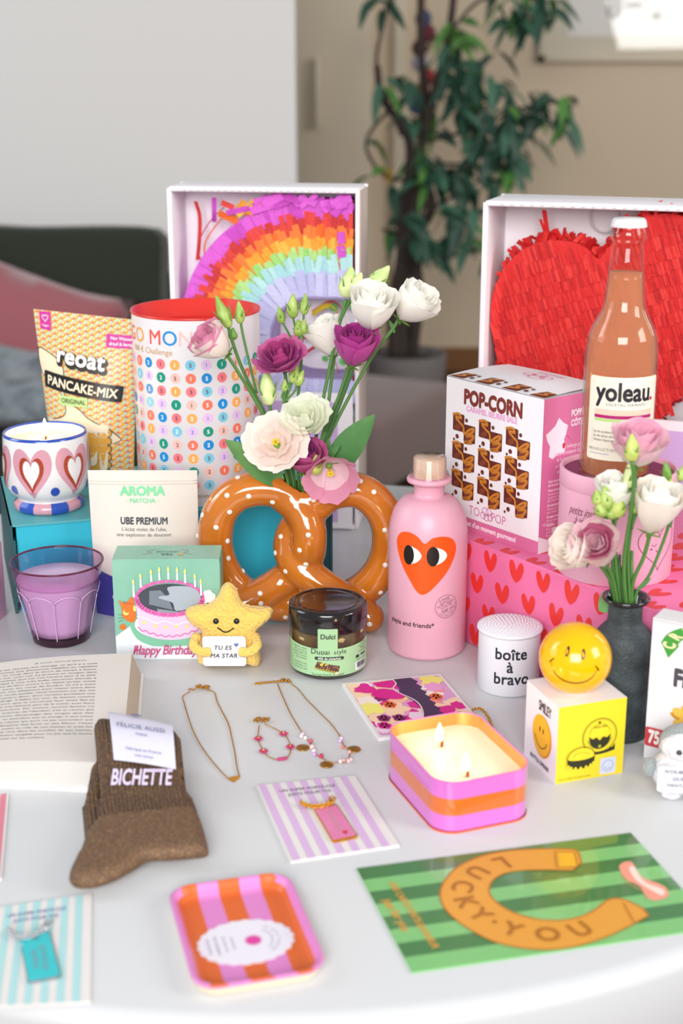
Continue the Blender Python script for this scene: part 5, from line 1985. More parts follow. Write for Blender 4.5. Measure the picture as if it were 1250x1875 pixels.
b.art(rect(0, KH - 0.0025, KW, KH - 0.0005), F, P('#d2d0d4'), 0.5)
b.build('carton', snk)

# ---------------------------------------------------------------- crochet penguin
KWO = pmat('white_wool', '#e4e4ea', 0.95, sheen=0.3, bump=('voronoi', 330, 0.8))
KGR = pmat('grey_wool_yarn', '#9aa3a3', 0.95, sheen=0.3, bump=('voronoi', 330, 0.8))
pg = on(1260, 1474)
pen = thing('crochet_penguin', 'white and grey crocheted penguin holding a message, cut off by the right picture edge', 'toy', (pg.x, pg.y + 0.022, T), math.radians(-8))
MB().ball((0, 0, 0.021), (0.0265, 0.021, 0.0215), KWO, 28, 18).build('body', pen)
hd_ = MB().ball((0, 0.001, 0.046), (0.020, 0.0175, 0.0165), KWO, 28, 18)
hd_.build('head', pen)
MB().ball((0, 0.005, 0.0485), (0.0205, 0.0165, 0.0165), KGR, 28, 18).build('hood', pen)
for sg in (-1, 1):
    MB().ball((sg * 0.027, -0.004, 0.025), (0.0065, 0.006, 0.0095), KGR, 16, 10).build('wing', pen)
    MB().ball((sg * 0.010, -0.012, 0.004), (0.0085, 0.008, 0.004), KWO, 14, 8).build('foot', pen)
    MB().ball((sg * 0.0062, -0.0150, 0.0475), (0.0026, 0.0018, 0.0026), BLK, 12, 8).build('eye', pen)
MB().lathe([(0.0026, 0), (0.0018, 0.002), (0.0001, 0.0045)], pmat('orange_felt', '#e8842c', 0.9), 12, xf=Matrix.Translation((0, -0.0155, 0.0425)) @ Matrix.Rotation(PI / 2, 4, 'X')).build('beak', pen)
b = MB().slab(rect(-0.0225, 0.011, 0.0225, 0.037, 0.003).v, 0.0218, 0.0224, pmat('white_card_stock', '#dcdbe2', 0.7), xf=RX90)
CF = plane_map((0, -0.0224, 0), (1, 0, 0), (0, 0, 1))
for k, s_ in enumerate(["N'OUBLIE JAMAIS", 'QUE TU ES', 'FANTASTIQUE']):
    b.art(txt(s_, 0.0032, 0, 0.0305 - 0.0068 * k, bold=0.014, shear=0.2), CF, P('#3a4658'), 1)
b.build('sign', pen)
pen.scale = (0.98, 0.95, 0.86)

# ================================================================ things lying on the table
def slab_at(name, corners, th, m, art_fn, label, cat, group=None, side=None, z=0.0, bev=0.0):
    """thin card given by its four corners (near-left origin): corners = TL, TR, BR, BL on the table"""
    TL, TR_, BR_, BL = corners
    o = BL
    ex = (BR_ - BL)
    ang = math.atan2(ex.y, ex.x)
    R = Matrix.Rotation(-ang, 2)
    L = [R @ (Vector((c.x - o.x, c.y - o.y))) for c in (BL, BR_, TR_, TL)]
    b = MB().slab([tuple(p) for p in L], 0.0, th, m, side)
    w = L[1].x
    h = (L[3].y + L[2].y) / 2

    def fn(u, v, l):        # unit square to the card
        p = L[0] * (1 - u) * (1 - v) + L[1] * u * (1 - v) + L[2] * u * v + L[3] * (1 - u) * v
        return Vector((p.x, p.y, th + EPS * l))
    art_fn(b, fn, w, h)
    ob = b.build(name, loc=(o.x, o.y, T + z), rotz=ang, label=label, cat=cat, group=group)
    return ob, w, h, ang


# ---- open book
PAPER = pmat('book_paper', '#dcd5cd', 0.85)
PEDGE = pmat('page_edges', '#d9c9b4', 0.9, bump=('wave_z', 400, 0.6))
COVER = pmat('white_book_cover', '#e9e9ea', 0.35)
bk = thing('open_book', 'open paperback novel with printed text, lying under the pair of socks', 'book', on(120, 1420))
bo_ = on(120, 1420)


def bl(px, py, z):
    p = on(px, py, z)
    return Vector((p.x - bo_.x, p.y - bo_.y, z))


c_tr, c_tl = bl(241, 1196, 0.026), bl(0, 1211, 0.020)
c_br, c_bl = bl(222, 1398, 0.026), bl(0, 1390, 0.024)
dx_l = (c_tl - c_tr) * 0.35
c_tl2, c_bl2 = c_tl + (c_tl - c_tr) * 0.28 + Vector((0, 0, -0.004)), c_bl + (c_bl - c_br) * 0.28 + Vector((0, 0, -0.004))


def page(u, v, l=0):
    """u 0 at the gutter, 1 at the fore edge; v 0 near, 1 far"""
    p = (c_bl2 * (1 - u) + c_br * u) * (1 - v) + (c_tl2 * (1 - u) + c_tr * u) * v
    p = p.copy()
    p.z += 0.003 * math.sin(PI * u) * (0.6 + 0.4 * v) + EPS * l
    return p


b = MB()
b.grid([[tuple(page(i / 24, j / 8)) for i in range(25)] for j in range(9)], PAPER)
for v in (0, 1):
    r0 = [page(i / 24, v) for i in range(25)]
    b.grid([[(p.x, p.y, 0.004) for p in r0], [tuple(p) for p in r0]], PEDGE if v else pmat('page_edges_near', '#e8e4de', 0.8, bump=('wave_z', 400, 0.5)))
e0 = [page(1, j / 8) for j in range(9)]
out = Vector((0.007, 0.0, 0))
b.grid([[tuple(p) for p in e0], [(p.x + 0.004, p.y, p.z * 0.6) for p in e0], [(p.x + 0.008, p.y, 0.004) for p in e0]], PEDGE)
b.build('page_block', bk)
far, near = 1.0, 0.0
cv = [page(0, 0), page(1, 0), page(1, 1), page(0, 1)]
q = [(cv[0].x, cv[0].y - 0.003), (cv[1].x + 0.010, cv[1].y - 0.003), (cv[2].x + 0.010, cv[2].y + 0.002), (cv[3].x, cv[3].y + 0.002)]
MB().slab(q, 0.0, 0.0042, COVER).build('cover', bk)
# left-hand page, mostly outside the picture
g0, g1 = page(0, 0), page(0, 1)
lw_ = Vector((-0.135, -0.006, 0))
rows = []
for j in range(5):
    v = j / 4
    g = g0 * (1 - v) + g1 * v
    rows.append([tuple(g + lw_ * (i / 12) + Vector((0, 0, 0.004 * math.sin(PI * i / 12)))) for i in range(13)])
b = MB().grid(rows, PAPER)
for r in (rows[0], rows[-1]):
    b.grid([[(x, y, 0.0) for x, y, z in r], r], PEDGE)
b.grid([[(r[-1][0], r[-1][1], 0) for r in rows], [r[-1] for r in rows]], PEDGE)
b.build('left_page_block', bk)
PGW, PGH = (c_br - c_bl2).length, (c_tr - c_br).length


def pm_(u, v, l):
    return page(u / PGW, v / PGH, l)


BI = P('#4a4744')
BOOK = ["Aujourd'hui les choses ont changé, et qu'il y a tout", "autant de femmes que d'hommes infidèles ou capables", "de prendre un coup dans le short de temps à autre.", "La poire du cul, mon cul. La preuve en images dans", "la caméra cachée que j'ai vue l'autre jour à la télé.",
        "On demandait à une très belle serveuse blonde à", "forte poitrine de faire croire à un client qu'elle venait", "de craquer pour lui, coup de foudre, et s'il y avait", "moyen d'avoir son téléphone pour niquer entre deux", "tournées, ce serait parfait. Neuf hommes sur dix ont", "laissé leur numéro illico, dont certains portaient une",
        "alliance au doigt. Il fallait les voir, ils étaient comme", "fous. Dès lors que la serveuse leur avait fait sa", "demande, ils n'arrêtaient plus de la mater avec leurs", "sourires victorieux. Par contre, aucune femme n'a", "accepté les avances de l'Apollon. J'en ai conclu que", "nous sommes davantage des singes que des", "primates et, en attendant que ça change, il vaut mieux",
        "faire comme Ulysse qui, pour ne pas succomber aux", "douces mélopées des lyres et des flûtes, s'était", "attaché les mains au mât de son bateau et avait fait", "couler de la cire dans les oreilles de ses marins.", "La seule solution tangible pour ne pas que le navire", "soit déchiqueté sur les rochers."]
b = MB()
x0, x1 = PGW * 0.06, PGW * 0.80
b.art(txt('JE NOUS TROUVE BEAUX', 0.0022, PGW * 0.58, PGH * 0.935, space=1.1).cut(0.01), pm_, BI, 1)
for k, s_ in enumerate(BOOK):
    a = txt(s_, 0.0027, 0, 0, 'L', bold=0.006, res=2)
    wd = max(x for x, y, *_r in a.v)
    f = (x1 - x0) / wd if k < len(BOOK) - 1 else min((x1 - x0) / wd, 1.15)
    b.art(a.tf(f, 1, 0, x0, PGH * (0.895 - 0.0305 * k)).cut(0.012), pm_, BI, 1)
b.build('page_text', bk)

# ---- pair of socks
SOCK = pmat('brown_lurex_knit', '#6b5340', 0.8, bump=('noise', 500, 0.6))


def sockmat(name, rib):
    m = pmat(name, '#664d3b', 0.75)
    nt = m.node_tree
    bs = nt.nodes['Principled BSDF']
    tc = nt.nodes.new('ShaderNodeTexCoord')
    vo = nt.nodes.new('ShaderNodeTexVoronoi')
    vo.inputs['Scale'].default_value = 1500
    nt.links.new(tc.outputs['Object'], vo.inputs['Vector'])
    lt = nt.nodes.new('ShaderNodeSeparateColor')
    nt.links.new(vo.outputs['Color'], lt.inputs[0])
    gt_ = nt.nodes.new('ShaderNodeMath')
    gt_.operation = 'GREATER_THAN'
    gt_.inputs[1].default_value = 0.83
    nt.links.new(lt.outputs[0], gt_.inputs[0])
    mx = nt.nodes.new('ShaderNodeMix')
    mx.data_type = 'RGBA'
    mx.inputs[6].default_value = lin('#664d3b')
    mx.inputs[7].default_value = lin('#b08d62')
    nt.links.new(gt_.outputs[0], mx.inputs[0])
    nt.links.new(mx.outputs[2], bs.inputs['Base Color'])
    mm = nt.nodes.new('ShaderNodeMath')
    mm.operation = 'MULTIPLY'
    mm.inputs[1].default_value = 0.7
    nt.links.new(gt_.outputs[0], mm.inputs[0])
    nt.links.new(mm.outputs[0], bs.inputs['Metallic'])
    if rib:
        wv = nt.nodes.new('ShaderNodeTexWave')
        wv.bands_direction = 'X'
        wv.inputs['Scale'].default_value = rib
        wv.inputs['Distortion'].default_value = 0.6
        nt.links.new(tc.outputs['Object'], wv.inputs['Vector'])
        bp = nt.nodes.new('ShaderNodeBump')
        bp.inputs['Strength'].default_value = 0.9
        bp.inputs['Distance'].default_value = 0.004
        nt.links.new(wv.outputs['Fac'], bp.inputs['Height'])
        nt.links.new(bp.outputs['Normal'], bs.inputs['Normal'])
    return m


SKR, SKP = sockmat('ribbed_brown_knit', 105), sockmat('plain_brown_knit', 0)
so0 = on(250, 1500)
SZ0 = 0.013


def lean_z(Y):          # the cuffs rest on the book, the feet on the table
    t = max(0.0, min(1.0, (Y - 0.965) / 0.08))
    return 0.0285 * t * t * (3 - 2 * t)


def sk(px, py):     # crop 2.976 per photo pixel
    z = SZ0
    for _i in range(6):
        p = on(px / 2.976, 1170 + py / 2.976, z)
        z = SZ0 + lean_z(p.y)
    return (p.x - so0.x, p.y - so0.y)




_d = Vector(sk(740, 470)) - Vector(sk(810, 960))
SANG = math.atan2(_d.y, _d.x) - PI / 2
front = [(515, 442), (580, 440), (700, 455), (850, 475), (968, 500), (990, 580), (1010, 690), (1045, 830), (1090, 960), (1120, 1060), (1135, 1130), (1120, 1158), (1040, 1170), (900, 1180), (800, 1185), (740, 1225), (680, 1260), (600, 1300), (500, 1328), (420, 1328), (382, 1300),
         (376, 1260), (395, 1200), (440, 1120), (465, 1050), (500, 1000), (530, 950), (532, 850), (530, 700), (520, 560)]
back = [(518, 575), (480, 620), (455, 680), (445, 760), (442, 830), (450, 930), (460, 1040), (470, 1100), (560, 1120), (760, 1100), (800, 900), (700, 600)]


def sheet(outl, z0, th, step=0.004, rib=True, bz=None):
    pts = smooth_path([sk(*p) for p in outl], 3, True)
    a = sum(pts[i][0] * pts[(i + 1) % len(pts)][1] - pts[(i + 1) % len(pts)][0] * pts[i][1] for i in range(len(pts)))
    if a < 0:
        pts = pts[::-1]
    v_, f_ = puff(pts, th, step, 0.5, wid=th * 1.1, back=0.0)
    v_ = [(x, y, z + lean_z(y + so0.y)) for x, y, z in v_]
    return v_, f_


R7 = Matrix.Rotation(-SANG, 4, 'Z')
for nm, ol, z0, th, lab in (('sock', back, 0.0, 0.0085, 'brown glitter sock underneath, showing at the left of the labelled sock'), ('sock', front, 0.0086, 0.009, 'brown glitter sock on top, with white lettering across the ribbed leg')):
    v_, f_ = sheet(ol, z0, th)
    n = len(f_)
    b = MB()
    v_ = [tuple(R7 @ Vector(p)) for p in v_]
    lim = (R7 @ Vector((*sk(700, 975), 0))).y
    fr_ = [f for f in f_ if sum(v_[i][1] for i in f) / len(f) > lim]
    fp_ = [f for f in f_ if not sum(v_[i][1] for i in f) / len(f) > lim]
    b.add(v_, fr_, SKR, True)
    b.add(v_, fp_, SKP, True)
    if ol is front:
        p0, p1 = R7 @ Vector((*sk(598, 775), 0)), R7 @ Vector((*sk(932, 775), 0))
        ex = (p1 - p0)
        LAV = P('#d9cbe6', 0.8)
        up = Vector((-ex.y, ex.x, 0)).normalized()
        bt = txt('BICHETTE', 1.0, 0, 0, 'L', bold=0.03)
        wd = max(x for x, y, *_r in bt.v)
        kx = ex.length / wd
        b.art(bt.tf(kx, 0.0135, 0, 0, 0).cut(0.004), lambda u, v, l: p0 + ex.normalized() * u + up * v + Vector((0, 0, th + 0.0012 + EPS * l + lean_z(so0.y + (R7.inverted() @ (p0 + ex.normalized() * u + up * v)).y))), LAV, 1)
    ob = b.build(nm, loc=(so0.x, so0.y, T + z0), rotz=SANG, label=lab, cat='sock', group='pair of brown glitter socks')
    if ol is front:
        # folded paper band
        LBL = pmat('lavender_paper_band', '#d5d2e4', 0.6)
        th_ = thing('sock_label', 'pale lavender paper label folded over the cuff of the brown socks', 'label', (so0.x, so0.y, T + z0), SANG)
        cs = [R7 @ Vector((*sk(*p), 0)) for p in ((590, 415), (940, 490), (957, 683), (618, 625))]
        rows = []
        for j in range(11):
            t = j / 10
            a_, c_ = cs[0] * (1 - t) + cs[3] * t, cs[1] * (1 - t) + cs[2] * t
            zb0 = lean_z(so0.y + (R7.inverted() @ a_).y)
            z = zb0 + (th + 0.0012 + 0.0010 * math.sin(PI * t) if t > 0.06 else th * 0.8)
            rows.append([tuple((a_ * (1 - i / 12) + c_ * (i / 12)) + Vector((0, 0, z + 0.0008 * math.sin(PI * i / 12)))) for i in range(13)])
        back_edge = [(x, y + 0.003, z - 0.012) for x, y, z in rows[0]]
        lb_ = MB().grid([back_edge] + rows, LBL)
        exl = (cs[2] - cs[3]).normalized()
        eyl = (cs[0] - cs[3]).normalized()
        wl, hl_ = (cs[2] - cs[3]).length, (cs[0] - cs[3]).length
        lm = lambda u, v, l: cs[3] + exl * u + eyl * v + Vector((0, 0, th + 0.0042 + EPS * l + lean_z(so0.y + (R7.inverted() @ (cs[3] + eyl * v)).y)))
        IK = P('#5a6086')
        lb_.art(txt('FÉLICIE AUSSI', 0.0056, wl * 0.50, hl_ * 0.46, bold=0.006, sx=0.80, space=1.1), lm, IK, 1)
        lb_.art(txt('PARIS', 0.0026, wl * 0.50, hl_ * 0.35, space=1.1), lm, IK, 1)
        lb_.art(txt('Fabriqué en France', 0.0026, wl * 0.50, hl_ * 0.12, space=1.05), lm, IK, 1)
        lb_.art(txt('avec amour', 0.0024, wl * 0.50, hl_ * 0.045), lm, IK, 1)
        lb_.art(ell(wl * 0.46, hl_ * 0.82, 0.0050, 0.0026, 20), lm, P('#7a7a94'), 1)
        lb_.build('paper_band', th_)

# ---- lilac striped card and keyring
CARDW = pmat('white_backing_card', '#e2dedc', 0.55)


def striped(cols, n, lines_, ink):
    def fn_(b, fn, w, h):
        for k in range(n):
            u0 = 0.02 + 0.96 * k / n
            b.art(rect(u0, 0.0, u0 + 0.96 / n * 0.5, 1.0), fn, cols, 1)
        for i, s_ in enumerate(lines_):
            a = txt(s_, 1.0, 0, 0, bold=0.02)
            wd = max(x for x, y, *_r in a.v) * 2
            k = (0.56 if i == 0 else 0.42) / wd
            b.art(a.tf(k, 0.034, 0, 0.47, 0.865 - 0.065 * i), fn, ink, 2)
    return fn_


lc = [on(469.6, 1441.6), on(649.6, 1423.6), on(731, 1550.8), on(532, 1580.8)]
slab_at('backing_card', lc, 0.0018, CARDW, striped(P('#d5b3dc', 0.5), 7, ['UN SUPER PORTE-CLÉ', 'JUSTE POUR TOI'], P('#7f7a8e')), 'lilac and white striped card under the pink key tag', 'card')
GOLD = pmat('polished_gold', '#e0a93e', 0.18, metal=1.0)
SILV = pmat('polished_steel', '#c4c6ca', 0.15, metal=1.0)


def keyring(name, pts, face, metal, label, arc, art_fn, z0, split=0.0011):
    """pts: tag corners TL TR BR BL; arc: polyline of the clasp"""
    W_ = [on(px, py, z0) for px, py in pts]
    o = sum(W_, Vector((0, 0, 0))) / 4
    o.z = T + z0
    t_ = thing(name, label, 'keyring', o)
    L = [Vector((p.x - o.x, p.y - o.y)) for p in W_]
    outl = [tuple(L[i]) for i in (3, 2, 1, 0)]

    def shrink(k):
        out = []
        for i in range(4):
            a = Vector(outl[i])
            for t in range(5):
                pass
            nx, pv = Vector(outl[(i + 1) % 4]), Vector(outl[i - 1])
            d1, d2 = (nx - a).normalized(), (pv - a).normalized()
            r_ = 0.0024
            p0, p2 = a + d2 * r_, a + d1 * r_
            for q_ in range(5):
                s_ = q_ / 4
                out.append(tuple(((1 - s_) ** 2 * p0 + 2 * s_ * (1 - s_) * a + s_ * s_ * p2) * k))
        return out
    MB().slab(shrink(1.0), 0.0, 0.0020, metal).build('tag_frame', t_)
    b = MB().slab(shrink(0.93), 0.0020, 0.0023, face)

    def fn(u, v, l):
        p = Vector(outl[0]) * (1 - u) * (1 - v) + Vector(outl[1]) * u * (1 - v) + Vector(outl[2]) * u * v + Vector(outl[3]) * (1 - u) * v
        return Vector((p.x, p.y, 0.0023 + EPS * l))
    art_fn(b, fn)
    b.build('tag_face', t_)
    ar_ = [on(px, py, z0 + h) for px, py, h in arc]
    ar_ = [Vector((p.x - o.x, p.y - o.y, p.z - o.z)) for p in ar_]
    pp_ = [Vector(p) for p in smooth_path(ar_, 8)]
    b = MB()
    for i in range(0, len(pp_) - 2, 2):      # links
        c = (pp_[i] + pp_[i + 1]) / 2
        d = (pp_[i + 2] - pp_[i]).normalized()
        sd = Vector((-d.y, d.x, 0)) if i % 4 else Vector((0, 0, 1))
        ln = (pp_[i + 2] - pp_[i]).length * 0.75
        b.tube([c + d * ln * math.cos(2 * PI * k / 14) + sd * 0.0016 * math.sin(2 * PI * k / 14) for k in range(14)], 0.00065, metal, 6, closed=True)
    b.build('chain', t_)
    b = MB()
    e = pp_[-1]
    b.ball(e + Vector((-0.001, 0.0, 0.0005)), (0.0032, 0.0022, 0.0018), metal, 14, 8)
    b.tube([e + Vector((0.0022 * math.cos(2 * PI * k / 16), 0.0040 + 0.0034 * math.sin(2 * PI * k / 16) * 0.7, 0.001)) for k in range(16)], 0.0008, metal, 6, closed=True)
    b.build('clasp', t_)
    return t_


def pink_face(b, fn):
    b.art(txt('MAMAN D\'AMOUR', 1.0, 0, 0, bold=0.0).tf(0.055, 0.13, PI / 2, 0.56, 0.55), fn, P('#b9aaa0', 0.3), 1)
    b.art(heart(0.20, 0.11, 0.62, 0.15), fn, P('#d3222c', 0.3), 1)


keyring('key_tag', [(574, 1485), (616, 1476), (655.6, 1535), (609, 1545)], pmat('pink_enamel', '#e07fae', 0.2, coat=0.6), GOLD, 'gold-rimmed pink enamel key tag lying on the lilac striped card',
        [(551, 1469, 0.003), (560, 1474, 0.003), (577, 1476, 0.0035), (596, 1474, 0.004), (608, 1469, 0.003)], pink_face, 0.0018)

ac_ = [on(-20, 1668), on(168, 1640), on(166, 1838), on(-50, 1848)]
slab_at('backing_card', ac_, 0.0018, CARDW, striped(P('#abd8da', 0.5), 7, ['UN SUPER PORTE-CLÉ', 'JUSTE POUR TOI'], P('#7c7fae')), 'aqua and white striped card under the turquoise key tag', 'card')


def aqua_face(b, fn):
    for i, s_ in enumerate(('PAPA', 'POULE')):
        b.art(txt(s_, 1.0, 0, 0, bold=0.01).tf(0.12, 0.17, PI / 2, 0.44 + 0.27 * i, 0.45), fn, P('#8a9aa6', 0.3), 1)
    b.art(ell(0.5, 0.90, 0.08, 0.045, 14), fn, P('#5a6268', 0.3), 1)


keyring('key_tag', [(35, 1720), (91, 1708), (113, 1793), (51, 1805)], pmat('turquoise_enamel', '#35c3c9', 0.25, coat=0.5), SILV, 'turquoise key tag with steel chain lying on the aqua striped card',
        [(14, 1702, 0.003), (22, 1711, 0.003), (39, 1716, 0.004), (60, 1713, 0.004), (78, 1704, 0.003), (86, 1698, 0.003)], aqua_face, 0.0018)

# ---- pink card at the edge
pk = [on(-60, 1470, 0.0), on(16, 1457), on(3, 1612), on(-80, 1630)]


def pinkc(b, fn, w, h):
    for k in range(5):
        b.art(rect(0.02 + 0.196 * k, 0.0, 0.02 + 0.196 * k + 0.15, 1.0), fn, P('#d97f92', 0.5), 1)


slab_at('backing_card', pk, 0.0022, CARDW, pinkc, 'pink striped card almost outside the picture, left of the brown socks', 'card')

# ---- striped trinket tray
tTL, tTR, tBR, tBL = [on(*p_, 0.009) for p_ in ((301, 1624), (526, 1596), (604, 1772), (360, 1817))]
tex = ((tTR - tTL) + (tBR - tBL)) / 2
tey = ((tTL - tBL) + (tTR - tBR)) / 2
tcen = (tTL + tTR + tBR + tBL) / 4
tcen.z = T
tang_ = math.atan2(tex.y, tex.x)
TW, TL_ = tex.length, tey.length
RO = P('#d9662c', 0.35)
RP_ = P('#d884c4', 0.35)
tray = thing('trinket_tray', 'small rounded tray striped orange and pink with a scalloped white sticker', 'tray', tcen, tang_)


def rr_loop(w, h, r, n=8):
    return rect(-w / 2, -h / 2, w / 2, h / 2, r, n).v


def tray_rings():
    # (inset, height): outer underside to the floor
    return [(0.009, 0.0), (0.003, 0.0012), (0.0004, 0.0075), (0.0, 0.0090), (0.0012, 0.0098), (0.0030, 0.0094), (0.0055, 0.0060), (0.0085, 0.0030), (0.0120, 0.0022)]


rings = [[(x, y, z) for x, y in rr_loop(TW - 2 * i, TL_ - 2 * i, max(0.004, 0.017 - i * 0.75), 10)] for i, z in tray_rings()]
b = MB()
n = len(rings[0])
MEL = pmat('cream_melamine', '#e9d9bd', 0.4)
nb_ = 7


def stripe_of(x):
    k = int((x + TW / 2 - 0.006) / ((TW - 0.012) / 5.0))
    k = max(0, min(4, k))
    return RO if k % 2 == 0 else RP_


# split the tray along the stripes: work on flat quads and cut them
for ri in range(len(rings) - 1):
    for i in range(n):
        j = (i + 1) % n
        quad = [rings[ri][i], rings[ri][j], rings[ri + 1][j], rings[ri + 1][i]]
        if ri < 3:
            b.add(quad, [(0, 1, 2, 3)], MEL if ri < 2 else RP_, True)
            continue
        bmq = bmesh.new()
        vv = [bmq.verts.new(p) for p in quad]
        try:
            bmq.faces.new(vv)
        except ValueError:
            bmq.free()
            continue
        for k in range(1, 5):
            cx_ = -TW / 2 + 0.006 + (TW - 0.012) * k / 5
            bmesh.ops.bisect_plane(bmq, geom=bmq.verts[:] + bmq.edges[:] + bmq.faces[:], dist=1e-8, plane_co=(cx_, 0, 0), plane_no=(1, 0, 0))
        bmq.verts.index_update()
        vs_ = [v.co.copy() for v in bmq.verts]
        edge_side = ri < 6 and abs(quad[0][0]) > TW / 2 - 0.010 and abs(quad[1][0]) > TW / 2 - 0.010
        for f in bmq.faces:
            idx = [v.index for v in f.verts]
            cxm = sum(vs_[q_].x for q_ in idx) / len(idx)
            b.add([vs_[q_] for q_ in idx], [tuple(range(len(idx)))], RP_ if edge_side else stripe_of(cxm), True)
        bmq.free()
i_, z_ = tray_rings()[-1]
fl = Art(rr_loop(TW - 2 * i_, TL_ - 2 * i_, 0.008, 10), [tuple(range(n))])
for k in range(5):
    lo = -TW / 2 + 0.006 + (TW - 0.012) * k / 5 if k else -1
    hi = -TW / 2 + 0.006 + (TW - 0.012) * (k + 1) / 5 if k < 4 else 1
    c = fl.cut(None, 0, lo, hi)
    b.add([(x, y, z_) for x, y, *_r in c.v], c.f, RO if k % 2 == 0 else RP_)
b.add(rings[0], [tuple(range(n))[::-1]], MEL)
b.build('tray_body', tray)
s0 = on(450, 1723, 0.003)
s1, s2 = on(363, 1737, 0.003), on(537, 1709, 0.003)
sw = (s2 - s1).length
shh = (on(444, 1683, 0.003) - on(456, 1763, 0.003)).length
RM = Matrix.Rotation(-tang_, 2)
sc_ = RM @ Vector((s0.x - tcen.x, s0.y - tcen.y))
sax = RM @ Vector((s2.x - s1.x, s2.y - s1.y))
sa = math.atan2(sax.y, sax.x)
pts = []
for k in range(144):
    a = 2 * PI * k / 144
    w = 1 + 0.022 * math.cos(22 * a)
    pts.append((sw / 2 * w * math.cos(a), shh / 2 * w * math.sin(a)))
b = MB().slab(pts, 0.0, 0.0003, pmat('white_sticker_paper', '#e3e0ea', 0.5))
SF = plane_map((0, 0, 0.0003), (1, 0, 0), (0, 1, 0))
fl_ = []
for k in range(48):
    a = 2 * PI * k / 48
    r_ = 0.0062 if k % 2 else 0.0044
    fl_.append((0.005 + r_ * math.cos(a), r_ * math.sin(a)))
b.art(poly(fl_), SF, P('#d8409c', 0.4), 1)
GT = P('#9a90a6', 0.5)
for k, (s_, sz) in enumerate((('VIDE-POCHE', 0.0022), ('melamine tray', 0.0026), ('hand wash only', 0.0020), ('not for food', 0.0020))):
    b.art(txt(s_, sz, 0, 0).tf(1, 1, PI / 2, -0.0235 + 0.0052 * k, 0), SF, GT, 1)
b.art(ring(0.005, 0, 0.0125, 0.0130, 20, -0.9, 0.9), SF, GT, 1)
b.art(arc_text('LE PETIT PLATEAU', 0.0020, 0.0160, 0.0, 0.005, 0, False, step=0.0020), SF, GT, 1)
o = b.build('sticker', tray, loc=(sc_.x, sc_.y, z_ + 0.0001), rotz=sa)

# ---- green greeting card with the horseshoe
gTL, gTR, gBL = on(652.8, 1593), on(1154, 1527.7), on(753.6, 1783)
gBR = gTR + (gBL - gTL)


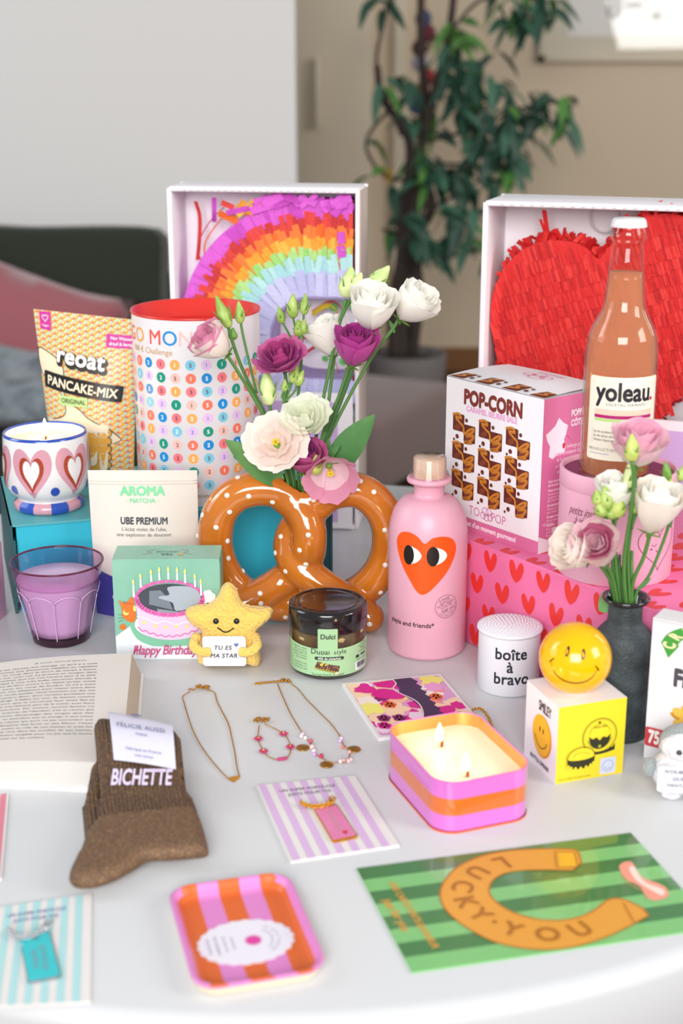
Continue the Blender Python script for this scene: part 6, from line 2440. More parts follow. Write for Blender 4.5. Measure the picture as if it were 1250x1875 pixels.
def lucky(b, fn, w, h):
    def m(u, v, l):     # metres from the near-left corner
        return fn(u / w, v / h, l)
    for k in range(8):
        b.art(rect(0, k / 8, 1, (k + 1) / 8), fn, P('#3c7a40' if k % 2 else '#7cc074', 0.35, 1.0), 0.8)
    n_ = (gTR - gTL).length

    def pxy(px, py):
        p = on(px, py)
        d = Vector((p.x - gBL.x, p.y - gBL.y))
        ex_ = Vector((gBR.x - gBL.x, gBR.y - gBL.y)).normalized()
        ey_ = Vector((-ex_.y, ex_.x))
        return (d.dot(ex_), d.dot(ey_))
    cz = lambda x, y: pxy(620 + x / 1.984, 1500 + y / 1.984)
    outer = [(895, 165), (880, 120), (820, 113), (700, 115), (600, 125), (520, 145), (440, 185), (390, 245), (382, 300), (410, 350), (470, 400), (560, 450), (660, 475), (760, 482), (860, 470), (960, 440), (1050, 400), (1128, 358)]
    inner = [(1108, 330), (1040, 298), (985, 300), (930, 340), (860, 368), (780, 375), (700, 365), (620, 335), (565, 290), (560, 250), (590, 215), (650, 195), (740, 190), (860, 192)]
    of_, if_ = smooth_path([cz(*p) for p in outer], 4), smooth_path([cz(*p) for p in inner], 4)
    shp = of_ + if_
    a = sum(shp[i][0] * shp[(i + 1) % len(shp)][1] - shp[(i + 1) % len(shp)][0] * shp[i][1] for i in range(len(shp)))
    if a < 0:
        shp = shp[::-1]
    OG = P('#dd9a3c', 0.45)
    OD = P('#b8742a', 0.45)
    b.art(poly(shp), m, OG, 2)
    c0 = Vector((sum(p[0] for p in shp) / len(shp), sum(p[1] for p in shp) / len(shp)))
    b.art(stroke(shp, 0.0012, True), m, OD, 3)
    mid = smooth_path([cz(*p) for p in [(850, 150), (740, 152), (640, 160), (560, 180), (490, 220), (462, 270), (490, 325), (560, 375), (650, 410), (750, 425), (850, 415), (960, 375), (1050, 340)]], 6)
    # the letters follow the middle of the horseshoe, feet outward
    acc = [0.0]
    for p, q in zip(mid, mid[1:]):
        acc.append(acc[-1] + math.hypot(q[0] - p[0], q[1] - p[1]))

    def along(t):
        d = t * acc[-1]
        for i in range(len(mid) - 1):
            if acc[i + 1] >= d:
                f = (d - acc[i]) / max(1e-9, acc[i + 1] - acc[i])
                x = mid[i][0] + (mid[i + 1][0] - mid[i][0]) * f
                y = mid[i][1] + (mid[i + 1][1] - mid[i][1]) * f
                return x, y, math.atan2(mid[i + 1][1] - mid[i][1], mid[i + 1][0] - mid[i][0])
        return mid[-1][0], mid[-1][1], 0
    for ch, t in zip('LUCKY•YOU', (0.20, 0.295, 0.385, 0.465, 0.535, 0.585, 0.64, 0.735, 0.83)):
        x, y, a_ = along(t)
        hh = 0.0150
        g = txt(ch, hh, 0, -hh / 2, bold=0.02) if ch != '•' else ell(0, 0, 0.0018, n=10)
        b.art(g.tf(1, 1, a_, x, y), m, P('#a8681f', 0.45), 4)
    for ends in ([(800, 125), (870, 125), (880, 180), (805, 182)], [(1040, 315), (1075, 385)]):
        q = [cz(*p) for p in ends]
        b.art(stroke(q, 0.0010, len(q) > 2), m, OD, 4)
    b.art(poly([cz(*p) for p in [(812, 128), (868, 128), (878, 178), (815, 180)]][::-1]), m, P('#e8b02c', 0.45), 3.5)
    # lettering at the left, read from the card's foot
    e0, e1 = Vector(cz(195, 235)), Vector(cz(345, 478))
    for s_, p0, p1, hh in (('UNE CARTE PORTE-BONHEUR', cz(195, 235), cz(345, 478), 0.0050), ('just for you', cz(172, 300), cz(240, 415), 0.0062)):
        p0, p1 = Vector(p0), Vector(p1)
        a_ = txt(s_, 1, 0, 0, 'L', bold=0.03)
        k = (p1 - p0).length / max(x for x, y, *_r in a_.v)
        an = math.atan2((p1 - p0).y, (p1 - p0).x)
        b.art(a_.tf(k, hh, an, p0.x, p0.y), m, P('#d9a04a', 0.45), 2)
    b.art(poly(smooth_path([cz(*p) for p in [(1030, 175), (1075, 160), (1110, 215), (1190, 250), (1200, 288), (1140, 300), (1100, 250), (1055, 225)]], 4, True)[::-1]), m, P('#ef9a86', 0.4), 2)
    b.art(poly(smooth_path([cz(*p) for p in [(1065, 185), (1085, 180), (1120, 235), (1185, 262), (1180, 285), (1125, 255), (1085, 225)]], 4, True)[::-1]), m, P('#f0d8cc', 0.4), 3)
    b.art(line_art([cz(*p) for p in [(1035, 200), (1060, 240), (1110, 270), (1125, 300)]], 0.0007), m, P('#d0a060', 0.4), 3)


slab_at('greeting_card', [gTL, gTR, gBR, gBL], 0.0012, pmat('glossy_green_card', '#7cc074', 0.2, coat=0.5), lucky, 'glossy green striped card with an orange horseshoe, at the near right of the table', 'card')

# ---- floral card pouch with scalloped flap
fTL, fTR, fBL = on(626, 1257), on(805.5, 1239), on(693, 1357)
fBR = fTR + (fBL - fTL)
WLE = pmat('white_leatherette', '#e6e2e2', 0.5)


def floral(b, fn, w, h):
    m = lambda u, v, l: fn(u / w, v / h, l)
    ins = 0.03
    b.art(rect(ins, ins, 1 - ins, 1 - ins), fn, P('#d9a0cf', 0.5), 0.8)
    random.seed(21)
    cl = ['#d81a8c', '#f0ea78', '#f6d3b0', '#f28f84', '#f2d8e8', '#d81a8c', '#f2e4dc', '#f6d3b0', '#e8a0d0', '#f0ea78', '#8a1a6a', '#f6b8a0']
    for k in range(70):
        cx_, cy_ = random.uniform(0.05, 0.95), random.uniform(0.05, 0.95)
        r0 = random.uniform(0.05, 0.12)
        pts = []
        for i in range(14):
            a = 2 * PI * i / 14
            rr = r0 * random.uniform(0.7, 1.15)
            pts.append((cx_ + rr * 1.2 * math.cos(a), cy_ + rr * math.sin(a)))
        a = poly(smooth_path(pts, 2, True)).cut(None, 0, ins, 1 - ins).cut(None, 1, ins, 1 - ins)
        if a.f:
            b.art(a, fn, P(random.choice(cl), 0.5), 1 + 0.025 * k)
    for cx_, cy_, c_ in ((0.30, 0.52, '#e6662c'), (0.78, 0.58, '#e6662c'), (0.16, 0.30, '#8a1a6a'), (0.30, 0.28, '#8a1a6a'), (0.12, 0.18, '#d4148a'), (0.86, 0.22, '#8a1a6a')):
        for i in range(5):
            a = 2 * PI * i / 5
            b.art(ell(cx_ + 0.035 * math.cos(a), cy_ + 0.035 * math.sin(a), 0.032, 0.03, 12), fn, P(c_, 0.5), 3.2)
    # dark scalloped band and the curved pink flap beside it
    DPL = P('#3d2b50', 0.6)
    band = [(0.50, 0.97), (0.68, 0.97)]
    for i in range(9):
        y = 0.92 - 0.105 * i
        band += [(0.705 + 0.02 * (i / 9), y), (0.725 + 0.015 * (i / 9), y - 0.035), (0.69 + 0.02 * (i / 9), y - 0.07)]
    band += [(0.72, 0.03), (0.46, 0.03), (0.50, 0.20), (0.56, 0.40), (0.54, 0.56), (0.46, 0.70), (0.50, 0.80)]
    b.art(poly(band[::-1]), fn, DPL, 3.4)
    flap = smooth_path([(0.50, 0.97), (0.50, 0.88), (0.44, 0.80), (0.47, 0.70), (0.55, 0.57), (0.57, 0.44), (0.53, 0.28), (0.44, 0.12)], 4)
    b.art(poly((flap + [(0.10, 0.15), (0.10, 0.97)])[::-1]).cut(None, 0, 0.26, None) , fn, P('#e7a9bf', 0.5), 3.5) if False else None
    b.art(poly([(0.50, 0.96), (0.49, 0.88), (0.42, 0.81), (0.30, 0.86), (0.28, 0.94)]), fn, P('#d4148a', 0.5), 3.6)
    b.art(poly(smooth_path([(0.20, 0.74), (0.30, 0.82), (0.42, 0.78), (0.50, 0.66), (0.45, 0.60), (0.33, 0.62), (0.24, 0.66)], 3, True)), fn, P('#d4148a', 0.5), 3.6)
    b.art(stroke(flap, 0.012), fn, P('#f2dbe4', 0.5), 3.8)


random.seed(3)
slab_at('card_pouch', [fTL, fTR, fBR, fBL], 0.0030, WLE, floral, 'flat floral card pouch with a dark scalloped flap, behind the striped candle tin', 'pouch')
b = MB()
pts = smooth_path([on(864, 1300, 0.004), on(874, 1297, 0.002), on(884, 1300, 0.0015), on(893, 1312, 0.0015), on(898, 1322, 0.0015), on(904, 1340, 0.0015)], 4)
for i in range(len(pts) - 1):
    p, q = Vector(pts[i]), Vector(pts[i + 1])
    c, d = (p + q) / 2, (q - p)
    sd = Vector((-d.y, d.x, 0)).normalized() if i % 2 else Vector((0, 0, 1))
    b.tube([c + d * 0.75 * math.cos(2 * PI * k / 10) + sd * 0.0011 * math.sin(2 * PI * k / 10) for k in range(10)], 0.0004, GOLD, 5, closed=True)
b.build('wrist_chain', label='fine gold chain coming out from behind the striped candle tin', cat='chain')

# ---- striped candle tin
kL, kF, kR = on(697, 1414), on(806, 1532), on(981, 1497)
ex = kR - kF
kang = math.atan2(ex.y, ex.x)
CW, CL = ex.length, (kL - kF).length
cc = (kL + kR) / 2
CH_ = 0.0425
can = thing('candle_tin', 'rectangular pink and orange striped candle tin with two burning wicks', 'candle', (cc.x, cc.y, T), kang)
KP, KO = P('#d76fc8', 0.3, 1.0), P('#d96a1e', 0.3, 1.0)
GLD2 = pmat('gold_tin_inside', '#e9b06a', 0.3, metal=0.85)
b = MB()
hts = [(0.0, 0.0016, P('#e0623a', 0.4)), (0.0016, CH_ * 0.34, KP), (CH_ * 0.34, CH_ * 0.67, KO), (CH_ * 0.67, CH_, KP)]
lp0 = rr_loop(CW, CL, 0.019, 12)
n = len(lp0)
for z0, z1, mm in hts:
    e_ = 0.0012 if z0 == 0 else 0.0
    L0 = rr_loop(CW + e_, CL + e_, 0.019, 12)
    b.add([(x, y, z0) for x, y in L0] + [(x, y, z1) for x, y in L0], [(i, (i + 1) % n, n + (i + 1) % n, n + i) for i in range(n)], mm, True)
b.add([(x, y, 0.0) for x, y in lp0], [tuple(range(n))[::-1]], KP)
li = rr_loop(CW - 0.002, CL - 0.002, 0.018, 12)
b.tube([(x, y, CH_) for x, y in rr_loop(CW - 0.0006, CL - 0.0006, 0.0187, 12)], 0.0007, pmat('pink_rolled_rim', '#e070b8', 0.3, coat=0.4), 6, closed=True)
b.add([(x, y, CH_) for x, y in li] + [(x, y, CH_ - 0.018) for x, y in li], [(n + i, n + (i + 1) % n, (i + 1) % n, i) for i in range(n)], GLD2, True)
b.build('tin', can)
wz_ = CH_ - 0.0105
lw2 = rr_loop(CW - 0.0022, CL - 0.0022, 0.018, 12)
WX = pmat('blush_wax', '#f3dccb', 0.4, sss=0.3)
b = MB().add([(x, y, wz_) for x, y in lw2], [tuple(range(n))], WX)
b.build('wax', can)
for px, py, lean in ((808, 1367, -0.002), (855, 1422, -0.0016)):
    w = on(px, py, wz_)
    d = Matrix.Rotation(-kang, 2) @ Vector((w.x - cc.x, w.y - cc.y))
    flame(can, d.x, d.y, wz_, 0.0165, 0.0034, 0.05, 0.010, lean)

# ---- necklaces and bracelet
GCH = pmat('fine_gold_chain', '#c8923f', 0.28, metal=1.0)


def jz(x, y, h=0.0012):      # crop 2.841 per photo pixel
    return on(300 + x / 2.841, 1210 + y / 2.841, h)


def rel(pts, o):
    return [Vector((p.x - o.x, p.y - o.y, p.z - o.z)) for p in pts]


def chain_mesh(path, m, r=0.00068, step=0.0017, parent=None, name='chain'):
    b = MB()
    pts = [Vector(p) for p in path]
    acc, last = 0.0, pts[0]
    b.tube(pts, r * 0.55, m, 5)
    for p, q in zip(pts, pts[1:]):
        L = (q - p).length
        k = max(1, int(L / step))
        for i in range(k):
            b.ball(p + (q - p) * (i + 0.5) / k, (r, r, r * 0.8), m, 6, 4)
    return b.build(name, parent)


def clasp(parent, c, m, n=9, spread=0.006, seed=1):
    rnd = random.Random(seed)
    b = MB()
    for k in range(n):
        p = c + Vector((rnd.uniform(-1, 1) * spread, rnd.uniform(-0.5, 0.5) * spread, rnd.uniform(0.0004, 0.0022)))
        a = rnd.uniform(0, PI)
        b.tube([p + Vector((0.0016 * math.cos(t) * math.cos(a) - 0.0012 * math.sin(t) * math.sin(a), 0.0016 * math.cos(t) * math.sin(a) + 0.0012 * math.sin(t) * math.cos(a), 0)) for t in [2 * PI * i / 10 for i in range(10)]], 0.00045, m, 5, closed=True)
    b.build('clasp', parent)


o1 = jz(365, 610, 0)
nk1 = thing('gold_necklace', 'plain fine gold necklace with a small bar pendant, lying beside the socks', 'necklace', o1)
pth = smooth_path(rel([jz(*p) for p in [(135, 160), (98, 185), (105, 220), (125, 290), (150, 360), (185, 430), (240, 510), (300, 580), (335, 612)]], o1), 5)
chain_mesh(pth, GCH, parent=nk1)
pth = smooth_path(rel([jz(*p) for p in [(225, 150), (262, 165), (275, 210), (300, 260), (335, 330), (352, 400), (368, 480), (380, 560), (392, 600)]], o1), 5)
chain_mesh(pth, GCH, parent=nk1)
pe = rel([jz(*p) for p in [(335, 612), (365, 628), (395, 605), (385, 600), (345, 605)]], o1)
MB().slab([(p.x, p.y) for p in pe], 0.0004, 0.0016, GOLD).build('pendant', nk1)
clasp(nk1, rel([jz(182, 145)], o1)[0], GCH, 16, 0.0085, 2)
tg = rel([jz(222, 130)], o1)[0]
MB().ball((tg.x, tg.y, 0.001), (0.0032, 0.0018, 0.0005), GCH, 14, 6).build('maker_tag', nk1)

o2 = jz(570, 500, 0)
br = thing('beaded_bracelet', 'fine gold bracelet with raspberry bead flowers, between the two necklaces', 'bracelet', o2)
pth = smooth_path(rel([jz(*p) for p in [(495, 335), (490, 370), (488, 405), (500, 440), (518, 472), (545, 500), (590, 514), (615, 512), (640, 505), (655, 480), (658, 450), (645, 410), (622, 382), (580, 355), (525, 330)]], o2), 5)
chain_mesh(pth, GCH, 0.00064, 0.0016, br)
BD = pmat('raspberry_bead', '#b81d62', 0.2, coat=0.5)
for x, y in ((491, 407), (518, 472), (657, 450), (622, 382)):
    c = rel([jz(x, y)], o2)[0]
    b = MB()
    for k in range(6):
        a = 2 * PI * k / 6
        b.ball(c + Vector((0.0026 * math.cos(a), 0.0026 * math.sin(a), 0.0006)), (0.0014, 0.0014, 0.0012), BD, 8, 6)
    b.ball(c + Vector((0, 0, 0.0012)), 0.0012, GOLD, 8, 6)
    b.build('bead_flower', br)
c = rel([jz(x, y) for x, y in ((597, 514), (606, 513), (615, 512), (624, 511), (633, 509))], o2)
b = MB()
for p in c:
    b.ball(p + Vector((0, 0, 0.0004)), (0.0016, 0.0015, 0.0015), BD, 10, 8)
b.build('bead_bar', br)
clasp(br, rel([jz(510, 312)], o2)[0], GCH, 14, 0.006, 5)

o3 = jz(840, 520, 0)
nk2 = thing('charm_necklace', 'gold necklace with pastel beads and gold disc charms, left of the floral pouch', 'necklace', o3)
pth = smooth_path(rel([jz(*p) for p in [(590, 118), (608, 165), (632, 220), (660, 280), (690, 330), (715, 370), (735, 400), (760, 430), (785, 480), (820, 505), (860, 528), (910, 528), (950, 522), (965, 490), (960, 460), (935, 440), (918, 400), (905, 378), (870, 330), (830, 290), (780, 240), (740, 200), (700, 150), (660, 118)]], o3), 5)
chain_mesh(pth, GCH, 0.00064, 0.0016, nk2)
pth = smooth_path(rel([jz(*p) for p in [(490, 116), (530, 112), (580, 108), (630, 104), (660, 110)]], o3), 6)
chain_mesh(pth, GCH, 0.0012, 0.0026, nk2, 'extender_chain')
clasp(nk2, rel([jz(640, 105)], o3)[0], GCH, 7, 0.005, 8)
c = rel([jz(488, 116)], o3)[0]
MB().ball((c.x, c.y, 0.001), (0.0034, 0.0022, 0.0006), GOLD, 14, 6).build('maker_tag', nk2)
pal = ['#efc4cf', '#f2e6ea', '#c2526e', '#f0c9c9', '#d59ee0', '#c32052', '#ead9ef', '#e3a8a0', '#d8b0ea', '#d6766a']
for k, (x, y, r_) in enumerate([(722, 385, 0), (715, 395, 1), (735, 405, 1), (763, 422, 2), (770, 452, 3), (782, 490, 4), (818, 500, 5), (918, 527, 6), (936, 522, 7), (960, 525, 3), (972, 518, 3), (965, 478, 7), (930, 452, 9), (916, 420, 8), (922, 408, 6), (780, 472, 1)]):
    p = rel([jz(x, y)], o3)[0]
    MB().ball((p.x, p.y, 0.002), 0.0021 if k in (3, 6, 4) else 0.0017, pmat('bead_' + pal[r_][1:], pal[r_], 0.15, coat=0.4), 12, 8).build('bead', nk2)
for x, y in ((722, 450), (846, 538), (988, 458)):
    p = rel([jz(x, y)], o3)[0]
    MB().lathe([(0.0001, 0.0003), (0.0055, 0.0003), (0.0058, 0.0008), (0.0055, 0.0013), (0.0001, 0.0013)], pmat('brushed_gold_disc', '#b98a45', 0.4, metal=1.0), 28).build('disc_charm', nk2, loc=(p.x, p.y, 0))

# ================================================================ the two pinata boxes at the back
BXW = pmat('white_box_card', '#f2edf1', 0.6)
BXO = pmat('beige_box_outside', '#c9b8ad', 0.7)
LVP = P('#cfaedd', 0.5)


def mail_box(name, label, pos, ang, W, H, D, panel_h, word):
    """open-fronted mailing box standing on edge; local x along the front, y backward"""
    t_ = thing(name, label, 'box', pos, ang)
    w = 0.006
    b = MB()
    b.box(0, W, D - 0.003, D, 0, H, BXW)
    b.box(0, w, 0, D - 0.003, 0, H - 0.002, BXW, bev=0.0012)
    b.box(0.003, W - 0.003, -0.001, D - 0.003, H - w, H, BXW, bev=0.0014)
    b.box(w, W - w, 0.0, D - 0.003, 0, w, BXW)
    b.box(W - w, W - 0.0012, 0, D - 0.003, 0, H - 0.002, BXW, bev=0.0012)
    b.box(W - 0.0011, W, 0.001, D, 0.02, H - 0.003, BXO)
    for k in range(24):      # perforations along the folded edge
        x = 0.02 + (W - 0.04) * k / 23
        b.box(x, x + 0.004, -0.0014, -0.0009, H - w * 0.75, H - w * 0.6, P('#b9afb6'))
    b.build('tray', t_)
    b = MB().box(w + 0.001, W - w - 0.002, -0.006, -0.0015, 0.002, panel_h, BXW)
    F = plane_map((0, -0.006, 0), (1, 0, 0), (0, 0, 1))
    b.art(rect(w + 0.018, 0.010, W - w - 0.020, panel_h - 0.011), F, LVP, 1)
    for k in range(4):
        x = 0.05 + k * 0.06
        b.art(poly([(x, 0.012), (x + 0.0012, 0.012), (x + 0.0012 - 0.05, panel_h - 0.013), (x - 0.05, panel_h - 0.013)]).cut(None, 0, w + 0.02, None), F, P('#e6dcf0'), 2) if word is None else None
    if word:
        b.art(txt(word, 0.019, W * 0.49, panel_h - 0.051, bold=0.03, space=1.05), F, P('#ece6f2'), 2)
        b.art(txt('PIÑATA', 0.012, W * 0.49, panel_h - 0.078, bold=0.02, space=1.05), F, P('#ece6f2'), 2)
    b.build('front_flap', t_)
    for k in range(10):
        pass
    return t_


# ---- rainbow
rY = 1.725
pTL, pTR = at(304, 341, rY), at(659, 341, rY)
ra = math.radians(-8)
RW = (pTR.x - pTL.x) / (math.cos(ra) + 0.0) * 1.0
RH = pTL.z - T
RDp = 0.072
rpanel = at(560, 716, rY - 0.02).z - T
rbox = mail_box('pinata_box', 'open white mailing box standing upright with a rainbow pinata inside', (pTL.x, rY, T), ra, RW, RH, RDp, rpanel, 'COOL')
ps = RW / 356.0


def rq(px, py):
    return ((px - 304) * ps, RH - (py - 341) * ps)


rain = thing('rainbow_pinata', 'rainbow pinata of fringed crepe paper lying on its side in the white box', 'pinata', (pTL.x, rY, T), ra)
CREPE = {}
for k, (a, c) in {'mag': ('#de62d4', '#cc4cc2'), 'red': ('#e2453e', '#cc3634'), 'ora': ('#f8803a', '#f06c28'), 'yel': ('#f2a536', '#f0bb4a'), 'gre': ('#b5e08c', '#9fd878'), 'aqu': ('#b9e3e2', '#a8d8dc'), 'lav': ('#c9c9ec', '#bcbbe4'), 'pur': ('#a897c8', '#9484b8')}.items():
    CREPE[k] = [pmat('crepe_' + k, a, 0.75, bump=('noise', 240, 0.5)), pmat('crepe_deep_' + k, c, 0.75, bump=('noise', 240, 0.5))]
cx_, cz_ = rq(566, 617)
LEG = 77 * ps
radii = {'mag': (221, 252), 'red': (196, 226), 'ora': (178, 204), 'yel': (160, 184), 'gre': (144, 166), 'aqu': (122, 150), 'lav': (84, 128), 'pur': (74, 86)}


def rpath(s, r):
    """s in [0, 1] along the arch (from the upper leg round to the lower leg): point, outward direction"""
    arc = PI * 0.6
    tot = LEG * 2 + PI * r
    d = s * tot
    if d < LEG:
        return (cx_ + LEG - d, cz_ + r), (0, 1)
    d -= LEG
    if d < PI * r:
        a = PI / 2 + d / r
        return (cx_ + r * math.cos(a), cz_ + r * math.sin(a)), (math.cos(a), math.sin(a))
    d -= PI * r
    return (cx_ + d, cz_ - r), (0, -1)


BD_ = 0.05
yb = 0.018
b = MB()
NS = 120
for key, (r0, r1) in radii.items():
    r0, r1 = r0 * ps, r1 * ps
    lv = {'mag': 0, 'red': 1, 'ora': 2, 'yel': 3, 'gre': 4, 'aqu': 5, 'lav': 6, 'pur': 7}[key]
    V = []
    for i in range(NS + 1):
        s_ = i / NS
        (x, z), _n = rpath(s_, (r0 + r1) / 2)
        nx, nz = _n
        h = (r1 - r0) / 2
        V += [(x - nx * h, yb - lv * 0.0004, z - nz * h), (x + nx * h, yb - lv * 0.0004, z + nz * h)]
    b.add(V, [(2 * i, 2 * i + 1, 2 * i + 3, 2 * i + 2) for i in range(NS)], CREPE[key][0])
# sides and back
for r_, key in ((252 * ps, 'mag'), (74 * ps, 'pur')):
    V = []
    for i in range(NS + 1):
        (x, z), _n = rpath(i / NS, r_)
        V += [(x, yb, z), (x, yb + BD_, z)]
    b.add(V, [(2 * i, 2 * i + 1, 2 * i + 3, 2 * i + 2) for i in range(NS)], CREPE[key][0])
V = []
for i in range(NS + 1):
    (x, z), n_ = rpath(i / NS, 74 * ps)
    (x2, z2), n2 = rpath(i / NS, 252 * ps)
    V += [(x, yb + BD_, z), (x2, yb + BD_, z2)]
b.add(V, [(2 * i, 2 * i + 1, 2 * i + 3, 2 * i + 2) for i in range(NS)], CREPE['mag'][0])
for sg in (1, -1):
    b.box(cx_ + LEG - 0.001, cx_ + LEG, yb, yb + BD_, cz_ + (74 * ps if sg > 0 else -252 * ps), cz_ + (252 * ps if sg > 0 else -74 * ps), CREPE['red'][1])
b.build('body', rain)
rnd = random.Random(11)
for key, (r0, r1) in radii.items():
    if key == 'pur':
        continue
    b = MB()
    lv = {'mag': 0, 'red': 1, 'ora': 2, 'yel': 3, 'gre': 4, 'aqu': 5, 'lav': 6}[key]
    rr = r0 * ps
    tot = LEG * 2 + PI * rr
    wq = 0.0058 if key not in ('mag', 'lav') else 0.010
    d = 0.0
    skip = 0
    while d < tot:
        w = wq * rnd.uniform(0.55, 1.5)
        mm = CREPE[key][0 if rnd.random() < 0.72 else 1]
        (x, z), (nx, nz) = rpath(min(1, (d + w / 2) / tot), rr)
        tx_, tz_ = nz, -nx
        L = (r1 - r0) * ps * rnd.uniform(0.80, 1.25 if key not in ('mag', 'lav') else 1.05)
        tilt = rnd.uniform(-0.22, 0.22) if key not in ('mag', 'lav') else rnd.uniform(-0.05, 0.05)
        if rnd.random() < 0.04 and key not in ('mag', 'lav'):
            tilt = rnd.uniform(-0.9, 0.9)
        ox, oz = nx * math.cos(tilt) + tx_ * math.sin(tilt), nz * math.cos(tilt) + tz_ * math.sin(tilt)
        px_, pz_ = oz, -ox
        y0 = yb - 0.0012 - lv * 0.0006
        lift = rnd.uniform(0.0005, 0.0035)
        pts = []
        for t, yy in ((-0.15, 0.0), (0.5, lift * 0.5), (1.0, lift)):
            bx, bz = x + ox * L * t, z + oz * L * t
            pts += [(bx - px_ * w * 0.5, y0 - yy, bz - pz_ * w * 0.5), (bx + px_ * w * 0.5, y0 - yy - rnd.uniform(0, 0.0006), bz + pz_ * w * 0.5)]
        b.add(pts, [(0, 1, 3, 2), (2, 3, 5, 4)], mm)
        d += w * rnd.uniform(0.75, 1.05)
    b.build('crepe_fringe', rain)
# loose tissue and ribbons round the rainbow
for k, (pts, w, c) in enumerate([([(345, 372), (350, 400), (352, 440), (346, 480)], 0.005, 'red'), ([(400, 380), (370, 410), (350, 450), (352, 490)], 0.0018, 'red'), ([(410, 385), (380, 420), (360, 455), (365, 500)], 0.0022, 'ora'),
                                  ([(380, 365), (382, 390), (378, 410)], 0.006, 'mag')]):
    b = MB()
    P3 = [Vector((*rq(*p), 0)) for p in pts]
    P3 = smooth_path([(p.x, 0.035 + 0.006 * math.sin(i * 2 + k), p.y) for i, p in enumerate(P3)], 6)
    b.add([(x - w / 2, y, z) for x, y, z in P3] + [(x + w / 2, y - 0.001, z) for x, y, z in P3], [(i, i + 1, len(P3) + i + 1, len(P3) + i) for i in range(len(P3) - 1)], CREPE[c][1])
    so = b.build('hanging_ribbon', rain)
b = MB()
for k in range(60):
    px, py = (rnd.uniform(400, 500), rnd.uniform(372, 400)) if k < 14 else ((rnd.uniform(480, 660), rnd.uniform(355, 378)) if k < 50 else (rnd.uniform(640, 656), rnd.uniform(400, 500)))
    if k < 14 and py > 372 + (500 - px) * 0.35:
        py = 372 + (500 - px) * 0.3
    x, z = rq(px, py)
    key = rnd.choice(['red', 'ora', 'mag', 'ora', 'yel'] if k < 14 else (['mag'] if k < 50 else ['red', 'ora', 'mag', 'yel']))
    a = rnd.uniform(-0.5, 0.9)
    x = min(x, RW - 0.024)
    z = min(z, RH - 0.016)
    L, w = rnd.uniform(0.012, 0.03), rnd.uniform(0.005, 0.010)
    if k >= 50:
        a, L = PI / 2 + rnd.uniform(-.3, .3), L * 0.7
    c, s_ = math.cos(a), math.sin(a)
    yy = rnd.uniform(0.008, 0.02)
    b.add([(x - c * L / 2 + s_ * w / 2, yy, z - s_ * L / 2 - c * w / 2), (x + c * L / 2 + s_ * w / 2, yy + 0.003, z + s_ * L / 2 - c * w / 2), (x + c * L / 2 - s_ * w / 2, yy + 0.002, z + s_ * L / 2 + c * w / 2), (x - c * L / 2 - s_ * w / 2, yy - 0.002, z - s_ * L / 2 + c * w / 2)], [(0, 1, 2, 3)], CREPE[key][k % 2])
o = b.build('loose_tissue', rain)
o['kind'] = 'stuff'
b = MB()
for pts, c, w in (([(560, 580), (590, 563), (610, 580), (612, 610)], '#e0c22e', 0.007), ([(560, 575), (600, 555), (625, 590), (615, 650)], '#d65a5a', 0.004), ([(540, 625), (580, 622), (600, 660), (615, 700)], '#d4444c', 0.006), ([(545, 655), (575, 640), (600, 665)], '#d9444c', 0.005), ([(535, 600), (560, 620), (580, 640)], '#e0b83a', 0.005)):
    P3 = smooth_path([(*rq(*p),) for p in pts], 6)
    n = len(P3)
    b.add([(x, 0.046, z - w / 2) for x, z in P3] + [(x, 0.046 - 0.004, z + w / 2) for x, z in P3], [(i, i + 1, n + i + 1, n + i) for i in range(n - 1)], P(c, 0.5))
for px, py, c, r_ in ((600, 565, '#4f9a4a', 9), (628, 560, '#6cc85a', 10), (620, 668, '#57c05a', 10), (585, 665, '#57b052', 7), (600, 700, '#e8973a', 12), (625, 705, '#e8a83a', 13), (645, 690, '#e0622c', 8), (640, 560, '#7ad060', 9)):
    x, z = rq(px, py)
    b.slab([(x + r_ * ps * rnd.uniform(0.6, 1.3) * math.cos(a), z + r_ * ps * rnd.uniform(0.6, 1.3) * math.sin(a)) for a in [2 * PI * i / 7 for i in range(7)]], 0, 0.001, P(c, 0.6), xf=Matrix(((1, 0, 0, 0), (0, 0, 1, 0.044), (0, 1, 0, 0), (0, 0, 0, 1))))
b.build('curled_ribbons', rain)

# ---- heart
hY = 1.62
qTL = at(884, 367, hY)
ha = math.radians(-19)
HW_, HH_, HD_ = 0.30, qTL.z - T, 0.095
hpan = at(1200, 768, 1.55).z - T
hbox = mail_box('pinata_box', 'open white mailing box standing upright with a red heart pinata inside', (qTL.x, hY, T), ha, HW_, HH_, HD_, hpan, None)
hpn = thing('heart_pinata', 'large red heart pinata covered in rows of crepe paper fringe, in the white box', 'pinata', (qTL.x, hY, T), ha)
RED = [pmat('crepe_scarlet', '#d8201f', 0.7, bump=('noise', 220, 0.4)), pmat('crepe_light_scarlet', '#e33630', 0.7, bump=('noise', 220, 0.4)), pmat('crepe_dark_scarlet', '#bf1519', 0.7, bump=('noise', 220, 0.4))]
# heart outline from the photograph, completed where the bottle and the frame hide it
ca, sa_ = math.cos(ha), math.sin(ha)


def hq(px, py):
    u = (px - 625) / FPX
    v = (py - 937.5) / FPX
    d = Vector((u, CP - v * SP, -(SP + v * CP)))
    # plane through the box front, shifted 2 cm back
    n_ = Vector((-sa_, ca, 0))
    p0 = Vector((qTL.x, hY, T)) + n_ * 0.02
    c0 = Vector((0, 0, T + CAM_H))
    t = (p0 - c0).dot(n_) / d.dot(n_)
    p = c0 + d * t - Vector((qTL.x, hY, T))
    return (p.x * ca + p.y * sa_, p.z)


